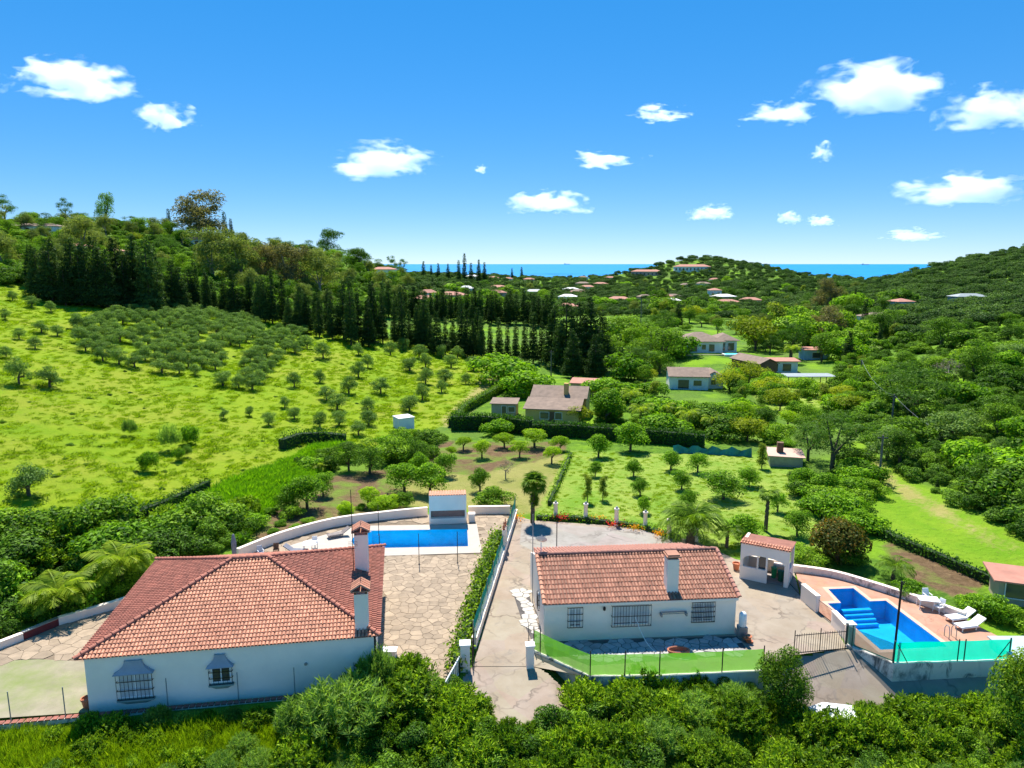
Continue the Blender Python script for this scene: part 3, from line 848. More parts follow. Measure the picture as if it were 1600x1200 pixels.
def bars_window(parent, F, u, w, z0, z1, v=-.0, out=.16, nb=8, rails=2, hood=None, sill=True, shut=True, name='window'):
    """opening in the wall with frame, pane, projecting iron grille of single bars"""
    mb = MB(F); mb.box((u - w / 2, v - .02, z0), (u + w / 2, v + .02, z1)); win = mb.build(name, GLASS, parent)
    fr = MB(F); t = .06
    fr.box((u - w / 2, v - .05, z0), (u - w / 2 + t, v - .021, z1)); fr.box((u + w / 2 - t, v - .05, z0), (u + w / 2, v - .021, z1))
    fr.box((u - w / 2 + t, v - .05, z1 - t), (u + w / 2 - t, v - .021, z1)); fr.box((u - w / 2 + t, v - .05, z0), (u + w / 2 - t, v - .021, z0 + t)); fr.box((u - t / 2, v - .05, z0 + t), (u + t / 2, v - .021, z1 - t))
    fr.build('window_frame', WHITE2, win)
    if shut:
        s = MB(F); k = z0 + t
        zz = z0 + (z1 - z0) * shut
        s.box((u - w / 2 + t, v - .034, zz), (u + w / 2 - t, v - .0215, z1 - t)); s.build('shutter', SHUT, win)
    g = MB(F)
    for i in range(rails + 2):
        z = z0 - .05 + (z1 - z0 + .1) * i / (rails + 1)
        g.box((u - w / 2 - .1, v - out - .015, z - .015), (u + w / 2 + .1, v - out + .015, z + .015))
        for sx in (-1, 1): g.box((u + sx * (w / 2 + .1) - .012, v - out + .016, z - .012), (u + sx * (w / 2 + .1) + .012, v, z + .012))
    g.build('grille_rail', BLACK, win)
    for i in range(nb + 1):
        b = MB(F); x = u - w / 2 - .1 + (w + .2) * i / nb
        b.tube((x, v - out - .026, z0 - .05), (x, v - out - .026, z1 + .05), .013, n=5); b.build('bar', BLACK, win)
    if sill:
        s = MB(F); s.box((u - w / 2 - .14, v - out - .06, z0 - .15), (u + w / 2 + .14, v, z0 - .07)); s.build('sill', GREENP if hood else WHITE, win)
        if hood:
            s = MB(F)
            top = [(u - w / 2 - .08, v - out - .02, z0 - .15), (u + w / 2 + .08, v - out - .02, z0 - .15), (u + w / 2 + .08, v, z0 - .15), (u - w / 2 - .08, v, z0 - .15)]
            bot = [(u - w * .3, v - .06, z0 - .36), (u + w * .3, v - .06, z0 - .36), (u + w * .3, v, z0 - .36), (u - w * .3, v, z0 - .36)]
            s.solid(top, bot); s.build('sill_bracket', GREENP, win)
    if hood:
        s = MB(F); n = 7; zt = z1 + hood; f = []; bk = []
        for k in range(n + 1):
            t = k / n; hw = (w / 2 + .2) + (w * .27 - w / 2 - .2) * math.sin(t * math.pi / 2) ** .8
            ov = -(out + .14) + (out + .02) * math.sin(t * math.pi / 2) ** .8
            f.append((hw, v + ov, z1 + .03 + hood * t))
        for k in range(n):
            (h0, v0, a0), (h1, v1, a1) = f[k], f[k + 1]
            s.add([(u - h0, v0, a0), (u + h0, v0, a0), (u + h1, v1, a1), (u - h1, v1, a1)], [(0, 1, 2, 3)])
            s.add([(u - h0, v0, a0), (u - h1, v1, a1), (u - h1, v, a1), (u - h0, v, a0)], [(0, 1, 2, 3)])
            s.add([(u + h0, v0, a0), (u + h1, v1, a1), (u + h1, v, a1), (u + h0, v, a0)], [(0, 1, 2, 3)])
        s.box((u - w / 2 - .2, v - out - .15, z1 + .0), (u + w / 2 + .2, v, z1 + .028))
        s.build('window_hood', ZINC, win)
    return win
def chimney(parent, F, u, v, w, z0, z1, cap='tent', mat=None):
    m = MB(F); m.box((u - w / 2, v - w / 2, z0), (u + w / 2, v + w / 2, z1)); ch = m.build('chimney', mat or WHITE, parent)
    d = MB(F)
    if cap == 'tent':
        for sx in (-1, 1):
            for sy in (-1, 1): d.box((u + sx * (w / 2 - .07) - .06, v + sy * (w / 2 - .07) - .06, z1), (u + sx * (w / 2 - .07) + .06, v + sy * (w / 2 - .07) + .06, z1 + .26))
        d.build('chimney_stub', WOOD, ch)
        t = MB(F); W = w / 2 + .16
        for k in range(4):
            y = v - W + (k + .5) * (2 * W / 4)
            for sx in (-1, 1):
                for q in range(4):
                    a0 = math.pi * q / 4; a1 = math.pi * (q + 1) / 4; r = W / 4.2
                    lo = lambda a: (u + sx * W, y + r * math.cos(a), z1 + .24 + r * math.sin(a))
                    hi = lambda a: (u + sx * .02, y + r * math.cos(a), z1 + .56 + r * math.sin(a))
                    t.add([lo(a0), lo(a1), hi(a1), hi(a0)], [(0, 1, 2, 3)])
        t.box((u - W, v - W, z1 + .20), (u + W, v + W, z1 + .25))
        t.build('chimney_cap', TILE_A, ch)
    else:
        d.box((u - w / 2 + .08, v - w / 2 + .08, z1), (u + w / 2 - .08, v + w / 2 - .08, z1 + .16)); d.build('chimney_stub', WOOD, ch)
        t = MB(F); t.box((u - w / 2 - .1, v - w / 2 - .1, z1 + .16), (u + w / 2 + .1, v + w / 2 + .1, z1 + .24))
        t.box((u - w / 2 - .02, v - w / 2 - .02, z1 + .241), (u + w / 2 + .02, v + w / 2 + .02, z1 + .33)); t.build('chimney_cap', TILE_B, ch)
    return ch

hA = thing('house', 'white house with a salmon tiled hip roof and two chimneys', 'house', (*FA(HA_W / 2, HA_D / 2, 0)[:2], 0))
m = MB(FA); m.box((0, 0, -.4), (HA_W, HA_D, HA_H)); m.build('wall', WHITE, hA)
ze, zr = HA_H + .05, 5.42
e0, e1, e2, e3 = FA(-.4, -.14, ze), FA(HA_W + .35, -.14, ze), FA(HA_W + .35, HA_D + .3, ze), FA(-.4, HA_D + .3, ze)
r0, r1 = FA(6.2, 6.3, zr), FA(8.3, 6.3, zr)
sl, tl, tl2 = MB(), MB(), MB()
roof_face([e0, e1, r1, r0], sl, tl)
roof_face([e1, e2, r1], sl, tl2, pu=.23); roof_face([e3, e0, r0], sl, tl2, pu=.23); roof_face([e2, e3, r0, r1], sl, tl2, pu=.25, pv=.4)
sl.add([e0, e1, e2, e3], [(3, 2, 1, 0)])
rfA = sl.build('roof', TILE_U, hA)
tag(tl.build('roof_tiles', TILE_A, rfA), kind='stuff'); tag(tl2.build('roof_tiles', TILE_A_SHADE, rfA), kind='stuff')  # front slope in the lit tone, other slopes with shade painted in
for (p, q) in ((e0, r0), (e1, r1), (r0, r1), (e3, r0), (e2, r1)): ridge_row(p, q, TILE_A_SHADE, rfA)
chimney(hA, FA, 14.25, .75, .74, 2.9, 5.35); chimney(hA, FA, 13.9, 8.0, .85, 3.4, 6.0)
bars_window(hA, FA, 2.4, 1.6, .62, 2.05, hood=.68, nb=9, shut=.05)
bars_window(hA, FA, 6.75, 1.0, 1.05, 2.02, hood=.66, nb=5, shut=False)
m = MB(FA); m.tube((11.2, -.001, 1.7), (11.2, -.06, 1.7), .09, n=10); m.build('wall_vent', GREYM, hA)
m = MB(FA); m.tube((HA_W + .06, .08, 0), (HA_W + .06, .08, 2.95), .06, n=8); m.build('downpipe', BLACK, hA)
m = MB(FA); m.tube((13.4, 7.3, 3.4), (13.4, 7.3, 9.2), .025, n=5)
for k in range(4): m.tube((13.1, 7.3, 5.4 + .1 * k), (13.7, 7.3, 5.4 + .1 * k), .01, n=4)
m.build('aerial_mast', BLACK, hA)

hB = thing('house', 'white gabled house with a brown tiled roof and barred windows', 'house', (*FB(HB_W / 2, HB_D / 2, 0)[:2], 0))
m = MB(FB); rz_ = 4.05; ze = HB_H
gab = [(0, 0), (HB_D, 0), (HB_D, ze - .02), (HB_D / 2, rz_ - .05), (0, ze - .02)]
m.solid([(0, a, b - (.4 if b == 0 else 0)) for a, b in gab], [(HB_W, a, b - (.4 if b == 0 else 0)) for a, b in gab])
m.build('wall', WHITE, hB)
a0, a1 = FB(-.02, -.22, ze - .02), FB(HB_W + .1, -.22, ze - .02)
b0, b1 = FB(-.02, HB_D / 2, rz_), FB(HB_W + .1, HB_D / 2, rz_)
c0, c1 = FB(.25, HB_D + .35, ze + .1), FB(HB_W - .9, HB_D + .35, ze + .1)
sl, tl, tl2 = MB(), MB(), MB()
roof_face([a0, a1, b1, b0], sl, tl, pu=.215, pv=.42); roof_face([c1, c0, b0, b1], sl, tl2, pu=.23, pv=.42)
sl.add([a0, a1, c1, c0], [(3, 2, 1, 0)])
rfB = sl.build('roof', TILE_U, hB)
tag(tl.build('roof_tiles', TILE_B, rfB), kind='stuff'); tag(tl2.build('roof_tiles', TILE_C, rfB), kind='stuff')
ridge_row(b0, b1, TILE_C, rfB); ridge_row(a0, b0, TILE_A, rfB, lift=.05); ridge_row(a1, b1, TILE_C, rfB, lift=.05)
m = MB(FB); m.box((-.06, -.2, ze - .22), (HB_W + .06, -.001, ze - .05)); m.build('eave_board', WHITE, hB)
chimney(hB, FB, 8.25, .75, .74, 2.6, 5.0, 'slab')
bars_window(hB, FB, 1.95, .75, .98, 2.2, nb=5, out=.10, sill=False, shut=.12)
bars_window(hB, FB, 5.5, 2.3, .98, 2.25, nb=14, rails=1, out=.22, sill=False, shut=.1)
bars_window(hB, FB, 10.15, 1.3, 1.0, 2.25, nb=14, rails=3, out=.10, sill=False, shut=.08)
FBL = frame(*FB(0, 0, 0)[:2], FB_A - math.pi / 2)          # the left gable wall, u runs from the back (negative) to the front
bars_window(hB, FBL, -2.6, .5, 1.0, 1.95, nb=3, out=.09, sill=False, shut=False)
m = MB(FB); m.box((3.72, -.06, 2.05), (3.84, -.001, 2.12)); m.lathe((3.78, -.12, 2.0), [(.03, 0), (.08, .05), (.09, .2), (.04, .27)], 8); m.build('wall_lamp', BLACK, hB)
m = MB(FB); m.box((7.35, -.16, 1.72), (9.05, -.10, 1.78)); m.box((7.35, -.30, 1.69), (9.05, -.26, 1.73))
for x in (7.4, 9.0): m.box((x - .05, -.34, 1.52), (x + .05, -.001, 1.7))
m.build('drying_rack', GREYM, hB)
d0 = Vector(FB(.35, 4.6, 3.9)); m = MB(); m.tube(d0, d0 + Vector((0, 0, .8)), .03, n=6); n_ = Vector((.15, .75, .62)).normalized()
dc = d0 + Vector((0, -.05, .95)); a_ = n_.orthogonal().normalized(); b_ = n_.cross(a_)
rings = []
for (rr, dep) in ((.04, .0), (.22, .04), (.40, .12)):
    rings.append([tuple(dc + a_ * (rr * math.cos(t)) + b_ * (rr * math.sin(t)) + n_ * dep) for t in [2 * math.pi * k / 14 for k in range(14)]])
for i in range(2):
    for k in range(14): m.add([rings[i][k], rings[i][(k + 1) % 14], rings[i + 1][(k + 1) % 14], rings[i + 1][k]], [(0, 1, 2, 3)])
m.tube(dc, dc + n_ * .45, .012, n=4); m.build('satellite_dish', FARW, hB)
m = MB(FB); m.tube((-.15, 5.2, 0), (-.15, 5.2, 6.5), .03, n=5); m.build('aerial_mast', GREYM, hB)
m = MB(FB); m.tube((2.0, 8.5, 0), (2.0, 8.5, 4.6), .035, n=5); m.build('lamp_mast', BLACK, hB)

# barbecue hut with arched front
FH = frame(*G2(1155, 903), math.atan2(-1.7, 2.95)); HW, HD = 3.45, 2.4
hH = thing('barbecue_hut', 'small white hut with an arched front and tiled roof beside the forecourt', 'hut', (*FH(HW / 2, HD / 2, 0)[:2], 0))
m = MB(FH)
m.box((0, 0, 0), (.2, HD, 2.8)); m.box((HW - .3, 0, 0), (HW, .25, 2.8)); m.box((HW - .2, .25, 0), (HW, HD, 1.2)); m.box((.2, HD - .15, 0), (HW - .2, HD, 1.0)); m.box((.2, HD - .15, 2.0), (HW - .2, HD, 2.7)); m.box((HW - .2, HD - .3, 1.2), (HW, HD, 2.7))
m.box((.2, 0, 0), (1.95, .18, 1.0)); m.box((1.2, .02, 1.0), (1.3, .16, 2.2)); m.box((1.83, .02, 1.0), (1.95, .16, 2.2))
n = 14; x0, x1 = .2, HW - .3; cxm = (x0 + x1) / 2
for k in range(n):
    ta, tb = k / n, (k + 1) / n; xa = x0 + (x1 - x0) * ta; xb = x0 + (x1 - x0) * tb
    zf = lambda t: 1.62 + .40 * math.sqrt(max(0, 1 - (2 * t - 1) ** 2))
    f = [(xa, 0, zf(ta)), (xb, 0, zf(tb)), (xb, 0, 2.8), (xa, 0, 2.8)]
    m.solid(f, [(p[0], .18, p[2]) for p in f])
m.build('wall', WHITE, hH)
sl, tl = MB(), MB(); h0, h1, h2, h3 = FH(-.08, -.12, 2.82), FH(HW + .08, -.12, 2.82), FH(HW + .08, .62, 2.86), FH(-.08, .62, 2.86)
roof_face([h0, h1, h2, h3], sl, tl, pu=.2, pv=.36); sl.add([h0, h1, FH(HW + .08, HD + .1, 2.7), FH(-.08, HD + .1, 2.7)], [(3, 2, 1, 0)]); sl.add([h3, h2, FH(HW + .08, HD + .1, 2.71), FH(-.08, HD + .1, 2.71)], [(0, 1, 2, 3)])
rf = sl.build('roof', TILE_U, hH); tag(tl.build('roof_tiles', TILE_A, rf), kind='stuff')
m = MB(FH); m.box((.2, .2, .02), (HW - .2, HD - .2, .05)); m.build('floor', FORE, hH)
m = MB(FH); m.box((1.32, .25, .06), (1.82, .8, 2.0)); m.box((1.36, .24, .2), (1.78, .25, 1.9)); tag(m.build('fridge', GLASS), 'dark upright cabinet behind the counter of the white hut', 'cabinet')
m = MB(FH); m.box((2.1, HD - .75, .8), (HW - .3, HD - .25, .95))
m.box((2.15, HD - .7, .05), (2.3, HD - .3, .8)); m.box((HW - .5, HD - .7, .05), (HW - .35, HD - .3, .8)); tag(m.build('stone_sink', WHITE), 'white sink bench inside the arched hut', 'sink')
for k, (x, y, mt, lb) in enumerate(((2.25, 1.3, GREENPL, 'bright green bin standing inside the hut doorway'), (2.8, .9, simple('dark_green_plastic', (.01, .12, .06), .5), 'dark green bin nearest the right pillar inside the hut'))):
    m = MB(FH); m.lathe((x, y, .05), [(.17, 0), (.22, .75), (.24, .76), (.24, .8), (.02, .86)], 10); tag(m.build('bin', mt), lb, 'bin')
# ------------------------------------------------------------------ walls and fences
def curve_pts(pts, n=6):
    P = [Vector((*p, 0)) if len(p) == 2 else Vector(p) for p in pts]; out = []
    for i in range(len(P) - 1):
        p0 = P[max(i - 1, 0)]; p1 = P[i]; p2 = P[i + 1]; p3 = P[min(i + 2, len(P) - 1)]
        for k in range(n):
            t = k / n
            out.append(.5 * ((2 * p1) + (p2 - p0) * t + (2 * p0 - 5 * p1 + 4 * p2 - p3) * t * t + (3 * p1 - p0 - 3 * p2 + p3) * t ** 3))
    out.append(P[-1]); return out
def wall(label, pts, h, t=.24, z0=-.5, mat=None, cope=True, name='garden_wall', smooth_n=5, coped=None):
    P = curve_pts(pts, smooth_n) if smooth_n > 1 else [Vector((*p, 0)) for p in pts]
    c = sum(P, Vector()) / len(P)
    root = thing(name, label, 'wall', (c.x, c.y, 0))
    m = MB(); m.sweep([tuple(p) for p in P], [(-t / 2, z0), (t / 2, z0), (t / 2, h), (-t / 2, h)]); m.build('wall_body', mat or WHITE, root)
    if cope:
        m = MB(); m.sweep([tuple(p) for p in P], [(-t / 2 - .04, h + .001), (t / 2 + .04, h + .001), (t / 2 + .04, h + .06), (-t / 2 - .04, h + .06)]); m.build('wall_cap', coped or WHITE, root)
    return root
def posts(root, line, n, z0, z1, r=.03, mat=None, name='post'):
    for k in range(n):
        t = k / (n - 1) if n > 1 else .5; f = t * (len(line) - 1); i = min(int(f), len(line) - 2); q = Vector(line[i]).lerp(Vector(line[i + 1]), f - i)
        m = MB(); m.tube((q.x, q.y, z0), (q.x, q.y, z1), r, n=6); m.build(name, mat or BLACK, root)
def net(root, line, z0, z1, mat, sag=.03, name='net', thick=.004):
    m = MB(); P = [Vector(p) for p in line]; n = 14
    for i in range(len(P) - 1):
        for k in range(n):
            a = P[i].lerp(P[i + 1], k / n); b = P[i].lerp(P[i + 1], (k + 1) / n)
            sa = sag * math.sin(math.pi * k / n); sb_ = sag * math.sin(math.pi * (k + 1) / n)
            d = Vector((-(b - a).y, (b - a).x, 0)).normalized() * .03
            wa_ = .035 * math.sin(a.x * 3.1 + a.y * 2.3) + .02 * math.sin(a.x * 9.7); wb_ = .035 * math.sin(b.x * 3.1 + b.y * 2.3) + .02 * math.sin(b.x * 9.7); a = a + d * wa_ * 20; b = b + d * wb_ * 20
            m.add([(a.x, a.y, z0), (b.x, b.y, z0), (b.x + d.x * sb_ * 20, b.y + d.y * sb_ * 20, (z0 + z1) / 2), (a.x + d.x * sa * 20, a.y + d.y * sa * 20, (z0 + z1) / 2), (b.x, b.y, z1 - sb_), (a.x, a.y, z1 - sa)], [(0, 1, 2, 3), (3, 2, 4, 5)])
    return m.build(name, mat, root)

wall('white curved wall behind the pool of the hip roofed house, from shrubs to white block', px((372, 872), (440, 845), (520, 823), (600, 812), (668, 805)), .75)
wall('short white wall between the white block and the green net fence', px((732, 803), (797, 802)), .7, smooth_n=1)
wall('low white wall curving round the far side of the terracotta deck', px((1239, 893), (1300, 902), (1360, 919), (1440, 945), (1508, 969)), .5, mat=STAINED)
wall('white wall end of the left terrace at the picture edge', px((-90, 1036), (0, 1014), (36, 1000)), .45, smooth_n=1)
wall('dark red painted section of the left terrace wall', px((37, 999.5), (91, 977)), .5, smooth_n=1, mat=simple('maroon_paint', (.16, .03, .03), .8, .1, 3), coped=GREYM)
wall('white terrace wall running behind the corner of the hip roofed house', px((92, 976.5), (182, 950), (240, 930)), .5, smooth_n=1)

# the brick capped front wall with wire posts
fl = [Vector(FA(-12, -.35, 0)), Vector(FA(HA_W + .2, -.35, 0))]
fw = wall('low front wall with a brick edge and thin wire posts before the hip roofed house', [tuple(p.xy) for p in fl], -.02, .22, -1.3, STAINED, cope=False, smooth_n=1)
bm_ = MB(); bm_.cbox((0, 0, 0), .26, .30, .06); bme = bm_.mesh('brick', BRICK)
L_ = (fl[1] - fl[0]); nb_ = int(L_.length / .32)
for k in range(nb_):
    q = fl[0] + L_ * ((k + .5) / nb_); mobj('brick', bme, fw, (q.x - fw.location.x, q.y - fw.location.y, -.018), (0, 0, FA_A))
for u in (-9.6, -3.6, -1.0, 4.05, 7.65, 10.6, 13.8):
    q = FA(u, -.38, 0); m = MB(); m.tube((q[0], q[1], -.2), (q[0], q[1], 1.75), .028, n=6); m.build('post', GREYM, fw)

# fence between the two plots: white wall, green net, hedge strip
fs_, fe_ = Vector((*G2(741, 1012), 0)), Vector((*G2(806, 806), 0))
fr_ = wall('long white wall with green net between patio and drive', [tuple(fs_.xy), tuple(fe_.xy)], .62, .26, smooth_n=1)
ln = [fs_.lerp(fe_, t) + Vector((-.05, 0, 0)) for t in (0, .25, .5, .75, 1)]
net(fr_, ln, .68, 1.75, NET_F); posts(fr_, ln, 9, .66, 1.85, .03, GREYM)
for (t, zt) in ((.62, 2.35), (.66, 2.3)):
    q = fs_.lerp(fe_, t); m = MB(); m.cbox((q.x, q.y, .62), .30, .30, zt - .9); m.build('gate_pillar', WHITE, fr_)
    m = MB(); m.lathe((q.x, q.y, zt - .28), [(.16, 0), (.05, .08), (.13, .25), (.03, .40), (.06, .5), (.01, .72)], 8); m.build('finial', TPOT, fr_)
def pillar(label, a, w, h, cap=True, z0=-.6):
    r = thing('gate_pillar', label, 'pillar', (*a, 0)); m = MB(); m.cbox((*a, z0), w, w, h - z0, .08); m.build('shaft', WHITE, r)
    if cap: m = MB(); m.cbox((*a, h + .001), w + .1, w + .1, .08, .08); m.build('cap', COPE_W, r)
pillar('white gate pillar at the near end of the fence between the plots', G2(727, 1044), .55, 1.55)
pillar('white gate pillar at the corner of the lime green net', G2(828, 1041), .45, 1.35)
# white slatted gate leaf standing open beside the lane
g0, g1 = Vector((*G2(718, 1050), 0)), Vector((*G2(697, 1085), 0)); gl_ = thing('gate', 'white slatted gate leaf standing open left of the lane', 'gate', (g0.x, g0.y, -.2))
dv = (g1 - g0)
for z in (0.0, .95): m = MB(); m.path([tuple(g0 + Vector((0, 0, z))), tuple(g1 + Vector((0, 0, z - .15)))], .04); m.build('gate_rail', WHITE2, gl_)
for k in range(9):
    q = g0 + dv * (k / 8); m = MB(); m.cbox((q.x, q.y, -.1 - .15 * k / 8), .05, .12, 1.05); m.build('slat', WHITE2, gl_)
# black side gate leaves along the lane
for (a, b, lb) in (((741, 1010), (738, 1042), 'narrow black iron gate leaf folded back by the fence end'), ((826, 1002), (826, 1040), 'narrow black iron gate leaf folded back by the lime net corner')):
    A, B = Vector((*G2(*a), 0)), Vector((*G2(*b), 0)); gg = thing('gate', lb, 'gate', tuple(A))
    for z in (.1, 1.15): m = MB(); m.path([tuple(A + Vector((0, 0, z))), tuple(B + Vector((0, 0, z)))], .025, 5); m.build('gate_rail', BLACK, gg)
    for k in range(10):
        q = A.lerp(B, k / 9); m = MB(); m.tube((q.x, q.y, .03), (q.x, q.y, 1.3), .016, n=5); m.build('bar', BLACK, gg)

# lime green net on the wall in front of the gabled house
lw = [G2(834, 1015, .1), G2(922, 1055, .1), G2(1030, 1054, .1), G2(1192, 1046, .1)]
lime = wall('white front wall topped with a lime green net before the gabled house', lw, .08, .26, -1.5, STAINED, smooth_n=1, cope=False)
lln = [Vector((*p, 0)) for p in lw]
net(lime, lln[:2], .10, 1.4, NET_L, .05); net(lime, lln[1:3], .10, 1.4, NET_L, .02); net(lime, lln[2:4], .10, 1.4, NET_L, .03)
for (a, b, t) in ((0, 1, 0), (0, 1, .12), (0, 1, 1), (1, 2, .5), (1, 2, 1), (2, 3, .6), (2, 3, 1)):
    q = lln[a].lerp(lln[b], t); m = MB(); m.tube((q.x, q.y - .03, .0), (q.x, q.y - .03, 1.62), .032, n=6); m.build('post', BLACK, lime)

# retaining wall of the pool deck with turquoise net
rw = [G2(1322, 1006, .1), G2(1395, 1035, .1), G2(1578, 1030, .1), G2(1592, 1004, .1)]
ret = wall('stained white retaining wall below the terracotta deck with turquoise net', rw, .10, .3, -2.6, STAINED, smooth_n=1, cope=False)
rln = [Vector((*p, 0)) for p in rw]
net(ret, rln[0:2], .12, 1.3, NET_D, .02); net(ret, rln[1:3], .12, 1.38, NET_T, .015)
for (a, b, t, r) in ((0, 1, .0, .05), (0, 1, .12, .03), (0, 1, 1, .06), (1, 2, .545, .035), (1, 2, .60, .035), (1, 2, .985, .045)):
    q = rln[a].lerp(rln[b], t); m = MB(); m.tube((q.x, q.y - .04, .0), (q.x, q.y - .04, 1.5), r, n=6); m.build('post', simple('dark_green_post', (.01, .07, .05), .6) if 'dark_green_post' not in MATS else MATS['dark_green_post'], ret)
for (t0, t1) in ((.02, .12), (.97, .86)):
    q = rln[1].lerp(rln[2], t0); q2 = rln[1].lerp(rln[2], t1); m = MB(); m.tube((q.x, q.y - .1, 1.3), (q2.x, q2.y - .1, .05), .025, n=5); m.build('brace', BLACK, ret)
pillar('white round topped pillar where the iron gate meets the pool deck', G2(1327, 1005), .42, 1.3)
# inner wall of the deck: white pieces with railings between
for (a, b, h, lb) in (((1253, 937), (1277, 957), 1.15, 'stepped white wall block left of the T shaped pool'), ((1301, 976), (1322, 999), .95, 'short white wall between railing and gate pillar')):
    wall(lb, px(a, b), h, .26, smooth_n=1)
for (a, b, lb) in (((1278, 958), (1300, 975), 'small iron railing between the white deck walls'), ((1232, 912), (1252, 934), 'dark iron railing beside the white hut')):
    A, B = Vector((*G2(*a), 0)), Vector((*G2(*b), 0)); gg = thing('railing', lb, 'railing', tuple(A))
    for z in (.12, .95): m = MB(); m.path([tuple(A + Vector((0, 0, z))), tuple(B + Vector((0, 0, z)))], .022, 5); m.build('rail', BLACK, gg)
    for k in range(12):
        q = A.lerp(B, (k + .5) / 12); m = MB(); m.tube((q.x, q.y, .03), (q.x, q.y, .98), .012, n=5); m.build('bar', BLACK, gg)
# iron double gate
A, B = Vector((*G2(1240, 1023, -.1), -.1)), Vector((*G2(1320, 1016, -.1), -.1)); gg = thing('gate', 'black iron double gate closing the concrete yard', 'gate', tuple(A))
for k in range(23):
    q = A.lerp(B, k / 22); h = 1.5 if k in (0, 11, 22) else 1.22 + .05 * math.sin(math.pi * (k % 11) / 11); m = MB(); m.tube((q.x, q.y, -.06), (q.x, q.y, h), .03 if k in (0, 11, 22) else .015, n=5); m.build('bar', BLACK, gg)
for z in (.12, 1.25): m = MB(); m.path([tuple(A + Vector((0, 0, z))), tuple(B + Vector((0, 0, z)))], .024, 5); m.build('gate_rail', BLACK, gg)

# fences of thin posts by the left pool
for (x, y0, y1, lb) in ((592, 790, 836, 'thin dark post beyond the left pool'), (655, 835, 882, 'thin dark post in front of the pool, middle of three'), (594, 838, 884, 'thin dark post in front of the pool, leftmost of three'), (715, 832, 880, 'thin dark post in front of the pool, rightmost of three')):
    q = Vector((*G2(x, y1), 0)); h = (y1 - y0) * mpp(q) * 1.08; m = MB(); m.tube((q.x, q.y, 0), (q.x, q.y, h), .03, n=6); m.tube((q.x, q.y, 0), (q.x, q.y, .04), .09, n=8); tag(m.build('fence_post', BLACK), lb, 'post', 'posts round the left pool')
for i, (x, y, h) in enumerate(((868, 807, 1.5), (915, 810, 1.6), (963, 818, 1.6), (1008, 822, 1.5), (1045, 836, 1.6), (1087, 842, 1.1))):
    q = Vector((*G2(x, y + 3), 0)); r = thing('garden_pillar', '%s round white pillar along the flower bed behind the forecourt, counted from the tall palm' % ('first', 'second', 'third', 'fourth', 'fifth', 'sixth')[i], 'pillar', tuple(q), 'white pillars of the flower bed')
    m = MB(); m.lathe((q.x, q.y, -.1), [(.24, 0), (.24, .25), (.19, .3), (.19, h), (.24, h + .02), (.24, h + .12)], 12); m.build('shaft', WHITE, r, True)
    m = MB(); m.lathe((q.x, q.y, h + .02), [(.10, 0), (.13, .08), (.08, .16), (.02, .2)], 8); m.build('cap', GREYM, r)

# built-in barbecue by the left pool
bq = [Vector((*G2(671, 820), 0)), Vector((*G2(729, 818), 0))]; ba = math.atan2(bq[1].y - bq[0].y, bq[1].x - bq[0].x); bw = (bq[1] - bq[0]).length; FQ = frame(bq[0].x, bq[0].y, ba)
r = thing('poolside_block', 'white masonry block with a brown recess at the far side of the left pool', 'masonry block', tuple(bq[0]))
m = MB(FQ); m.box((0, 0, 0), (bw, 1.1, .55)); m.box((0, .55, .55), (bw, 1.1, 1.3)); m.box((0, 0, 1.3), (bw, 1.1, 2.75)); m.box((0, 0, .55), (.14, .55, 1.3)); m.box((bw - .14, 0, .55), (bw, .55, 1.3)); m.build('wall', WHITE, r)
m = MB(FQ); m.box((.142, .5, .552), (bw - .142, .549, 1.298)); m.build('recess_back', simple('brown_recess', (.34, .20, .16), .9, .1, 3), r)
for k in range(14):
    m = MB(FQ); u = (k + .5) * bw / 14; vs = []
    for y in (-.08, 1.2):
        for j in range(5): t = math.pi * j / 4; vs.append((u + bw / 29 * math.cos(t), y, 2.752 + .09 * math.sin(t)))
    m.add(vs, [(j, j + 1, 6 + j, 5 + j) for j in range(4)] + [(0, 1, 2, 3, 4)]); m.build('cap_tile', TILE_A, r)
m = MB(FQ); m.cbox((bw + .5, .5, 0), .55, .55, .75); m.cbox((bw + .5, .5, .75), .62, .62, .06); tag(m.build('washing_trough', WHITE), 'small white plinth beside the poolside masonry block', 'plinth')

# furniture on the two decks
def lounger(label, a, rz, mat, back=True, group=None):
    r = thing('sun_lounger', label, 'sun lounger', (*a, .03), group); F = frame(*a, rz, .03)
    m = MB(F); m.box((0, -.31, .27), (1.25, .31, .33)); m.build('seat', mat, r)
    m = MB(F); m.solid([(1.26, -.31, .27), (1.26, .31, .27), (1.26, .31, .33), (1.26, -.31, .33)], [(1.9, -.31, .68), (1.9, .31, .68), (1.87, .31, .75), (1.87, -.31, .75)]); m.build('backrest', mat, r)
    for x in (.15, 1.2):
        for y in (-.27, .27): m = MB(F); m.tube((x, y, 0), (x + .04, y, .268), .035, n=6); m.build('leg', mat, r)
    for y in (-.33, .33): m = MB(F); m.box((.05, y - .02, .22), (1.3, y + .02, .268)); m.build('side_rail', mat, r)
lounger('white sun lounger on the deck, nearer the curved wall', G2(1480, 972), .22, WHITE2, group='loungers on the terracotta deck')
lounger('white sun lounger on the deck, nearer the turquoise net', G2(1495, 985), .22, WHITE2, group='loungers on the terracotta deck')
lounger('dark grey sun lounger on the patio before the curved wall', G2(480, 866), math.pi - .1, CLOTH)
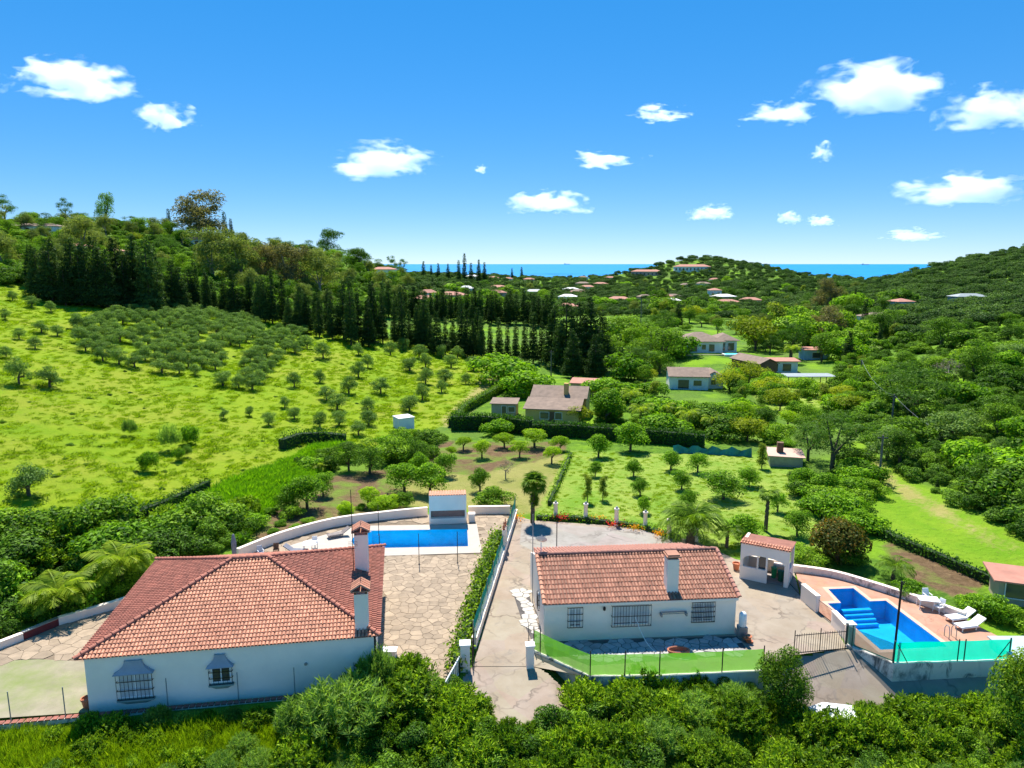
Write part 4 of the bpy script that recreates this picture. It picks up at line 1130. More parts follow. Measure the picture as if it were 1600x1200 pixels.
def chair(label, a, rz, mat, group=None, s=1.0, base=.03):
    r = thing('garden_chair', label, 'chair', (*a, base), group); F0 = frame(*a, rz, base); F = lambda u, v, z: F0(u * s, v * s, base * 0 + z * s)
    m = MB(F); m.box((-.24, -.24, .40), (.24, .24, .44)); m.build('seat', mat, r)
    m = MB(F); m.solid([(-.24, .20, .45), (.24, .20, .45), (.24, .24, .45), (-.24, .24, .45)], [(-.20, .32, .92), (.20, .32, .92), (.20, .36, .92), (-.20, .36, .92)]); m.build('backrest', mat, r)
    for x in (-.21, .21):
        for y in (-.21, .21): m = MB(F); m.tube((x * 1.15, y * 1.15, 0), (x, y, .40), .022, n=5); m.build('leg', mat, r)
        m = MB(F); m.box((x - .03, -.22, .62), (x + .03, .26, .65)); m.box((x - .02, -.21, .44), (x + .02, -.17, .62)); m.build('armrest', mat, r)
def table(label, a, w, d, h, rz, mat, base=.03):
    r = thing('garden_table', label, 'table', (*a, base)); F = frame(*a, rz, base)
    m = MB(F); m.box((-w / 2, -d / 2, h - .04), (w / 2, d / 2, h)); m.build('table_top', mat, r)
    for x in (-1, 1):
        for y in (-1, 1): m = MB(F); m.tube((x * (w / 2 - .06), y * (d / 2 - .06), 0), (x * (w / 2 - .08), y * (d / 2 - .08), h - .041), .03, n=6); m.build('leg', mat, r)
table('white plastic table on the terracotta deck', G2(1449, 951), 1.3, .85, .72, -.25, WHITE2)
chair('white chair behind the table on the terracotta deck', G2(1448, 942), .0, WHITE2, 'chairs on the terracotta deck'); chair('white chair at the near end of the deck table', G2(1466, 957), -1.2, WHITE2, 'chairs on the terracotta deck')
chair('pale chair at the far left of the patio by the curved wall', G2(408, 872), .6, simple('pale_grey_plastic', (.5, .52, .56), .6)); chair('dark brown chair on the patio between pale chair and grey lounger', G2(432, 868), .3, WOOD)
table('white round edged table on the patio beside the grey lounger', G2(484, 862), 1.0, 1.0, .72, .2, WHITE2); chair('white chair drawn up to the patio table', G2(492, 857), .2, WHITE2)
lounger('dark folded lounger lying close under the curved wall', G2(512, 842), .5, simple('taupe_cloth', (.25, .21, .19), .9))
q = G(367, 877); m = MB(); m.lathe((q.x, q.y, 0), [(.22, 0), (.22, .08), (.05, .1), (.05, .5), (.18, .6), (.21, 1.6), (.10, 2.2), (.03, 2.3)], 10); tag(m.build('closed_parasol', CLOTH), 'closed grey parasol at the corner of the hip roof', 'parasol')
m = MB(); q = G(1488, 1000); q2 = G(1493, 1000)
for s_ in (-.22, .22):
    m.path([(q.x + s_, q.y + .5, -.9), (q.x + s_, q.y + .5, .6), (q.x + s_, q.y + .35, .85), (q.x + s_, q.y + .1, .85), (q.x + s_, q.y, .6), (q.x + s_, q.y, .03)], .025, 6)
for z in (-.2, -.5): m.tube((q.x - .22, q.y + .5, z), (q.x + .22, q.y + .5, z), .02)
tag(m.build('pool_ladder', GREYM), 'steel pool ladder at the near end of the T shaped pool', 'ladder')
q = G(1396, 1030, .1); m = MB(); m.tube((q.x, q.y, -.3), (q.x + .12, q.y + .1, 5.0), .075, .06, 8); m.tube((q.x + .12, q.y + .1, 4.7), (q.x + .3, q.y + .1, 5.0), .03); tag(m.build('lamp_pole', BLACK), 'tall dark pole at the corner of the turquoise net', 'pole')
for (x, y, s, lb) in ((1150, 890, .9, 'terracotta pot beside the white hut'), (137, 1105, .9, 'orange pot at the left corner of the hip roofed house')):
    q = G(x, y); m = MB(); m.lathe((q.x, q.y, 0), [(.22 * s, 0), (.30 * s, .5 * s), (.34 * s, .52 * s), (.34 * s, .62 * s), (.28 * s, .62 * s), (.26 * s, .5 * s)], 12); tag(m.build('flower_pot', TPOT), lb, 'pot')
q = G(1159, 995); r = thing('water_tank', 'white gas bottle and crate stacked against the right corner of the gabled house', 'gas bottle', (q.x, q.y, 0))
m = MB(); m.lathe((q.x, q.y, .75), [(.22, 0), (.24, .05), (.24, .75), (.18, .9), (.06, .95)], 12); m.build('bottle', WHITE2, r, True)
m = MB(); m.cbox((q.x, q.y, 0), .55, .5, .74); m.build('crate', GREYM, r)
q = G(1168, 1003); m = MB()
for k in range(5): a = k * 1.3; m.tube((q.x + .1 * math.cos(a), q.y + .1 * math.sin(a), .02 + .09 * k), (q.x + .12 * math.cos(a), q.y + .12 * math.sin(a), .12 + .09 * k), .22 - .015 * k, .24 - .015 * k, 9)
tag(m.build('stacked_flower_pots', TPOT), 'stack of orange clay pots at the right corner of the gabled house', 'pots')
q = G(1060, 1022); m = MB(); n = 18
for ring in range(3):
    pts_ = [(q.x + (.55 + .05 * ring) * math.cos(2 * math.pi * k / n), q.y + .35 * math.sin(2 * math.pi * k / n), .08 + .1 * ring) for k in range(n + 1)]; m.path(pts_, .055, 6)
tag(m.build('coiled_hose', simple('orange_hose', (.5, .18, .1), .6)), 'coiled orange hose behind the lime net', 'hose')
p0 = Vector(FB(5.7, -.28, 1.6)); m = MB(); p1 = G(1030, 1022)
m.path([tuple(p0.lerp(p1, t) + Vector((0, 0, -.5 * math.sin(math.pi * t)))) if t < 1 else (p1.x, p1.y, .06) for t in [k / 10 for k in range(11)]], .022, 5); tag(m.build('hanging_cable', WHITE2), 'white cable hanging from the wide barred window to the ground', 'cable')
q = G(575, 955); q = Vector(FA(HA_W + .7, 3.0, 0)); m = MB(); m.box((q.x - .35, q.y - .25, .02), (q.x + .45, q.y + .25, .4)); m.box((q.x - .4, q.y - .3, .4), (q.x + .5, q.y + .3, .46)); tag(m.build('meter_box', WHITE2), 'small white box on the patio beside the hip roofed house', 'box')

# white car, only its roof above the shrubs
cq = G(1322, 1106, -.5); zc_ = hz(cq.x, cq.y) + .05; CF = frame(cq.x, cq.y, -.12, zc_)
car = thing('parked_car', 'white car parked below the iron gate, mostly hidden by shrubs', 'car', (cq.x, cq.y, zc_))
m = MB(CF)
lo = [(-2.05, .35), (2.05, .35), (2.1, .6), (2.0, .82), (1.15, .9), (.55, 1.38), (-1.0, 1.45), (-1.75, 1.0), (-2.05, .9)]
for k in range(3): pass
m.solid([(x, -.84 + (.14 if z > 1 else 0), z) for x, z in lo], [(x, .84 - (.14 if z > 1 else 0), z) for x, z in lo]); m.build('body', CARW, car)
m = MB(CF); m.solid([(1.08, -.68, .95), (1.08, .68, .95), (.6, .62, 1.36), (.6, -.62, 1.36)], [(1.12, -.68, .95), (1.12, .68, .95), (.64, .62, 1.36), (.64, -.62, 1.36)]); m.build('windscreen', GLASS, car)
for sy in (-1, 1):
    m = MB(CF); s = [(.95, .95), (.5, 1.32), (-.95, 1.38), (-1.5, 1.0)]
    m.solid([(x, sy * (.80 - (z - .9) * .22), z) for x, z in s], [(x, sy * (.83 - (z - .9) * .22), z) for x, z in s]); m.build('side_window', GLASS, car)
    for x in (-1.3, 1.3):
        m = MB(CF); m.tube((x, sy * .70, .31), (x, sy * .87, .31), .31, n=16); w = m.build('wheel', RUBBER, car)
        m = MB(CF); m.tube((x, sy * .871, .31), (x, sy * .885, .31), .19, n=12); m.build('rim', GREYM, w)
    m = MB(CF); m.box((1.98, sy * .6 - .17, .62), (2.11, sy * .6 + .17, .76)); m.build('headlight', WHITE2, car)

# ------------------------------------------------------------------ neighbours' houses
def small_house(label, p, w, d, h, rz, wall_m, roof_m, roof='hip', rise=1.6, wins=(), over=.4, name='house', chim=None, cat='house', door=None, rows=False, group=None):
    """w along the local u axis; p is the middle of the front wall's foot"""
    F = frame(p[0] - math.cos(rz) * w / 2, p[1] - math.sin(rz) * w / 2, rz, p[2])
    r = thing(name, label, cat, tuple(p), group)
    m = MB(F)
    if roof == 'gable':
        g = [(0, -3.0), (d, -3.0), (d, h), (d / 2, h + rise * d / (d + 2 * over) - .02), (0, h)]; m.solid([(0, a, b) for a, b in g], [(w, a, b) for a, b in g])
    elif roof == 'gable_v':
        g = [(0, -3.0), (w, -3.0), (w, h), (w / 2, h + rise * w / (w + 2 * over) - .02), (0, h)]; m.solid([(a, 0, b) for a, b in g], [(a, d, b) for a, b in g])
    else: m.box((0, 0, -3.0), (w, d, h))
    m.build('wall', wall_m, r)
    o = over; s = MB(F); t = .12
    if roof == 'hip':
        k = min(w, d) / 2 + o
        ra, rb = ((k - o, d / 2), (w - k + o, d / 2)) if w >= d else ((w / 2, k - o), (w / 2, d - k + o))
        E = [(-o, -o, h), (w + o, -o, h), (w + o, d + o, h), (-o, d + o, h)]; A_ = (*ra, h + rise); B_ = (*rb, h + rise)
        if w >= d: fs = [(E[0], E[1], B_, A_), (E[1], E[2], B_), (E[2], E[3], A_, B_), (E[3], E[0], A_)]
        else: fs = [(E[0], E[1], A_), (E[1], E[2], B_, A_), (E[2], E[3], B_), (E[3], E[0], A_, B_)]
        for f in fs: s.add(list(f), [tuple(range(len(f)))])
        s.add([(x, y, z - t) for x, y, z in E], [(3, 2, 1, 0)])
        for i in range(4): a, b = E[i], E[(i + 1) % 4]; s.add([a, b, (b[0], b[1], b[2] - t), (a[0], a[1], a[2] - t)], [(0, 1, 2, 3)])
    elif roof == 'gable':
        f = [(-o, h - .05), (d / 2, h + rise), (d + o, h - .05), (d + o, h - .05 - t), (d / 2, h + rise - t), (-o, h - .05 - t)]
        s.solid([(-o * .6, a, b + .03) for a, b in f], [(w + o * .6, a, b + .03) for a, b in f])
    elif roof == 'gable_v':
        f = [(-o, h - .05), (w / 2, h + rise), (w + o, h - .05), (w + o, h - .05 - t), (w / 2, h + rise - t), (-o, h - .05 - t)]
        s.solid([(a, -o * .6, b + .03) for a, b in f], [(a, d + o * .6, b + .03) for a, b in f])
    elif roof == 'mono':
        f = [(-o, h + .01), (d + o, h + .01 + rise), (d + o, h + rise + t), (-o, h + t)]; s.solid([(-o, a, b) for a, b in f], [(w + o, a, b) for a, b in f])
    rf = s.build('roof', roof_m, r)
    for (u, ww, z0, z1) in wins:
        m = MB(F); m.box((u - ww / 2, -.03, z0), (u + ww / 2, .02, z1)); wn_ = m.build('window', GLASS, r)
        m = MB(F); b = .07
        m.box((u - ww / 2 - b, -.06, z0 - b), (u - ww / 2, -.0305, z1 + b)); m.box((u + ww / 2, -.06, z0 - b), (u + ww / 2 + b, -.0305, z1 + b)); m.box((u - ww / 2, -.06, z1), (u + ww / 2, -.0305, z1 + b)); m.box((u - ww / 2, -.06, z0 - b), (u + ww / 2, -.0305, z0)); m.build('window_frame', FARW, wn_)
    if door: m = MB(F); m.box((door - .5, -.035, 0), (door + .5, .02, 2.05)); m.build('door', WOOD, r)
    if chim:
        m = MB(F); m.box((chim[0] - .35, chim[1] - .35, h - .2), (chim[0] + .35, chim[1] + .35, chim[2])); ch = m.build('chimney', chim[3] if len(chim) > 3 else wall_m, rf)
    return r, F
def gt(x, y): 
    q = T(x, y); return q
q = gt(866, 662); small_house('ochre house with two stepped grey brown roofs and a chimney behind the hedge', gt(862, 664), 8.0, 4.2, 2.3, -.20, YELLOW, ROOFB, 'mono', .9, [(2.9, 1.3, .9, 1.9), (5.0, 1.0, .9, 1.9)], over=.35, door=4.0)
q = gt(862, 664); small_house('taller rear wing of the ochre house with a brown pitched roof', q + Vector((1.3, 4.9, 0)), 8.6, 6.2, 3.3, -.20, YELLOW, ROOFB, 'gable', 1.3, over=.3, chim=(5.4, .9, 5.4))
small_house('long low shed with a rusty pink roof behind the ochre house', gt(922, 622) + Vector((0, 3, 0)), 6.5, 3.5, 2.0, -.25, BEIGE, ROOFR, 'mono', .4, over=.25, name='shed', cat='shed')
small_house('small beige hut with dark openings left of the ochre house', gt(787, 652), 3.9, 3.2, 2.1, -.12, BEIGE, ROOFB, 'mono', .3, [(2.0, .7, .3, 1.8), (3.2, 1.0, .9, 1.7)], over=.25, name='shed', cat='shed')
# white water tank on the meadow
q = gt(631, 670); r = thing('water_deposit', 'white square water tank standing on the meadow edge', 'tank', tuple(q)); F = frame(q.x, q.y, .55, q.z)
m = MB(F); m.box((-1.15, -1.15, -.5), (1.15, 1.15, 1.75)); m.build('tank_body', simple('pale_blue_render', (.68, .72, .80), .9, .03, 1), r)
m = MB(F); m.box((-1.25, -1.25, 1.751), (1.25, 1.25, 1.85)); m.add([(-1.2, -1.2, 1.86), (1.2, -1.2, 1.86), (1.2, 1.2, 1.86), (-1.2, 1.2, 1.86), (0, 0, 2.15)], [(0, 1, 4), (1, 2, 4), (2, 3, 4), (3, 0, 4)]); m.build('tank_lid', FARW, r)
# white and blue house, villa
q = gt(1076, 609); small_house('white house with blue shaded gable and grey brown roof below the villa', q, 7.2, 6.5, 2.6, -.12, FARW, ROOFB, 'gable', 1.25, [(2.6, 2.0, .2, 1.9), (5.2, 1.5, .8, 1.8)], over=.5)
small_house('lean-to wing with white gable beside the grey brown roofed house', q + Vector((5.0, 1.0, 0)), 3.4, 5.5, 2.3, -.12, simple('blue_white_wall', (.62, .70, .82), .9, .03, 1), ROOFB, 'gable_v', 1.0, [(1.6, .9, .8, 1.7)], over=.3)
q = gt(1100, 553); v_, VF = small_house('wide white villa with a brown hip roof on a terrace', q + Vector((0, 3, 0)), 11.0, 9.0, 2.9, -.06, FARW, ROOFB, 'hip', 2.0, [(1.3, 1.0, .8, 2.0), (3.4, 2.2, .2, 2.1), (6.2, 1.0, .8, 2.0), (8.2, 1.4, .3, 2.1)], over=.7)
small_house('right wing of the villa with a blue shaded porch', q + Vector((7.2, 5.5, 0)), 5.5, 7.5, 2.9, -.06, FARW, ROOFB, 'hip', 1.6, [(1.5, 2.0, .2, 2.2), (4.0, 1.6, .2, 2.2)], over=.7)
m = MB(); qa, qb = gt(1062, 557), gt(1165, 557); m.sweep([tuple(qa), tuple(qb)], [(-.2, -2), (.2, -2), (.2, .5), (-.2, .5)]); tag(m.build('garden_wall', BEIGE), 'tan terrace wall in front of the villa', 'wall')
q = gt(1146, 556); m = MB(); m.box((q.x - 2.6, q.y - 1.4, q.z - .4), (q.x + 2.6, q.y + 1.4, q.z + .5)); r = thing('raised_pool', 'small pale raised pool beside the villa porch', 'pool', tuple(q)); m.build('rim', FARW, r)
m = MB(); m.box((q.x - 2.3, q.y - 1.1, q.z + .45), (q.x + 2.3, q.y + 1.1, q.z + .52)); m.build('water', POOLT, r)
small_house('dark brown house end with a steep roof edge right of the villa', gt(1200, 592), 4.0, 10.0, 3.2, .30, WOOD, ROOFB, 'gable_v', 1.0, over=.5)
small_house('pergola house with a reddish flat roof beside the dark brown house', gt(1222, 582), 6.5, 3.5, 2.4, -.05, FARW, ROOFR, 'mono', .25, [(1.5, 1.6, .3, 1.9), (4.2, 1.8, .3, 1.9)], over=.5)
small_house('blue grey shed with a red roof among trees right of the villa', gt(1276, 562), 6.0, 4.0, 2.3, -.05, BLUEW, ROOFR, 'mono', .3, [(3, 2.2, .4, 1.7)], over=.3, name='shed', cat='shed')
q = gt(1265, 603); r = thing('carport', 'open carport with a flat grey sheet roof', 'carport', tuple(q)); m = MB(); m.box((q.x - 5.2, q.y - 1.8, q.z + 2.0), (q.x + 4.6, q.y + 2.6, q.z + 2.14)); m.build('roof', SHEETM, r)
for dx in (-4.8, -1.6, 1.4, 4.2):
    for dy in (-1.5, 2.3): m = MB(); m.tube((q.x + dx, q.y + dy, q.z - .6), (q.x + dx, q.y + dy, q.z + 2.0), .08, n=6); m.build('post', WOOD, r)
q = gt(1338, 613); m = MB(); m.box((q.x - 1.8, q.y - 1, q.z - .3), (q.x + 1.8, q.y + 1, q.z + .35)); m.box((q.x - 1.9, q.y - 1.1, q.z + .351), (q.x + 1.9, q.y + 1.1, q.z + .5)); tag(m.build('cistern', FARW), 'low pale cistern at the foot of the far utility pole', 'cistern')
small_house('low hut with pink roof slabs under the trees right of the lawn', gt(1228, 730), 3.6, 3.0, 1.2, -.25, GREYM, FARP, 'mono', .2, over=.25, name='shed', cat='shed', chim=(1.2, 1.5, 2.6, WOOD))
q = G(1592, 958, .0); q.z = hz(q.x, q.y); small_house('open shed with a dusty red roof at the picture edge above the deck', q + Vector((1.7, 1.2, 0)), 4.0, 2.2, 1.8, -.35, BEIGE, ROOFR, 'mono', .12, [(1.8, 2.8, .6, 1.7)], over=.45, name='shed', cat='shed')
chair('turquoise chair in front of the red roofed shed', (G(1572, 955).x, G(1572, 955).y), .4, TEALP, base=hz(G(1572, 955).x, G(1572, 955).y))
q = G(1600, 1030, .3); m = MB(); m.box((q.x - .75, q.y - 1.0, -1.6), (q.x + 3.5, q.y + 2.0, .55)); rr_ = thing('storage_box', 'pale grey flat roofed store at the picture edge beyond the turquoise net', 'store', (q.x, q.y, 0)); m.build('wall', WHITE, rr_)
m = MB(); m.box((q.x - .85, q.y - 1.1, .551), (q.x + 3.6, q.y + 2.1, .62)); m.build('roof', simple('blue_grey_sheet', (.42, .50, .55), .5, .05, 1), rr_)
# far houses on the hills
FARH = [(35, 365, 26, 6, 2.8, FARW, ROOFB, 'flatlong', 'long low white house high on the left hillside'),
        (42, 418, 7, 5, 3.0, FARW, ROOFR, 'gable', 'white house with red roof at the left picture edge above the conifers'),
        (300, 384, 8, 6, 2.8, FARW, ROOFR, 'hip', 'house with pale red roof beside the big bronze gum tree'),
        (112, 396, 7, 5, 2.6, FARW, ROOFR, 'hip', 'pale house showing between the leftmost conifers'),
        (165, 404, 9, 6, 2.6, FARP, ROOFR, 'hip', 'pinkish house behind the conifer tops on the left hill'),
        (597, 430, 13, 7, 3.2, FARW, ROOFR, 'hip', 'white house with pink roof on the end of the left ridge'),
        (776, 455, 15, 9, 3.2, FARW, ROOFR, 'hip', 'white house with red roof left of the valley middle'),
        (835, 462, 16, 9, 3.2, FARW, SHEETM, 'hip', 'pale house with grey roof behind the tall conifers'),
        (905, 462, 15, 9, 3.0, FARW, ROOFR, 'hip', 'flat pale house in the middle of the valley trees'),
        (887, 488, 11, 8, 3.0, FARW, ROOFR, 'hip', 'small white house with red roof left of the bright field'),
        (966, 474, 16, 9, 3.0, FARW, ROOFR, 'hip', 'white house with pinkish roof right of the valley middle'),
        (1040, 470, 22, 9, 3.0, FARW, ROOFB, 'hip', 'long pale house below the round hill'),
        (1118, 468, 8, 8, 6.5, FARW, ROOFR, 'hip', 'white tower house with a red roof cap below the hill'),
        (1140, 480, 14, 8, 3.0, FARW, ROOFR, 'hip', 'low white house just right of the tower house'),
        (1010, 432, 34, 12, 5.5, FARP, ROOFR, 'hip', 'terracotta coloured villa on the shoulder of the round hill'),
        (1082, 425, 40, 14, 6.0, FARW, ROOFR, 'hip', 'large white mansion with red roof below the hilltop palms'),
        (1384, 508, 13, 7, 2.8, FARW, ROOFB, 'hip', 'white bungalow on the right hillside'),
        (1415, 486, 7, 6, 3.6, BLUEW, ROOFR, 'hip', 'blue painted cabin at the edge of the right hillside clearing'),
        (1520, 475, 12, 6, 2.8, SHEETM, SHEETM, 'hip', 'grey farm shed high on the right hillside')]
for (x, y, w, d, h, wm, rm, rt, lb) in FARH:
    q = gt(x, y)
    if q is None: continue
    nw = max(2, int(w / 4))
    small_house(lb, q, w, d, h, random.uniform(-.25, .25), wm, rm, 'hip' if rt == 'flatlong' else rt, max(.8, min(w, d) * .18), [((k + .5) * w / nw, w / nw * .38, h * .3, h * .75) for k in range(nw)], over=.5, name='far_house')

rgh = random.Random(77)
for k in range(26):
    x = rgh.uniform(650, 1180); y = rgh.uniform(436, 482); q = gt(x, y)
    if q is None: continue
    w = rgh.uniform(8, 15); small_house('small pale house scattered among the trees of the far valley', q, w, w * .6, 3.6, rgh.uniform(-.3, .3), rgh.choice([FARW, FARW, FARW, FARP]), rgh.choice([ROOFR, ROOFR, ROOFB, FARW]), 'hip', 1.5, [(w * .3, 1.4, 1.0, 2.6), (w * .7, 1.4, 1.0, 2.6)], over=.4, name='valley_house', group='small houses of the far valley')
# ------------------------------------------------------------------ poles and wires
POLES = [(1343, 606, 563, 'dark utility pole at the pale cistern'), (1393, 664, 617, 'grey concrete utility pole among the hillside shrubs'), (1373, 757, 681, 'slender dark pole beside the field track'),
         (861, 588, 549, 'short grey pole before the dark conifer group'), (1000, 545, 470, 'tall thin pole in the bright valley field')]
ptop = {}
for (x, y0, y1, lb) in POLES:
    q = gt(x, y0); h = (y0 - y1) * mpp(q) * 1.04; r = thing('utility_pole', lb, 'pole', tuple(q), 'utility poles in the valley')
    m = MB(); m.tube((q.x, q.y, q.z - .5), (q.x, q.y, q.z + h), .14, .10, 8); m.build('shaft', POLEW, r)
    m = MB(); m.box((q.x - .55, q.y - .05, q.z + h - .35), (q.x + .55, q.y + .05, q.z + h - .25)); m.build('crossarm', BLACK, r); ptop[x] = Vector((q.x, q.y, q.z + h - .15))
def wire(label, a, b, sag, rr=.022):
    m = MB(); n = 14; m.path([tuple(a.lerp(b, k / n) - Vector((0, 0, sag * 4 * (k / n) * (1 - k / n)))) for k in range(n + 1)], rr, 4); tag(m.build('overhead_wire', GREYM), label, 'wire', 'overhead wires on the right slope')
wire('sagging overhead wire between the cistern pole and the concrete pole', ptop[1343], ptop[1393], 1.2)
wire('overhead wire running from the concrete pole down to the right hillside', ptop[1393], gt(1495, 692) + Vector((0, 0, .6)), .8)
for (x, y0, y1, lb) in ((752, 424, 396, 'tall mast on the skyline left of the sea'), (765, 424, 403, 'shorter mast beside the tall one on the skyline'), (771, 424, 404, 'thin mast at the end of the skyline group')):
    q = gt(x, y0 + 6)
    if q is None: continue
    h = (y0 + 6 - y1) * mpp(q); m = MB(); m.tube((q.x, q.y, q.z - 1), (q.x, q.y, q.z + h), .8, .45, 6); m.tube((q.x, q.y, q.z + h * .9), (q.x, q.y, q.z + h), .9, .9, 6); tag(m.build('skyline_mast', POLEW), lb, 'mast')
for (x, y, lb, s) in ((886, 412.4, 'faint cargo ship on the horizon near the middle', 1.0), (1352, 413.4, 'faint long ship on the horizon in the right gap', 1.2)):
    q = G(x, y + .6, -97); s *= q.y / 14000 * 60; r = thing('cargo_ship', lb, 'ship', tuple(q)); m = MB()
    m.solid([(q.x - s, q.y - s * .12, -97), (q.x + s * .9, q.y - s * .12, -97), (q.x + s, q.y - s * .12, -97 + s * .14), (q.x - s * 1.05, q.y - s * .12, -97 + s * .14)], [(q.x - s, q.y + s * .12, -97), (q.x + s * .9, q.y + s * .12, -97), (q.x + s, q.y + s * .12, -97 + s * .14), (q.x - s * 1.05, q.y + s * .12, -97 + s * .14)]); m.build('hull', GREYM, r)
    m = MB(); m.box((q.x - s * .8, q.y - s * .1, -97 + s * .14), (q.x - s * .55, q.y + s * .1, -97 + s * .4)); m.build('bridge', FARW, r)
# ------------------------------------------------------------------ vegetation prototypes
def unit(a): return a / np.maximum(np.linalg.norm(a, axis=-1, keepdims=True), 1e-9)
def leaf_arrays(C, Nn, size, aspect, rg, tang=None, fold=.18):
    n = len(C); t = rg.normal(size=(n, 3)) if tang is None else tang + rg.normal(size=(n, 3)) * .35
    t = unit(t - Nn * (t * Nn).sum(1, keepdims=True)); b = np.cross(Nn, t)
    L = size * rg.uniform(.65, 1.35, n); W = L * aspect
    L = L[:, None]; W = W[:, None]
    v = np.stack([C - t * L / 2, C + b * W / 2 + Nn * W * fold, C + t * L / 2, C - b * W / 2 + Nn * W * fold], 1).reshape(-1, 3)
    return v
def lobes_points(lobes, n, rg, inner=.45, up=.35):
    """points spread through clumps; returns places and outward normals"""
    L = np.array(lobes, float); a = (L[:, 3] * L[:, 4] + L[:, 4] * L[:, 5] + L[:, 3] * L[:, 5]); k = rg.choice(len(L), n, p=a / a.sum())
    d = unit(rg.normal(size=(n, 3))); flip = (d[:, 2] < -.2) & (rg.random(n) < .6); d[flip, 2] *= -1
    r = 1 - inner * rg.random(n) ** 1.8
    r *= 1 + rg.normal(size=n) * .05
    C = L[k, :3] + d * L[k, 3:6] * r[:, None]
    Nn = unit(d + rg.normal(size=(n, 3)) * .55 + np.array([0, 0, up]))
    return C, Nn
def mesh_np(name, v, f_quads, mats, mi=None):
    me = bpy.data.meshes.new(name); nv_, nf = len(v), len(f_quads)
    me.vertices.add(nv_); me.vertices.foreach_set('co', np.asarray(v, np.float32).ravel())
    me.loops.add(nf * 4); me.loops.foreach_set('vertex_index', np.asarray(f_quads, np.int32).ravel())
    me.polygons.add(nf); me.polygons.foreach_set('loop_start', np.arange(0, nf * 4, 4, dtype=np.int32)); me.polygons.foreach_set('loop_total', np.full(nf, 4, np.int32))
    for m in mats: me.materials.append(m)
    if mi is not None: me.polygons.foreach_set('material_index', np.asarray(mi, np.int32))
    me.update(); me.validate()
    return me
def tube_np(segs, n=6):
    """segs: (p0, p1, r0, r1) -> verts, quads"""
    V = []; Fq = []
    for (p0, p1, r0, r1) in segs:
        p0 = Vector(p0); p1 = Vector(p1); d = (p1 - p0).normalized(); a = d.orthogonal().normalized(); b = d.cross(a); o = len(V)
        for (p, r) in ((p0, r0), (p1, r1)):
            for k in range(n): t = 2 * math.pi * k / n; V.append(tuple(p + a * (r * math.cos(t)) + b * (r * math.sin(t))))
        Fq += [(o + k, o + (k + 1) % n, o + n + (k + 1) % n, o + n + k) for k in range(n)]
    return V, Fq
PROTO = {}
def make_proto(kind, lobes, n, size, aspect, mat, segs=None, bark=None, seed=0, inner=.45, up=.35, H=1.0, extra=None):
    rg = np.random.default_rng(seed + 100)
    C, Nn = lobes_points(lobes, n, rg, inner, up)
    v = leaf_arrays(C, Nn, size, aspect, rg)
    if extra is not None: v = np.concatenate([v, extra(rg)])
    f = np.arange(len(v)).reshape(-1, 4)
    crown = mesh_np('crown', v, f, [mat]); trunk = both = None
    if segs:
        tv, tf = tube_np(segs); trunk = mesh_np('trunk', tv, tf, [bark or BARK])
        both = mesh_np('tree', np.concatenate([v, np.array(tv)]), np.concatenate([f, np.array(tf) + len(v)]), [mat, bark or BARK], np.concatenate([np.zeros(len(f)), np.ones(len(tf))]))
    PROTO.setdefault(kind, []).append(dict(crown=crown, trunk=trunk, both=both or crown, H=H))
def limb_set(rg, z0, z1, lobes, r):
    s = [((0, 0, -.4), (0, 0, z0), r * 1.25, r)]
    for l in lobes[:5]: s.append(((0, 0, z0 * .9), (l[0] * .8, l[1] * .8, l[2] * .95), r * .65, r * .2))
    return s
def rnd_lobes(rg, n, R_, z0, z1, rl, flat=.8):
    out = []
    for k in range(n):
        a = 2 * math.pi * (k + rg.uniform(-.3, .3)) / n; d = R_ * rg.uniform(.35, 1.0)
        out.append((d * math.cos(a), d * math.sin(a), rg.uniform(z0, z1), rl * rg.uniform(.7, 1.25), rl * rg.uniform(.7, 1.25), rl * flat * rg.uniform(.7, 1.2)))
    out.append((0, 0, z1, rl * 1.1, rl * 1.1, rl * flat)); return out
rg0 = random.Random(5)
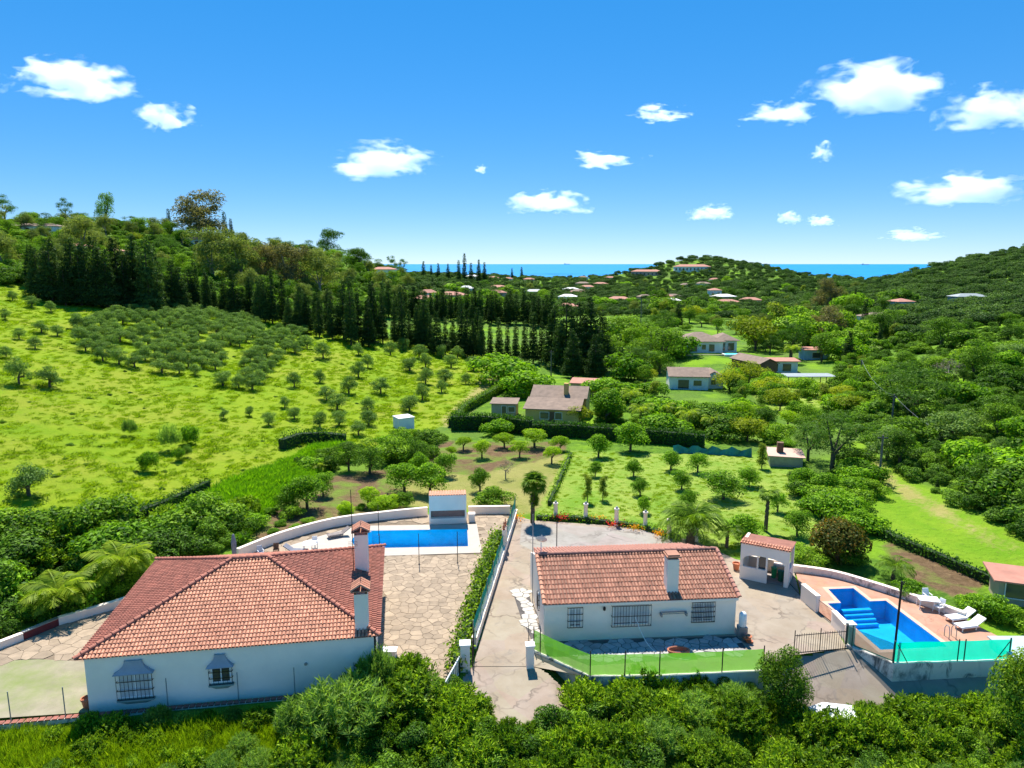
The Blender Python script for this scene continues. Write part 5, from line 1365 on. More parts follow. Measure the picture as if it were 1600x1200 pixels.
for s in range(3):
    lb = rnd_lobes(rg0, 10, .62, .25, .75, .34); make_proto('bush', lb, 4600, .072, .6, LF['scrub'], seed=s, H=1.05)
    lb = rnd_lobes(rg0, 10, .62, .25, .75, .32); make_proto('darkbush', lb, 4200, .085, .5, LF['thick'], seed=15 + s, H=1.05, inner=.3)
    lb = rnd_lobes(rg0, 10, .6, .25, .75, .34); make_proto('distbush', lb, 2200, .10, .65, LF['far'], seed=17 + s, H=1.05)
    lb = rnd_lobes(rg0, 10, .6, .25, .75, .34); make_proto('farbush', lb, 2600, .095, .65, LF['scrub_far'], seed=10 + s, H=1.05)
    lb = rnd_lobes(rg0, 11, .8, .45, 1.5, .50); make_proto('olive', lb, 3200, .12, .45, LF['olive'], limb_set(rg0, .5, 0, lb, .09), seed=20 + s, inner=.7, H=2.0)
    lb = rnd_lobes(rg0, 10, .8, .75, 1.75, .55, .9); make_proto('citrus', lb, 3800, .13, .5, LF['citrus'], limb_set(rg0, .55, 0, lb, .08), seed=30 + s, H=2.25, inner=.55)
    lb = rnd_lobes(rg0, 9, .8, .95, 1.65, .5, .75); make_proto('lime', lb, 3200, .12, .5, LF['lime'], limb_set(rg0, .65, 0, lb, .08), seed=40 + s, H=2.1)
    lb = [(0, 0, .48, .56, .56, .50)] + rnd_lobes(rg0, 10, .40, .22, .66, .27, 1.0); make_proto('bronze', lb, 7000, .062, .6, LF['bronze'], limb_set(rg0, .3, 0, lb, .05), seed=45 + s, H=1.02, inner=.2)
    # conifers: stacked whorls of drooping branch clumps
    def conifer(rg, h, w, nl):
        out = []
        for k in range(nl):
            t = (k + .5) / nl; rr = w * (1 - t) ** .75 * rg.uniform(.75, 1.15) + .04
            m_ = max(3, int(6 * (1 - t)) + 2)
            for j in range(m_):
                a = 2 * math.pi * (j + rg.random()) / m_; out.append((rr * .6 * math.cos(a), rr * .6 * math.sin(a), .06 * h + t * h * .92, rr * .55, rr * .55, h / nl * rg.uniform(.5, .95)))
        return out
    make_proto('conifer', conifer(rg0, 1.0, .17, 13), 7600, .031, .4, LF['conifer'], [((0, 0, -.05), (0, 0, .9), .022, .004)], seed=50 + s, inner=.6, up=.1, H=1.0)
    make_proto('cypress', conifer(rg0, 1.0, .085, 12), 5400, .029, .35, LF['conifer'], [((0, 0, -.05), (0, 0, .9), .016, .003)], seed=60 + s, inner=.5, up=.6, H=1.0)
    lb = rnd_lobes(rg0, 15, .30, .26, .9, .16, 1.1) + [(0, 0, .75, .2, .2, .2)]; make_proto('gum', lb, 7500, .036, .4, LF['gum'], limb_set(rg0, .25, 0, lb, .028), BARKP, seed=70 + s, inner=.8, up=-.1, H=1.05)
    lb = rnd_lobes(rg0, 16, .34, .26, .88, .16, 1.1); make_proto('gumb', lb, 7500, .038, .4, LF['gumb'], limb_set(rg0, .25, 0, lb, .03), BARKP, seed=80 + s, inner=.8, up=-.1, H=1.05)
    lb = [(rg0.uniform(-.12, .12), rg0.uniform(-.12, .12), .2 + .075 * k, .15, .15, .13) for k in range(10)]; make_proto('poplar', lb, 2200, .045, .6, LF['poplar'], [((0, 0, -.05), (0, 0, .8), .025, .006)], seed=90 + s, inner=.8, H=1.05)
    lb = rnd_lobes(rg0, 12, .3, .28, .80, .20, .9); make_proto('broad', lb, 4600, .034, .6, LF['scrub'], limb_set(rg0, .22, 0, lb, .03), seed=95 + s, inner=.5, H=1.0)
    lb = rnd_lobes(rg0, 12, .3, .24, .80, .19, .85); make_proto('darktree', lb, 5000, .034, .5, LF['thick'], limb_set(rg0, .22, 0, lb, .03), seed=96 + s, inner=.45, H=1.0)
    lb = rnd_lobes(rg0, 13, .34, .32, .85, .17, .7); make_proto('pine', lb, 4200, .038, .3, LF['pine'], limb_set(rg0, .3, 0, lb, .028), seed=98 + s, inner=.9, H=1.0)
    lb = rnd_lobes(rg0, 8, .5, .4, .75, .34, .8); make_proto('gold', lb, 2200, .075, .5, LF['gold'], limb_set(rg0, .25, 0, lb, .03), seed=101 + s, inner=.6, H=1.05)
    lb = rnd_lobes(rg0, 8, .4, .4, .85, .2, 1); make_proto('dead', lb, 800, .09, .12, LF['dead'], limb_set(rg0, .45, 0, lb, .03), BARKP, seed=105 + s, inner=1, H=1.05)
    lb = rnd_lobes(rg0, 8, .55, .25, .65, .36, .85); make_proto('lush', lb, 3400, .11, .45, LF['citrus'], seed=108 + s, inner=.6, H=1.0)
# foreground shrubs: long upright leaves in sprays
def sprays(n_stem, n_leaf, Rr, Hh, L, aspect, lean=.5):
    def f(rg):
        out = []
        for s in range(n_stem):
            a = rg.uniform(0, 2 * math.pi); d = Rr * math.sqrt(rg.random()); base = np.array([d * math.cos(a) * .55, d * math.sin(a) * .55, .05])
            h = Hh * (1 - .45 * (d / Rr) ** 2) * rg.uniform(.75, 1.1); tip = np.array([d * math.cos(a) * 1.05, d * math.sin(a) * 1.05, h])
            t = rg.uniform(.35, 1.0, n_leaf) ** .7; C = base + (tip - base) * t[:, None]; C[:, 2] = base[2] + (h - base[2]) * t ** .8
            dirs = unit(rg.normal(size=(n_leaf, 3)) * .8 + np.array([math.cos(a) * .3, math.sin(a) * .3, lean]))
            nn = unit(np.cross(dirs, rg.normal(size=(n_leaf, 3)))); C = C + dirs * L * .45
            out.append(leaf_arrays(C, nn, L, aspect, rg, tang=dirs))
        return np.concatenate(out)
    return f
for s in range(4):
    make_proto('front', [(0, 0, .5, .7, .7, .4)], 500, .16, .4, LF['front'], None, seed=120 + s, inner=.9, H=1.25, extra=sprays(130, 26, 1.1, 1.45, .20, .27, .75))
for s in range(3):
    make_proto('front2', [(0, 0, .6, .7, .7, .5)], 600, .09, .3, LF['front2'], None, seed=130 + s, inner=.9, H=1.3, extra=sprays(140, 24, 1.0, 1.5, .23, .14, .95))
for s in range(2):
    lb = rnd_lobes(rg0, 11, .42, .45, 1.0, .26, 1.0); make_proto('sapling', lb, 11000, .045, .42, LF['front'], limb_set(rg0, .4, 0, lb, .03), seed=140 + s, inner=.85, H=1.25)
    make_proto('orangebed', [(0, 0, .25, .6, .6, .3)], 700, .12, .6, LF['citrus'], seed=150 + s, H=.6)
def blades(mat, kind, n, Rr, Hh, w, seed, lean=.5):
    rg = np.random.default_rng(seed); a = rg.uniform(0, 2 * math.pi, n); d = Rr * np.sqrt(rg.random(n)); b = np.stack([d * np.cos(a), d * np.sin(a), np.zeros(n) - .02], 1)
    h = Hh * rg.uniform(.5, 1.1, n); ln_ = rg.normal(size=(n, 2)) * lean * h[:, None]; tip = b + np.concatenate([ln_, h[:, None]], 1)
    side = np.stack([-np.sin(a + 1.3), np.cos(a + 1.3), np.zeros(n)], 1) * w; mid = (b + tip) / 2 + np.array([0, 0, 1]) * (h * .12)[:, None]
    v = np.stack([b, mid + side, tip, mid - side], 1).reshape(-1, 3); me = mesh_np(kind, v, np.arange(len(v)).reshape(-1, 4), [mat]); PROTO.setdefault(kind, []).append(dict(crown=me, trunk=None, both=me, H=Hh))
for s in range(2):
    blades(LF['grass'], 'tuft', 60, .42, .26, .035, 200 + s, .9); blades(LF['lush'], 'lushtuft', 80, .45, .60, .035, 210 + s, .5); blades(LF['grass'], 'tallgrass', 130, .5, .8, .016, 220 + s, .35)

USED = {}
def plant(kind, loc, h, label, cat, name, group=None, wf=1.0, parts=True, rz=None, var=None, sink=.0):
    pr = PROTO[kind]; k = random.randrange(len(pr)) if var is None else var; p = pr[k]; s = h / p['H']; rz = random.uniform(0, 6.28) if rz is None else rz
    loc = Vector(loc) - Vector((0, 0, sink)); sc = (s * wf * random.uniform(.92, 1.08), s * wf * random.uniform(.92, 1.08), s)
    if parts and p['trunk'] is not None:
        o = thing(name, label, cat, loc, group, rz); o.scale = sc; mobj('trunk', p['trunk'], o); mobj('crown', p['crown'], o)
    else:
        o = mobj(name, p['both'], None, loc, (0, 0, rz), sc); tag(o, label, cat, group)
    return o
def pplant(kind, x, y, hpx, label, cat, name, group=None, wf=1.0, parts=True, z=None, var=None):
    """by the photo pixel of its foot and its height in photo pixels"""
    q = T(x, y) if z is None else G(x, y, z)
    if q is None: return None
    return plant(kind, q, hpx * mpp(q) * 1.06, label, cat, name, group, wf, parts, var=var)
PLACED = []
def scatter(polys, n, mind, fn, seed, tries=30, avoid=(), ymax=5000):
    """spread over the ground inside outlines, at least mind metres apart (mind may depend on distance)"""
    rg = random.Random(seed); got = []; cells = {}
    xs = [p[0] for q in polys for p in q]; ys = [p[1] for q in polys for p in q]; k = 0
    while len(got) < n and k < n * tries:
        k += 1; x = rg.uniform(min(xs), max(xs)); y = rg.uniform(min(ys), max(ys)); A = np.array([x]); B = np.array([y])
        if not any(inpoly(A, B, q)[0] for q in polys) or any(inpoly(A, B, q)[0] for q in avoid): continue
        q = T(x, y)
        if q is None or q.y > ymax: continue
        d = mind(q) if callable(mind) else mind; c = 4.0; i, j = int(q.x // c), int(q.y // c); r = int(d // c) + 1; ok = True
        for a in range(i - r, i + r + 1):
            for b in range(j - r, j + r + 1):
                for t in cells.get((a, b), ()):
                    if (t[0] - q.x) ** 2 + (t[1] - q.y) ** 2 < d * d: ok = False; break
                if not ok: break
            if not ok: break
        if not ok: continue
        cells.setdefault((i, j), []).append((q.x, q.y)); got.append(q)
    for g in got: fn(g, rg)
    return got

# instanced masses (nobody could count them): one object each, geometry nodes on points
_gn = {}
def mass(name, label, kind_mesh, pts, scl, cat=None, rough=0.0):
    me = bpy.data.meshes.new(name); P = np.array([tuple(p) for p in pts], np.float32)
    me.vertices.add(len(P)); me.vertices.foreach_set('co', P.ravel())
    a = me.attributes.new('scl', 'FLOAT_VECTOR', 'POINT'); a.data.foreach_set('vector', np.asarray(scl, np.float32).ravel())
    b = me.attributes.new('rot', 'FLOAT_VECTOR', 'POINT'); rr = np.zeros((len(P), 3), np.float32); rr[:, 2] = RNG.uniform(0, 6.28, len(P)); rr[:, 0] = RNG.normal(size=len(P)) * rough; b.data.foreach_set('vector', rr.ravel())
    o = mobj(name, me); tag(o, label, kind='stuff')
    g = bpy.data.node_groups.new(name, 'GeometryNodeTree'); g.interface.new_socket('Geometry', in_out='INPUT', socket_type='NodeSocketGeometry'); g.interface.new_socket('Geometry', in_out='OUTPUT', socket_type='NodeSocketGeometry')
    N = g.nodes; L = g.links; gi = N.new('NodeGroupInput'); go = N.new('NodeGroupOutput'); ip = N.new('GeometryNodeInstanceOnPoints'); jn = N.new('GeometryNodeJoinGeometry')
    for src in kind_mesh:
        oi = N.new('GeometryNodeObjectInfo'); oi.transform_space = 'ORIGINAL'; oi.inputs['Object'].default_value = src; oi.inputs['As Instance'].default_value = False; L.new(oi.outputs['Geometry'], jn.inputs[0]) if False else None
        gt_ = N.new('GeometryNodeGeometryToInstance'); L.new(oi.outputs['Geometry'], gt_.inputs[0]); L.new(gt_.outputs[0], jn.inputs[0])
    sa = N.new('GeometryNodeInputNamedAttribute'); sa.data_type = 'FLOAT_VECTOR'; sa.inputs[0].default_value = 'scl'; ra = N.new('GeometryNodeInputNamedAttribute'); ra.data_type = 'FLOAT_VECTOR'; ra.inputs[0].default_value = 'rot'
    L.new(gi.outputs[0], ip.inputs['Points']); L.new(jn.outputs[0], ip.inputs['Instance']); ip.inputs['Pick Instance'].default_value = True
    e = N.new('FunctionNodeEulerToRotation'); L.new(ra.outputs[0], e.inputs[0]); L.new(e.outputs[0], ip.inputs['Rotation']); L.new(sa.outputs[0], ip.inputs['Scale']); L.new(ip.outputs[0], go.inputs[0])
    md = o.modifiers.new('instances', 'NODES'); md.node_group = g
    return o
# ------------------------------------------------------------------ planting
random.seed(21)
ORD = ['first', 'second', 'third', 'fourth', 'fifth', 'sixth', 'seventh', 'eighth', 'ninth', 'tenth', 'eleventh', 'twelfth', 'thirteenth', 'fourteenth', 'fifteenth', 'sixteenth', 'seventeenth', 'eighteenth', 'nineteenth', 'twentieth']
def lerp_line(pts, t):
    f = t * (len(pts) - 1); i = min(int(f), len(pts) - 2); k = f - i
    return tuple(pts[i][j] + (pts[i + 1][j] - pts[i][j]) * k for j in range(len(pts[0])))
# the long dark conifer row across the meadow's upper edge (foot x, foot y, height)
ROW = [(60, 462, 76), (110, 478, 92), (165, 484, 100), (215, 484, 104), (262, 482, 80), (310, 487, 68), (360, 492, 66), (410, 503, 72), (460, 515, 76), (510, 528, 86), (560, 536, 94), (610, 541, 92), (655, 547, 80), (700, 553, 76), (740, 558, 74)]
for k in range(54):
    t = (k + random.uniform(-.35, .35)) / 53; t = min(max(t, 0), 1); x, y, h = lerp_line(ROW, t); big = x < 300
    pplant('conifer' if (big or random.random() < .5) else 'cypress', x, y + random.uniform(-5, 5), h * random.uniform(.62, 1.15), 'tall dark conifer of the long row ' + ('behind the dense orchard, among its broad left trees' if big else ('behind the dense orchard' if x < 430 else ('above the orchard strip' if x < 560 else ('above the single olives' if x < 660 else 'near the meadow track')))), 'conifer', 'conifer', 'dark conifer row above the meadow', wf=1.15 if big else (1.0 if x < 560 else .95))
for k in range(9):
    t = k / 8; x, y, h = lerp_line(ROW, t)
    pplant('conifer', x + random.uniform(-10, 10), y - 14, h * random.uniform(.7, .95), 'dark conifer standing in the second rank behind the meadow row', 'conifer', 'conifer', 'second rank of dark conifers', wf=.95)
for i, (x, y, h) in enumerate(((752, 560, 62), (766, 562, 55), (780, 560, 60), (793, 562, 52), (806, 562, 58), (820, 566, 62), (833, 568, 75), (846, 566, 60))):
    pplant('cypress', x, y, h, 'slim cypress, %s from the left in the low run right of the conifer row' % ORD[i], 'cypress', 'slim_cypress', 'low cypress run')
for i, (x, y, h, w) in enumerate(((866, 574, 92, 1.15), (884, 580, 108, 1.2), (905, 582, 104, 1.2), (922, 584, 112, 1.2), (940, 580, 86, 1.1), (895, 590, 70, 1.3), (930, 592, 66, 1.3))):
    pplant('conifer', x, y, h, 'broad black green conifer, %s of the isolated valley group' % ORD[i], 'conifer', 'tall_conifer', 'isolated group of tall conifers', wf=w)
for k in range(34):
    x = 600 + k * 8.0 + random.uniform(-3, 3); pplant('cypress', x, 497 + (x - 600) * .05 + random.uniform(-3, 3), random.uniform(38, 56), 'bluish cypress in the far row behind the dark conifers', 'cypress', 'far_cypress', 'far cypress row behind the conifers', wf=1.25, parts=False)
for i, (x, y, h, w) in enumerate(((662, 438, 28, 1.2), (674, 437, 22, 1.2), (685, 437, 24, 1.2), (700, 440, 26, 1.3), (717, 443, 34, 1.1), (726, 443, 44, .9), (736, 443, 30, 1.3), (748, 442, 34, 1.2), (757, 442, 30, 1.2), (800, 436, 16, 1.3), (815, 436, 18, 1.3))):
    pplant('cypress', x, y, h, 'dark cypress, %s from the left on the skyline before the sea' % ORD[i], 'cypress', 'skyline_cypress', 'skyline cypresses', wf=w, parts=False)

# gum trees and the wooded hillside behind
for (kind, x, y, h, w, lb) in (('gumb', 315, 384, 80, 1.25, 'huge bronze gum tree on the crest of the left hill'), ('gum', 333, 440, 78, 1.15, 'rounded olive gum tree above the conifers, below the huge bronze one'), ('gum', 378, 445, 70, 1.2, 'olive gum tree right of the rounded one above the conifers'),
        ('gumb', 452, 455, 70, 1.15, 'bronze gum tree behind the middle of the conifer row'), ('gum', 500, 462, 68, 1.1, 'pale green gum tree right of the bronze one behind the conifers'), ('gumb', 412, 445, 62, 1.2, 'reddish gum tree on the slope between the two gum groups'),
        ('darktree', 514, 404, 46, 1.1, 'dark rounded tree standing alone on the ridge line'), ('gum', 130, 402, 60, 1.3, 'drooping olive gum tree above the leftmost conifers'), ('broad', 166, 352, 48, .8, 'slender bluish tree sticking up from the left skyline'),
        ('pine', 103, 348, 38, .7, 'narrow bluish pine on the left skyline'), ('pine', 140, 346, 34, .7, 'small bluish pine beside the slender skyline tree'), ('gum', 205, 352, 28, 1.3, 'low bronze tree on the left skyline'), ('pine', 8, 345, 40, .9, 'tall tree at the left picture edge on the skyline'), ('pine', 28, 345, 36, .9, 'second tree from the left picture edge on the skyline'),
        ('cypress', 265, 363, 34, 1.1, 'dark pointed cypress left of the huge bronze gum'), ('cypress', 352, 372, 38, 1.2, 'dark pointed cypress right of the huge bronze gum'), ('cypress', 362, 374, 30, 1.2, 'shorter cypress beside the pointed one right of the bronze gum'),
        ('darktree', 560, 424, 36, 1.5, 'round dense dark tree on the end of the left ridge'), ('broad', 590, 420, 30, 1.2, 'dark tree beside the round one on the ridge end'), ('pine', 614, 428, 28, .7, 'layered pine on the ridge end against the sea'), ('pine', 629, 430, 25, .7, 'second layered pine on the ridge end against the sea')):
    pplant(kind, x, y, h, lb, 'tree', 'ridge_tree', None, wf=w)
HILL_L = [[(-20, 352), (200, 357), (400, 388), (520, 404), (640, 430), (640, 470), (520, 490), (400, 470), (300, 460), (60, 445), (-20, 440)]]
hk = ['broad', 'gum', 'darktree', 'bush', 'pine', 'bush', 'broad', 'bush', 'gum', 'gold']
def on_hill(q, rg):
    k = rg.choice(hk); h = {'darktree': rg.uniform(5, 8), 'broad': rg.uniform(5, 8), 'gum': rg.uniform(6, 10), 'bush': rg.uniform(2.5, 4.5), 'pine': rg.uniform(5, 8), 'gold': rg.uniform(3, 4.5)}[k]
    plant(k, q, h, {'darktree': 'dark rounded tree in the wood on the left hillside', 'broad': 'round green tree in the wood on the left hillside', 'gum': 'loose olive gum tree in the wood on the left hillside', 'bush': 'low green shrub in the wood on the left hillside', 'pine': 'spreading pine in the wood on the left hillside', 'gold': 'yellowish shrub in the wood on the left hillside'}[k], 'tree', 'hillside_tree', 'mixed wood on the left hillside', wf=1.15, parts=False, sink=.2)
scatter(HILL_L, 230, lambda q: 4.5 + q.y * .008, on_hill, 3)
def on_crest(q, rg): plant(rg.choice(['broad', 'darktree', 'gum', 'pine']), q, rg.uniform(3.5, 9), 'small tree along the crest of the left hill', 'tree', 'crest_tree', 'trees along the left crest', wf=1.3, parts=False, sink=.3)
scatter([[(-10, 352), (200, 358), (400, 389), (520, 405), (640, 431), (640, 437), (520, 412), (400, 398), (200, 366), (-10, 362)]], 70, 7, on_crest, 4)

# olive orchard on the meadow: dense block in rows, second block, single trees
def orchard(poly, label, group, dx, dy, seed, hh=(1.9, 2.6)):
    rg = random.Random(seed); c = [T(*p) for p in poly]; xs = [p.x for p in c]; ys = [p.y for p in c]; W = [(p.x, p.y) for p in c]; y = min(ys); n = 0
    y -= (max(xs) - min(xs)) * .12
    while y < max(ys):
        x = min(xs) - 8 + (y - min(ys)) * .35 % dx
        while x < max(xs):
            a, b = x + rg.uniform(-.4, .4), y + (x - min(xs)) * .12 + rg.uniform(-.4, .4)
            if inpoly(np.array([a]), np.array([b]), W)[0] and rg.random() < .94:
                plant('olive', (a, b, hz(a, b)), rg.uniform(*hh), label, 'olive tree', 'olive_tree', group, wf=rg.uniform(1.0, 1.3)); n += 1
            x += dx
        y += dy
    return n
n1 = orchard([(112, 505), (230, 483), (330, 484), (395, 497), (415, 520), (355, 560), (330, 600), (250, 592), (175, 572), (110, 550)], 'grey green olive tree in the dense orchard block on the slope', 'dense olive orchard', 2.3, 4.7, 31, (1.9, 2.8))
n2 = orchard([(415, 520), (478, 520), (480, 540), (420, 590), (385, 620), (345, 615), (345, 595), (375, 560)], 'grey green olive tree in the narrow orchard strip beside the dense block', 'olive orchard strip', 2.3, 4.7, 32, (1.9, 2.8))
SINGLE = [(505, 560, 26), (460, 605, 24), (500, 598, 22), (560, 590, 26), (575, 575, 22), (545, 615, 28), (527, 640, 26), (595, 615, 26), (640, 580, 22), (665, 575, 24), (655, 560, 22), (690, 560, 22), (705, 575, 22), (740, 580, 24), (715, 560, 20), (665, 600, 26), (660, 625, 26), (695, 600, 24), (690, 613, 20),
          (640, 643, 26), (575, 645, 26), (576, 665, 24), (510, 625, 22), (445, 637, 18), (420, 665, 22), (500, 668, 26), (530, 665, 24), (560, 680, 24), (460, 655, 20), (350, 655, 18), (390, 650, 16), (728, 600, 18), (610, 555, 22), (480, 545, 22), (630, 548, 20), (560, 555, 20),
          (30, 600, 44), (78, 605, 34), (45, 775, 52), (10, 560, 20), (55, 545, 20), (30, 530, 18), (65, 520, 20), (90, 525, 18), (120, 525, 18), (50, 480, 18), (80, 488, 18), (8, 500, 18), (20, 470, 16)]
for (x, y, h) in SINGLE:
    pplant('olive', x, y, h, ('small' if h < 22 else ('large' if h > 28 else 'middling')) + ' single olive ' + ('at the left edge of the meadow' if x < 140 else ('close under the conifer row' if y < 585 else ('above the white water tank' if x > 560 else 'in the middle of the meadow'))), 'olive tree', 'meadow_olive', 'scattered olives on the meadow', wf=random.uniform(.8, 1.15))
for i, (x, y, h) in enumerate(((231, 737, 32), (267, 705, 34), (296, 695, 30), (203, 682, 22), (280, 720, 20), (293, 715, 16))):
    pplant('front2' if i % 2 else 'lush', x, y, h, 'spiky young plant, %s of the small clump on the open meadow' % ORD[i], 'shrub', 'young_plant', 'young plants on the meadow', wf=.6)

# hedges: a woody core with a leafy coat, one thing each
def hedge(label, pts, h, w, mat='hedge', dens=46, leaf=.22, name='hedge', world=False, rag=.12):
    P = [T(*p) for p in pts] if not world else [Vector((p[0], p[1], hz(p[0], p[1]))) for p in pts]
    Q = []
    for i in range(len(P) - 1):
        n = max(2, int((P[i + 1] - P[i]).length / .6))
        for k in range(n): q = P[i].lerp(P[i + 1], k / n); Q.append(Vector((q.x, q.y, hz(q.x, q.y))))
    Q.append(P[-1]); r = thing(name, label, 'hedge', tuple(Q[len(Q) // 2]))
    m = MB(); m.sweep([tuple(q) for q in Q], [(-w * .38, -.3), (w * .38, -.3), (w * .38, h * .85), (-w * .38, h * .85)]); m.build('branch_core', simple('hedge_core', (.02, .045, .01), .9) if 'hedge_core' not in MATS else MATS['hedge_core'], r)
    rg = np.random.default_rng(len(Q) * 7 + 1); L = sum((Q[i + 1] - Q[i]).length for i in range(len(Q) - 1)); n = int(min(26000, L * (2 * h + w) * dens)); f = rg.random(n) * (len(Q) - 1); i0 = f.astype(int); A = np.array([tuple(q) for q in Q]); ff = (f - i0)[:, None]
    C = A[i0] * (1 - ff) + A[i0 + 1] * ff; d = A[i0 + 1] - A[i0]; d[:, 2] = 0; d = unit(d); l = np.stack([-d[:, 1], d[:, 0], np.zeros(n)], 1)
    s = rg.random(n) * (2 * h + w); off = np.where(s < h, -w / 2, np.where(s < 2 * h, w / 2, s - 2 * h - w / 2)); zz = np.where(s < h, s, np.where(s < 2 * h, s - h, h)); nn = np.where((s < h)[:, None], -l, np.where((s < 2 * h)[:, None], l, np.array([[0, 0, 1.0]])))
    C = C + l * off[:, None] + np.array([0, 0, 1]) * zz[:, None] + rg.normal(size=(n, 3)) * rag; nn = unit(nn + rg.normal(size=(n, 3)) * .6)
    v = leaf_arrays(C - np.array(tuple(r.location)), nn, leaf, .6, rg); mobj('foliage', mesh_np('foliage', v, np.arange(len(v)).reshape(-1, 4), [LF[mat]]), r)
    return r
hedge('dark reed hedge between meadow and bright grass behind the left shrubs', [(205, 822), (258, 800), (325, 768)], 1.3, .8)
hedge('dark trimmed hedge at the bottom of the meadow above the soil garden', [(440, 702), (470, 692), (505, 690), (540, 694)], 1.5, 1.1, rag=.3)
hedge('tall dark hedge before the ochre house', [(705, 672), (760, 672), (830, 680)], 2.4, 1.0, leaf=.26)
hedge('long straight trimmed hedge along the far end of the lawn', [(832, 682), (900, 683), (985, 690), (1100, 700)], 2.0, 1.1, leaf=.26)
hedge('leafy hedge climbing beside the meadow track', [(705, 668), (725, 645), (765, 622), (800, 600)], 1.5, 1.0, 'scrub')
hedge('stone edged hedge running down beside the field track', [(1352, 826), (1420, 858), (1500, 892), (1558, 917)], .8, .7)
hedge('climbing plants along the patio side of the green net', [(712, 1055), (728, 1000), (748, 930), (768, 868), (780, 842)], .95, .62, 'front', 80, .24, rag=.24)
hedge('low flowering hedge behind the forecourt pillars', [(838, 812), (900, 813), (1000, 826), (1062, 845)], .5, .7, 'citrus', 60, .16)
hedge('straggling hedge dividing dry plot and lawn', [(858, 790), (880, 740), (892, 712)], .55, .4, 'scrub', 40, .2)
# flowers along the bed
for i, (x, y, kd, lb) in enumerate(((878, 815, 'flower_r', 'red flowers by the first white pillar'), (935, 816, 'flower_o', 'wide patch of orange flowers between the second and third pillar'), (960, 826, 'flower_r', 'red flowers at the foot of the third pillar'), (992, 832, 'flower_o', 'orange flowers between the third and fourth pillar'), (1030, 842, 'flower_o', 'orange flowers near the fifth pillar'), (808, 815, 'flower_o', 'orange flowers at the far end of the green net'))):
    rg = np.random.default_rng(i); q = T(x, y); n = 90; C = rg.normal(size=(n, 3)) * np.array([.75 if 'wide' in lb else .35, .3, .12]) + np.array([0, 0, .5]); nn = unit(rg.normal(size=(n, 3)) + np.array([0, -.4, 1.])); v = leaf_arrays(C, nn, .13, .8, rg)
    tag(mobj('flower_patch', mesh_np('blossom', v, np.arange(len(v)).reshape(-1, 4), [LF[kd]]), None, q), lb, 'flowers')

# palms: trunk and single fronds
def frond_mesh(kind, L, mat, seed):
    rg = np.random.default_rng(seed); V = []; n = 22; pts = []
    for k in range(n + 1):
        t = k / n; a = (.95 - 1.9 * t ** 1.25) if kind == 'feather' else (.75 - 1.2 * t)
        pts.append(np.array([0, 0, 0.]) if k == 0 else pts[-1] + np.array([math.cos(a), 0, math.sin(a)]) * L / n)
    if kind in ('feather', 'wide'):
        for k in range(2, n + 1):
            t = k / n; ll = L * (.30 if kind == 'feather' else .34) * math.sin(math.pi * min(1, .12 + t * .86)) + .05; d = unit((pts[k] - pts[k - 1])[None])[0]
            for s in (-1, 1):
                e = unit((np.array([0, s, 0]) * .85 + d * .55 + np.array([0, 0, -.25 + rg.normal() * .1]))[None])[0]; w = d * (L / n * (.42 if kind == 'feather' else .62)); b = pts[k]; V += [b, b + e * ll * .5 + w, b + e * ll + np.array([0, 0, -ll * .18]), b + e * ll * .5 - w]
        for k in range(n): V += [pts[k] + [0, .02, 0], pts[k + 1] + [0, .015, 0], pts[k + 1] - [0, .015, 0], pts[k] - [0, .02, 0]]
    else:            # fan
        stem = n // 2
        for k in range(stem): V += [pts[k] + [0, .02, 0], pts[k + 1] + [0, .02, 0], pts[k + 1] - [0, .02, 0], pts[k] - [0, .02, 0]]
        c = pts[stem]; d = unit((pts[stem] - pts[stem - 1])[None])[0]; up = np.cross(np.array([0, 1., 0]), d)
        for j in range(17):
            a = -1.7 + 3.4 * j / 16; e = d * math.cos(a) + np.array([0, 1, 0]) * math.sin(a); ll = L * .52 * rg.uniform(.85, 1.1); w = np.cross(e, up) * .045 * L; V += [c, c + e * ll * .55 + w, c + e * ll - up * -.12 * L - np.array([0, 0, .12 * L]), c + e * ll * .55 - w]
    V = np.array(V); return mesh_np('frond', V, np.arange(len(V)).reshape(-1, 4), [mat])
FR = {k: [frond_mesh(k, 1.0, LF[m], 300 + s) for s in range(2)] for k, m in (('feather', 'palm'), ('wide', 'palmy'), ('fan', 'palm'))}
FR['featherfar'] = [frond_mesh('feather', 1.0, LF['palmy'], 310)]
def palm(label, q, th, fl, kind, nf, tr=.18, name='palm_tree', skirt=False, group=None, spread=(.2, 1.15)):
    r = thing(name, label, 'palm', tuple(q), group); V, Fq = tube_np([((0, 0, -.3 + (th + .3) * k / 7), (.02 * k, 0, -.3 + (th + .3) * (k + 1) / 7), tr * (1.25 - .04 * k), tr * (1.15 - .04 * k)) for k in range(7)], 8)
    mobj('trunk', mesh_np('trunk', V, Fq, [BARK]), r)
    for k in range(nf):
        t = (k + .5) / nf; tilt = spread[0] + (spread[1] - spread[0]) * t; L = fl * random.uniform(.85, 1.1)
        mobj('frond', random.choice(FR[kind]), r, (.14, 0, th), (0, tilt - .95 + .35, 2.399 * k), (L, L, L))
    if skirt:
        for k in range(14): mobj('dry_frond', random.choice(FR['fan']), r, (.14, 0, th - .15 - .08 * k), (0, 1.9 + random.uniform(-.1, .2), 2.399 * k), (fl * .7,) * 3)
    return r
random.seed(5)
palm('tall fan palm with a shaggy skirt at the head of the drive', T(832, 818), 3.6, 1.5, 'fan', 34, .17, skirt=True, spread=(-.7, 1.2))
palm('big feather palm behind the gabled house with arching fronds', T(1078, 850), 1.5, 3.3, 'feather', 26, .35, spread=(-.1, 1.0))
palm('wide leaved palm among shrubs beside the left terrace wall', G(92, 968, -.2), 2.0, 2.4, 'wide', 18, .22)
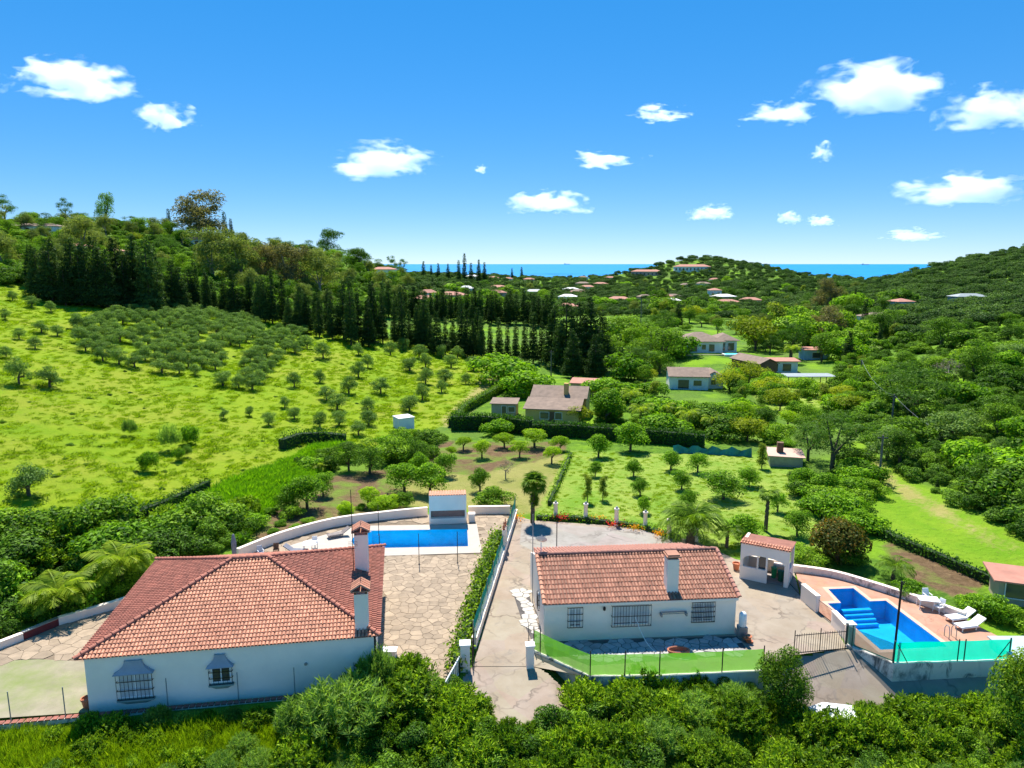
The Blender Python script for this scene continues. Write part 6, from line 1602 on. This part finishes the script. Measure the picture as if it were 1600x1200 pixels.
palm('wide leaved palm behind the hip roof among the left shrubs', G(190, 925, -.1), 2.4, 2.7, 'wide', 18, .22)
palm('young feather palm below the bright grass slope', T(140, 920), .5, 1.6, 'wide', 12, .15)
palm('papaya like palm behind the white hut roof', T(1196, 830), 3.3, 1.1, 'fan', 13, .16)
palm('small feather palm between hut and big feather palm', T(1135, 855), 1.4, 1.5, 'feather', 13, .14)
palm('feathery green palm behind the curved deck wall', T(1395, 905), 1.0, 1.7, 'feather', 16, .14)
palm('short feather palm on the dry garden corner', T(500, 738), .9, 1.3, 'wide', 12, .2)
for i, (x, y, th, fl_) in enumerate(((960, 655, 2, 2.2), (1000, 668, 2.5, 2.4), (1035, 660, 2, 2.2), (1075, 672, 2.2, 2.4), (985, 640, 2.5, 2.4), (1110, 680, 2.0, 2.2), (1236, 568, 3.5, 2.6), (820, 605, 2.5, 2.6), (800, 598, 2.0, 2.6), (836, 612, 2.2, 2.6))):
    palm(('feather palm, %s of the tropical garden behind the long hedge' % ORD[i]) if i < 6 else ('palm before the brown house end right of the villa' if i == 6 else 'bright feather palm, %s of three beside the meadow track' % ORD[i - 7]), T(x, y), th, fl_, 'featherfar', 16, .2, name='garden_palm', group='garden palms')
for i, x in enumerate((1086, 1096, 1101, 1112)):
    q = T(x, 404)
    if q: palm('tiny palm on the top of the round hill, %s from the left' % ORD[i], q, 15 + (i % 2) * 3, 6.0, 'feather', 12, .5, name='hilltop_palm', group='hilltop palms')

# garden trees
GT = [('citrus', 480, 795, 52, 1.2, 'bright broad tree overhanging the soil beside the curved wall'), ('citrus', 452, 800, 40, 1.0, 'bright leafy tree left of the broad one by the curved wall'), ('citrus', 505, 775, 36, 1.0, 'small bright tree behind the broad one by the curved wall'),
      ('darktree', 578, 740, 56, 1.3, 'dark wide tree with an arching crown on the soil garden'), ('darktree', 545, 735, 46, 1.1, 'dark tree left of the arching one on the soil garden'), ('darktree', 650, 728, 46, 1.1, 'dark green tree below the white water tank'), ('bush', 618, 722, 40, 1.2, 'dark shrub between the arching tree and the tank'),
      ('citrus', 632, 770, 46, 1.25, 'dense round citrus tree behind the pool, left of its twin'), ('citrus', 672, 772, 48, 1.25, 'dense round citrus tree behind the pool, right of its twin'), ('citrus', 695, 745, 36, 1.0, 'smaller citrus tree behind the dense twins'), ('citrus', 655, 742, 34, 1.0, 'small tree between arching crown and citrus twins'),
      ('lime', 575, 792, 32, 1.0, 'small umbrella shaped tree behind the curved wall'), ('lime', 540, 808, 26, 1.0, 'low flat topped tree against the curved wall'), ('citrus', 750, 768, 36, 1.0, 'bright young tree right of the white poolside block'), ('bush', 770, 790, 30, 1.3, 'shaggy shrub behind the short white wall'), ('bush', 628, 795, 26, 1.0, 'shrub left of the white poolside block'),
      ('lime', 724, 704, 22, 1.2, 'round topped tree on brown soil, leftmost of the far row'), ('lime', 753, 716, 28, 1.0, 'bushy tree in the middle of the brown soil plot'), ('lime', 788, 700, 24, 1.3, 'yellow green umbrella tree on the brown soil'), ('lime', 812, 715, 26, 1.2, 'large clipped tree right of the umbrella tree'), ('lime', 835, 700, 30, 1.3, 'wide pale tree before the hedge on brown soil'), ('lime', 862, 725, 28, 1.1, 'round tree beside the dividing hedge'), ('lime', 875, 705, 24, 1.2, 'tree at the far corner of the brown plot'),
      ('lime', 705, 715, 18, 1.0, 'little shrub on the left of the brown plot'), ('dead', 790, 748, 30, 1.0, 'sparse leafless tree on the dry plot'),
      ('citrus', 935, 715, 36, 1.1, 'leafy tree at the far left of the lawn'), ('citrus', 985, 705, 44, 1.3, 'biggest light green tree at the far side of the lawn'), ('citrus', 930, 745, 24, .9, 'small tree left on the lawn'), ('citrus', 990, 745, 28, 1.0, 'round tree standing alone on the middle of the lawn'), ('citrus', 1000, 775, 28, 1.0, 'low tree in front of the lone round one'), ('citrus', 1048, 735, 30, 1.2, 'broad citrus tree on the lawn left of the turquoise sheet'), ('citrus', 1090, 738, 30, 1.2, 'dark citrus tree below the turquoise sheet'), ('citrus', 1065, 765, 30, 1.0, 'round citrus tree at the centre right of the lawn'),
      ('citrus', 1130, 780, 44, 1.4, 'largest dark citrus tree on the lawn'), ('citrus', 1170, 760, 30, 1.2, 'clipped round tree behind the largest citrus'), ('poplar', 918, 785, 46, .8, 'upright bamboo like tree near the second pillar'), ('poplar', 942, 782, 40, .8, 'second upright tree near the third pillar'), ('citrus', 1005, 802, 26, .9, 'little tree behind the fourth pillar'), ('citrus', 1075, 795, 30, 1.0, 'leafy tree behind the big feather palm'),
      ('poplar', 1190, 732, 42, .9, 'upright bright tree left of the pink roofed hut'), ('citrus', 1160, 850, 46, 1.2, 'broad leafy tree left of the white hut'), ('citrus', 1245, 838, 40, 1.1, 'young tree on the lawn right of the white hut'), ('citrus', 1215, 800, 30, 1.0, 'small tree behind the white hut on the lawn'),
      ('citrus', 1255, 765, 34, 1.3, 'dark leafy tree on the right edge of the lawn'), ('citrus', 1290, 775, 36, 1.3, 'dark tree beside the one on the lawn edge'), ('lush', 1270, 800, 26, 1.3, 'bright low plant below the dark lawn edge trees'), ('citrus', 1310, 800, 36, 1.2, 'leafy tree at the start of the field hedge'), ('citrus', 1340, 830, 34, 1.2, 'dark leafy shrub behind the bronze ball shrub'),
      ('bronze', 1308, 876, 66, 1.15, 'big ball shaped shrub with bronze tips behind the hut'), ('bush', 1260, 880, 26, 1.4, 'dark shrub between hut and bronze ball shrub'), ('bush', 1335, 885, 24, 1.2, 'low shrub at the foot of the bronze ball'), ('lush', 1420, 930, 26, 1.2, 'green clump behind the deck wall near the pole'), ('lush', 1545, 965, 34, 1.2, 'leafy clump behind the sun loungers'), ('lush', 1520, 955, 28, 1.2, 'leafy clump between the deck wall and the loungers'), ('bush', 1580, 975, 30, 1.2, 'shrub below the red roofed shed'),
      ('pine', 1300, 735, 90, 1.3, 'large loose pine at the bend of the field track'), ('pine', 1262, 720, 60, 1.2, 'pine left of the large loose one'), ('pine', 1395, 635, 70, 1.4, 'dark spreading pine behind the concrete pole'), ('pine', 1430, 650, 76, 1.5, 'dark pine right of the concrete pole'), ('darktree', 1405, 728, 58, 1.2, 'dense dark tree right of the slender pole'), ('bush', 1360, 775, 26, 1.3, 'dark shrub at the foot of the slender pole'),
      ('gold', 1180, 548, 52, 1.2, 'large golden leaved tree right of the villa'), ('poplar', 1216, 538, 66, 1.2, 'tall pale poplar behind the golden tree'), ('gumb', 1292, 490, 52, 1.2, 'tall golden brown gum in the right middle distance'), ('gumb', 1292, 540, 58, 1.4, 'wide brown gum tree in front of the tall golden one'), ('cypress', 1350, 512, 42, 1.2, 'dark cypress right of the brown gum trees'),
      ('gold', 1085, 500, 22, 1.2, 'yellow tree behind the villa roof'), ('dead', 1480, 600, 40, 1.3, 'grey leafless tree on the right hillside'), ('darktree', 1470, 545, 50, 1.2, 'dark tree high on the right slope'), ('darktree', 1520, 590, 60, 1.1, 'tall dark tree on the right slope beside the grey one'), ('darktree', 1575, 540, 42, 1.2, 'dark tree near the right picture edge'),
      ('lush', 950, 625, 34, 1.4, 'dark rounded tree beside the ochre house'), ('citrus', 948, 660, 50, 1.2, 'large fresh green tree right of the ochre house'), ('gold', 905, 662, 28, 1.2, 'yellow orange shrub at the corner of the ochre house'), ('broad', 1000, 575, 46, 1.2, 'light green tree left of the villa'), ('gold', 1140, 610, 34, 1.2, 'golden shrub right of the blue gabled house'), ('gold', 1170, 600, 36, 1.2, 'golden olive tree below the villa terrace'), ('lush', 820, 620, 40, 1.4, 'bright green bamboo clump beside the track'), ('lush', 790, 600, 44, 1.5, 'tall bright green bamboo clump at the head of the track'), ('bush', 628, 695, 28, .9, 'dark clipped cypress shrub under the water tank'), ('lush', 780, 680, 26, 1.3, 'pale leafy shrub inside the tall dark hedge')]
for (k, x, y, h, w, lb) in GT: pplant(k, x, y, h, lb, 'tree' if k not in ('bush', 'lush', 'bronze') else 'shrub', 'garden_tree' if k not in ('bush', 'lush', 'bronze') else 'garden_shrub', None, wf=w)
# pale lime ball shrubs behind the curved wall
for i, (x, y, h) in enumerate(((590, 802, 16), (602, 800, 20), (612, 801, 16))): pplant('lime', x, y + 3, h * 1.5, 'yellow green cushion shrub, %s from the left behind the curved wall' % ORD[i], 'shrub', 'cushion_shrub', 'cushion shrubs', wf=1.3)
# turquoise sheet on the hedge
a, b = T(1052, 708), T(1175, 714); r = thing('ground_sheet', 'turquoise tarpaulin stretched along the far edge of the lawn', 'tarpaulin', tuple(a)); m = MB(); n = 16
for k in range(n):
    p, q = a.lerp(b, k / n), a.lerp(b, (k + 1) / n); za = .9 + .25 * math.sin(k * 1.7); zb = .9 + .25 * math.sin((k + 1) * 1.7); m.add([(p.x, p.y, p.z - .1), (q.x, q.y, q.z - .1), (q.x, q.y + .3 * (k % 2), q.z + zb), (p.x, p.y + .3 * ((k + 1) % 2), p.z + za)], [(0, 1, 2, 3)])
m.build('sheet', simple('turquoise_sheet', (.03, .25, .24), .7, .2, 1), r)

# thickets
def where(q, table):
    x, y = project(q.x, q.y, q.z)
    for (x1, y1, ph) in table:
        if x < x1 and y < y1: return ph
    return table[-1][2]
LOOK = dict(bush='rounded green', darkbush='dark glossy', lush='fresh green', front='long leaved', gold='yellowish', citrus='bright green', broad='broad crowned', darktree='dark crowned', olive='grey green', pine='loose crowned', farbush='dense green', lime='yellow green', gum='olive coloured', cypress='narrow dark', conifer='pointed dark', poplar='upright pale', front2='silvery')
def thicket(polys, n, d, kinds, hr, label, name, group, seed, wf=1.2, cat='shrub', avoid=(), table=((9e9, 9e9, ''),)):
    def f(q, rg):
        k = rg.choice(kinds); h_ = hr[0] + (hr[1] * 1.45 - hr[0]) * rg.random() ** 2.1; sz = 'low' if h_ < hr[0] + (hr[1] - hr[0]) * .33 else ('tall' if h_ > hr[0] + (hr[1] - hr[0]) * .67 else 'middling')
        plant(k, q, h_, ' '.join(('%s %s %s %s' % (sz, LOOK.get(k, 'green'), label, where(q, table))).split()), cat, name, group, wf=rg.uniform(.85, 1.2) * wf, parts=False, sink=.12)
    return scatter(polys, n, d, f, seed, avoid=avoid)
random.seed(9)
thicket([[(-40, 838), (150, 838), (260, 825), (330, 805), (400, 800), (372, 850), (330, 868), (232, 872), (190, 930), (90, 968), (0, 1000), (-40, 1010)]], 120, 1.35, ['darkbush', 'darkbush', 'bush', 'darkbush', 'front', 'lush'], (1.0, 2.6), 'shrub of the left thicket', 'thicket_shrub', 'thicket behind the left terrace', 41, table=((120, 880, 'below the meadow at the picture edge'), (120, 9e9, 'beside the low terrace wall'), (260, 900, 'behind the wide leaved palms'), (9e9, 9e9, 'behind the hip roof')))
thicket([[(925, 625), (1000, 598), (1060, 612), (1180, 612), (1330, 620), (1340, 690), (1250, 700), (1120, 690), (930, 672)]], 110, 2.3, ['lush', 'bush', 'gold', 'citrus', 'bush', 'palmb'] if 'palmb' in PROTO else ['lush', 'bush', 'gold', 'citrus', 'darktree', 'broad', 'darkbush', 'lush', 'lime', 'poplar'], (1.0, 3.0), 'shrub behind the long hedge', 'tropical_shrub', 'tropical garden shrubs', 42, avoid=[[(1020, 595), (1135, 595), (1135, 645), (1020, 645)]], table=((1010, 9e9, 'beside the ochre house'), (1120, 9e9, 'before the blue gabled house'), (1230, 9e9, 'below the dark brown house'), (9e9, 9e9, 'below the carport')))
thicket([[(1010, 560), (1180, 600), (1340, 570), (1400, 600), (1330, 690), (1240, 610), (1060, 612), (960, 590)]], 80, 3.0, ['lush', 'bush', 'gold', 'broad', 'darktree', 'darkbush', 'citrus', 'poplar'], (1.2, 2.6), 'shrub near the villa', 'villa_shrub', 'shrubs round the villa', 43, avoid=[[(1020, 565), (1138, 565), (1138, 640), (1020, 640)], [(1058, 515), (1165, 515), (1165, 560), (1058, 560)], [(1185, 545), (1310, 545), (1310, 606), (1185, 606)], [(1180, 605), (1300, 600), (1300, 640), (1200, 640)]], table=((1060, 9e9, 'left of its terrace'), (1190, 9e9, 'below its terrace'), (9e9, 9e9, 'right of the carport')))
thicket([[(630, 690), (700, 680), (700, 700), (650, 725), (560, 720), (550, 705)], [(470, 725), (560, 705), (540, 730), (480, 745)]], 22, 1.9, ['bush', 'lush', 'darkbush'], (1.0, 1.7), 'shrub along the lower edge of the meadow', 'meadow_edge_shrub', 'shrubs at the meadow edge', 44)
thicket([[(1320, 560), (1420, 520), (1600, 470), (1680, 470), (1680, 870), (1600, 835), (1480, 775), (1405, 735), (1345, 690), (1340, 620)]], 270, lambda q: 2.1 + q.y * .012, ['bush', 'darkbush', 'lush', 'bush', 'darkbush', 'broad', 'olive', 'darktree', 'darktree', 'conifer', 'farbush'], (.9, 3.2), 'shrub of the scrub', 'slope_shrub', 'dense scrub on the right slope', 45, table=((1450, 600, 'above the concrete utility pole'), (9e9, 560, 'high on the right slope'), (1450, 9e9, 'beside the bend of the track'), (9e9, 680, 'half way up the right slope'), (9e9, 9e9, 'low above the field track')))
thicket([[(1315, 700), (1345, 700), (1365, 770), (1330, 790), (1300, 760)], [(1230, 745), (1310, 760), (1350, 830), (1320, 830), (1240, 770)]], 20, 2.0, ['bush', 'lush', 'darkbush'], (.9, 1.8), 'green shrub between lawn and field track', 'track_shrub', 'shrubs beside the field track', 46)
thicket([[(380, 820), (425, 790), (520, 812), (440, 838)], [(520, 790), (620, 770), (650, 795), (530, 808)]], 12, 1.8, ['bush', 'lush'], (.6, 1.1), 'low plant on the soil behind the curved wall', 'bed_plant', 'low plants on the soil garden', 47)
# valley woods: individuals near, mass beyond
VAL = [[(640, 455), (760, 448), (1000, 440), (1200, 445), (1330, 450), (1420, 470), (1420, 520), (1330, 560), (1180, 530), (1050, 520), (1010, 505), (950, 500), (860, 495), (740, 490), (640, 490)]]
thicket(VAL, 280, lambda q: 3.0 + q.y * .012, ['broad', 'broad', 'gum', 'farbush', 'pine', 'cypress', 'conifer', 'darktree', 'bush', 'lush', 'poplar', 'cypress', 'darktree'], (3.0, 6.5), 'tree of the valley woods', 'valley_tree', 'woods across the valley', 48, wf=1.15, cat='tree', avoid=[[(940, 505), (1012, 505), (1012, 548), (940, 548)]], table=((800, 9e9, 'behind the conifer row'), (960, 9e9, 'behind the tall conifer group'), (1150, 9e9, 'below the round hill'), (1290, 9e9, 'behind the golden tree'), (9e9, 9e9, 'below the right hillside clearing')))
thicket([[(950, 545), (1060, 520), (1060, 570), (1000, 600), (950, 600)], [(1010, 500), (1060, 500), (1060, 540), (1015, 545)], [(1160, 520), (1330, 520), (1340, 570), (1190, 560)]], 60, 3.2, ['broad', 'bush', 'lush', 'conifer', 'pine'], (3.5, 7.0), 'tree among the valley houses', 'hamlet_tree', 'trees among the valley houses', 49, cat='tree', avoid=[[(1058, 515), (1165, 515), (1165, 560), (1058, 560)]])
src_b = [o for o in COL.objects if o.name.startswith('slope_shrub')]
def cloud_of(polys, n, d, seed, hr, ymin=0):
    P = []; S = []
    def f(q, rg):
        if q.y < ymin: return
        h = rg.uniform(*hr) * (1 + q.y * .0006); P.append((q.x, q.y, q.z - .3)); w = h * rg.uniform(.9, 1.4); S.append((w, w, h))
    scatter(polys, n, d, f, seed, tries=14); return P, S
db = [plant('distbush', T(1585, 460), 3.5, 'dark shrub near the right picture edge high on the slope', 'shrub', 'ridge_shrub', None, var=0)]
fb = [plant('farbush', T(1500, 500), 3.0, 'round shrub at the top of the right slope scrub', 'shrub', 'upper_slope_shrub', 'upper slope shrubs', var=k) for k in range(1)]
P, S = cloud_of([[(640, 425), (800, 424), (1000, 424), (1060, 402), (1120, 396), (1215, 412), (1300, 434), (1430, 418), (1600, 385), (1700, 380), (1700, 480), (1420, 530), (1300, 520), (1180, 500), (1000, 495), (640, 490)]], 2500, lambda q: 2.2 + q.y * .0095, 51, (1.8, 4.2))
mass('far_woods', 'dense green woods covering the far hills', db, P, S)
P, S = cloud_of([[(1320, 560), (1420, 520), (1600, 440), (1700, 440), (1700, 900), (1600, 838), (1480, 780), (1405, 735), (1345, 690)]], 520, lambda q: 1.2 + q.y * .008, 52, (.7, 1.8))
P2, S2 = cloud_of(MEADOW, 650, .9, 54, (.18, .5)); mass('meadow_weeds', 'dark weeds dotted over the meadow', fb, P2, S2)
mass('slope_undergrowth', 'low green undergrowth between the shrubs of the right slope', fb, P, S)
P, S = cloud_of([[(-60, 350), (200, 357), (400, 389), (640, 430), (640, 490), (500, 500), (300, 470), (-60, 440)]], 700, lambda q: 1.5 + q.y * .006, 53, (1.6, 3.4))
mass('hillside_undergrowth', 'green undergrowth of the left hillside wood', fb, P, S)

# grass
gt1 = tag(mobj('meadow_grass_tuft', PROTO['tuft'][0]['crown'], None, T(300, 700)), 'tuft of meadow grass', kind='stuff')
gt2 = tag(mobj('lush_grass_tuft', PROTO['lushtuft'][0]['crown'], None, T(380, 780)), 'tuft of lush grass', kind='stuff')
gt3 = tag(mobj('tall_grass_tuft', PROTO['tallgrass'][0]['crown'], None, T(200, 1170)), 'tuft of tall grass', kind='stuff')
def grass_pts(polys, n, seed, sr):
    rg = np.random.default_rng(seed); P = []; S = []; xs = [p[0] for q in polys for p in q]; ys = [p[1] for q in polys for p in q]
    cs = [T(min(max(x, -250), 1850), y) for q in polys for (x, y) in q]; cs = [c for c in cs if c is not None]; X0, X1 = min(c.x for c in cs), max(c.x for c in cs); Y0, Y1 = min(c.y for c in cs), max(c.y for c in cs)
    X = rg.uniform(X0, X1, n * 3); Y = rg.uniform(Y0, Y1, n * 3); Z = np.array([hz(a, b) for a, b in zip(X, Y)]); zc = Y * cT - (Z - CAMZ) * sT; pxx = 800 + FPX * X / zc; pyy = 600 - FPX * ((Z - CAMZ) * cT + Y * sT) / zc
    ok = np.zeros(len(X), bool)
    for q in polys: ok |= inpoly(pxx, pyy, q)
    ok &= (pxx > -120) & (pxx < 1720)
    for a, b, c in list(zip(X[ok], Y[ok], Z[ok]))[:n]:
        s = rg.uniform(*sr) * (1 + .5 * (mnoise.noise(Vector((a * .12, b * .12, 2))))); P.append((a, b, c - .03)); S.append((s, s, s * rg.uniform(.6, 1.3)))
    return P, S
P, S = grass_pts(MEADOW, 21000, 61, (.5, 1.4)); mass('meadow_grass', 'lime green grass covering the meadow slope', [gt1], P, S, rough=.15)
P, S = grass_pts(LUSH, 2600, 62, (.7, 1.5)); mass('lush_grass', 'tall bright grass below the reed hedge', [gt2], P, S, rough=.1)
P, S = grass_pts(FIELD[:1], 4200, 63, (.3, .7)); mass('field_grass', 'bright grass of the field beside the track', [gt2], P, S, rough=.15)
P, S = grass_pts(LAWN, 4200, 64, (.25, .6)); mass('lawn_grass', 'grass of the lawn among citrus trees', [gt1], P, S, rough=.1)
P, S = grass_pts([[(-80, 1160), (300, 1140), (470, 1125), (520, 1200), (-80, 1230)]], 2000, 65, (.5, 1.05)); mass('bank_grass', 'tall grass on the bank in front of the hip roofed house', [gt3], P, S, rough=.12)

# foreground shrubs along the bottom of the picture
random.seed(33)
FRONTP = [[(470, 1120), (560, 1090), (660, 1068), (720, 1085), (760, 1120), (900, 1120), (930, 1085), (1150, 1082), (1230, 1120), (1300, 1150), (1380, 1120), (1560, 1125), (1640, 1100), (1640, 1260), (440, 1260)]]
FT = ((560, 9e9, 'before the hip roofed house'), (720, 9e9, 'before the patio'), (900, 9e9, 'at the end of the lane'), (1200, 9e9, 'before the lime net'), (1400, 9e9, 'before the iron gate'), (9e9, 9e9, 'below the turquoise net'))
def fshrub(q, rg):
    k = rg.choice(['front', 'front', 'darkbush', 'front', 'front2', 'bush']); dcar = math.hypot(q.x - cq.x, q.y - cq.y); h = rg.uniform(.8, 1.75) * (.75 if dcar < 2.6 else 1)
    plant(k, q, h, '%s %s shrub of the foreground thicket %s' % ('low' if h < 1.1 else ('tall' if h > 1.45 else 'middling'), LOOK[k], where(q, FT)), 'shrub', 'foreground_shrub', 'foreground thicket', wf=rg.uniform(.85, 1.15), parts=False, sink=.15)
scatter(FRONTP, 170, .95, fshrub, 71, tries=60)
for i, x in enumerate((1268, 1296, 1322, 1350, 1378)): pplant('front', x, 1172 - (i % 2) * 8, 46, 'shrub hiding the side of the parked white car, %s from the left' % ORD[i], 'shrub', 'car_side_shrub', 'shrubs before the parked car', wf=.9, parts=False)
def bshrub(q, rg): plant(rg.choice(['front', 'front2', 'bush']), q, rg.uniform(.5, 1.1), 'small shrub in the tall grass of the bank', 'shrub', 'bank_shrub', 'shrubs on the grassy bank', parts=False, sink=.1)
scatter([[(-40, 1150), (300, 1125), (470, 1112), (480, 1260), (-40, 1260)]], 40, 1.2, bshrub, 72)
for (k, x, y, h, w, lb) in (('sapling', 1222, 1130, 118, .78, 'upright leafy sapling rising before the iron gate'), ('sapling', 1612, 1195, 190, .72, 'dark tall shrub at the right picture edge'), ('sapling', 1575, 1165, 70, .9, 'leafy shrub left of the tall edge shrub'), ('front2', 540, 1150, 76, 1.15, 'silvery feathery shrub before the hip roofed house'), ('front2', 480, 1150, 56, 1.0, 'silvery shrub left of the feathery one'), ('front', 640, 1110, 46, 1.3, 'broad shrub beside the end of the patio'), ('front2', 575, 1085, 50, .5, 'thin grey sapling at the house corner'), ('front2', 597, 1085, 62, .45, 'thin leafy sapling on the patio edge'), ('dead', 640, 1040, 3, .1, '')):
    if lb: pplant(k, x, y, h, lb, 'shrub', 'foreground_sapling', None, wf=w)

# shrubs in front of the front walls' feet
def fill(q, rg): plant(rg.choice(['front', 'bush', 'front2']), q, rg.uniform(.7, 1.25), 'low shrub growing at the foot of the front walls', 'shrub', 'wall_foot_shrub', 'shrubs at the wall feet', parts=False, sink=.12)
scatter([[(905, 1098), (1180, 1088), (1190, 1105), (900, 1115)], [(1400, 1108), (1560, 1108), (1560, 1130), (1400, 1125)]], 22, .9, fill, 73)

# ------------------------------------------------------------------ clouds
def cloudmat(name, dens, seed, thin, S):
    m, N, L, o = nodes_of(name)
    v = N.new('ShaderNodeVolumePrincipled'); v.inputs['Color'].default_value = (1, 1, 1, 1); v.inputs['Anisotropy'].default_value = .35
    tc = N.new('ShaderNodeTexCoord'); n1 = ntex(N, L, 2.6, 4, .62, tc.outputs['Object']); 
    # the cloud's own outline: flat underneath, bulging and frayed elsewhere
    sx = N.new('ShaderNodeSeparateXYZ'); L.new(tc.outputs['Object'], sx.inputs[0])
    neg = N.new('ShaderNodeMath'); neg.operation = 'MINIMUM'; L.new(sx.outputs[2], neg.inputs[0]); neg.inputs[1].default_value = 0
    zz = N.new('ShaderNodeMath'); zz.operation = 'MULTIPLY_ADD'; L.new(neg.outputs[0], zz.inputs[0]); zz.inputs[1].default_value = 1.3; L.new(sx.outputs[2], zz.inputs[2])
    cx_ = N.new('ShaderNodeCombineXYZ'); L.new(sx.outputs[0], cx_.inputs[0]); L.new(sx.outputs[1], cx_.inputs[1]); L.new(zz.outputs[0], cx_.inputs[2])
    wv = N.new('ShaderNodeTexNoise'); wv.inputs['Scale'].default_value = 1.9; wv.inputs['Detail'].default_value = 3
    wm = N.new('ShaderNodeMapping'); wm.inputs['Location'].default_value = (seed * 2.3, seed * 5.1, seed); L.new(tc.outputs['Object'], wm.inputs[0]); L.new(wm.outputs[0], wv.inputs['Vector'])
    wo = N.new('ShaderNodeVectorMath'); wo.operation = 'SUBTRACT'; L.new(wv.outputs['Color'], wo.inputs[0]); wo.inputs[1].default_value = (.5, .5, .5)
    wsc = N.new('ShaderNodeVectorMath'); wsc.operation = 'MULTIPLY'; wsc.inputs[1].default_value = (1.5, 1.5, 2.2); L.new(wo.outputs[0], wsc.inputs[0])
    wad = N.new('ShaderNodeVectorMath'); wad.operation = 'ADD'; L.new(cx_.outputs[0], wad.inputs[0]); L.new(wsc.outputs[0], wad.inputs[1])
    ln_ = N.new('ShaderNodeVectorMath'); ln_.operation = 'LENGTH'; L.new(wad.outputs[0], ln_.inputs[0])
    lsc = N.new('ShaderNodeMath'); lsc.operation = 'MULTIPLY'; lsc.inputs[1].default_value = 1.38; L.new(ln_.outputs['Value'], lsc.inputs[0])
    # density: lumps, thinning towards the edge of the cloud
    mp = N.new('ShaderNodeMapping'); mp.inputs['Location'].default_value = (seed * 3.1, seed * 1.7, 0); L.new(tc.outputs['Object'], mp.inputs[0])
    n2 = ntex(N, L, 2.0, 8, .66, mp.outputs[0], .5)
    s = N.new('ShaderNodeMath'); s.operation = 'SUBTRACT'; s.inputs[0].default_value = 1.0; L.new(lsc.outputs[0], s.inputs[1])
    a = N.new('ShaderNodeMath'); a.operation = 'MULTIPLY_ADD'; L.new(n2, a.inputs[0]); a.inputs[1].default_value = 3.0; a.inputs[2].default_value = -1.5 - thin
    b = N.new('ShaderNodeMath'); b.operation = 'ADD'; L.new(a.outputs[0], b.inputs[0]); L.new(s.outputs[0], b.inputs[1])
    c = N.new('ShaderNodeMapRange'); c.inputs['From Min'].default_value = .12; c.inputs['From Max'].default_value = .55; c.inputs['To Min'].default_value = 0; c.inputs['To Max'].default_value = dens; L.new(b.outputs[0], c.inputs['Value'])
    L.new(c.outputs[0], v.inputs['Density']); L.new(v.outputs[0], o.inputs['Volume']); return m
CL = [(120, 136, 190, 62, 0.0, 'big white cloud at the upper left'), (255, 188, 100, 48, .12, 'small ragged cloud below the upper left one'), (600, 260, 165, 58, 0, 'white cloud left of the picture middle'), (752, 267, 22, 16, .1, 'tiny round cloud right of the middle left cloud'),
      (858, 324, 118, 40, 0, 'flat based white cloud low over the sea'), (950, 254, 130, 32, .22, 'thin wispy cloud above the middle'), (1030, 182, 100, 28, .22, 'faint pair of wisps high right of the middle'), (1215, 185, 120, 42, .16, 'ragged cloud left of the biggest right cloud'),
      (1368, 150, 215, 78, -.05, 'biggest white cloud at the upper right'), (1560, 180, 165, 70, -.05, 'white cloud cut by the right picture edge'), (1285, 242, 44, 32, .12, 'small tilted cloud below the biggest right cloud'), (1510, 305, 210, 56, 0, 'long white cloud low at the right'), (1112, 337, 70, 30, .02, 'small white cloud over the round hill'), (1234, 343, 36, 24, .02, 'little puff right of the cloud over the hill'), (1283, 348, 48, 20, .08, 'faint low puff near the right gap'), (1422, 371, 86, 24, .04, 'flat little cloud just above the right hill')]
for i, (x, y, w, h, thin, lb) in enumerate(CL):
    Y = 9000.0; q = D(x, y, Y); s = mpp(q); W = w * s * .5 * 1.24; Hh = h * s * .5 * 1.5
    bm = bmesh.new(); bmesh.ops.create_icosphere(bm, subdivisions=3, radius=1.0); me = bpy.data.meshes.new('cloud'); bm.to_mesh(me); bm.free(); me.materials.append(cloudmat('cloud_%d' % i, 2.6 / Hh, i + 1, thin, W))
    o = mobj('cloud', me, None, q, (0, 0, 0), (W, W * .7, Hh)); tag(o, lb, 'cloud', 'fair weather clouds')
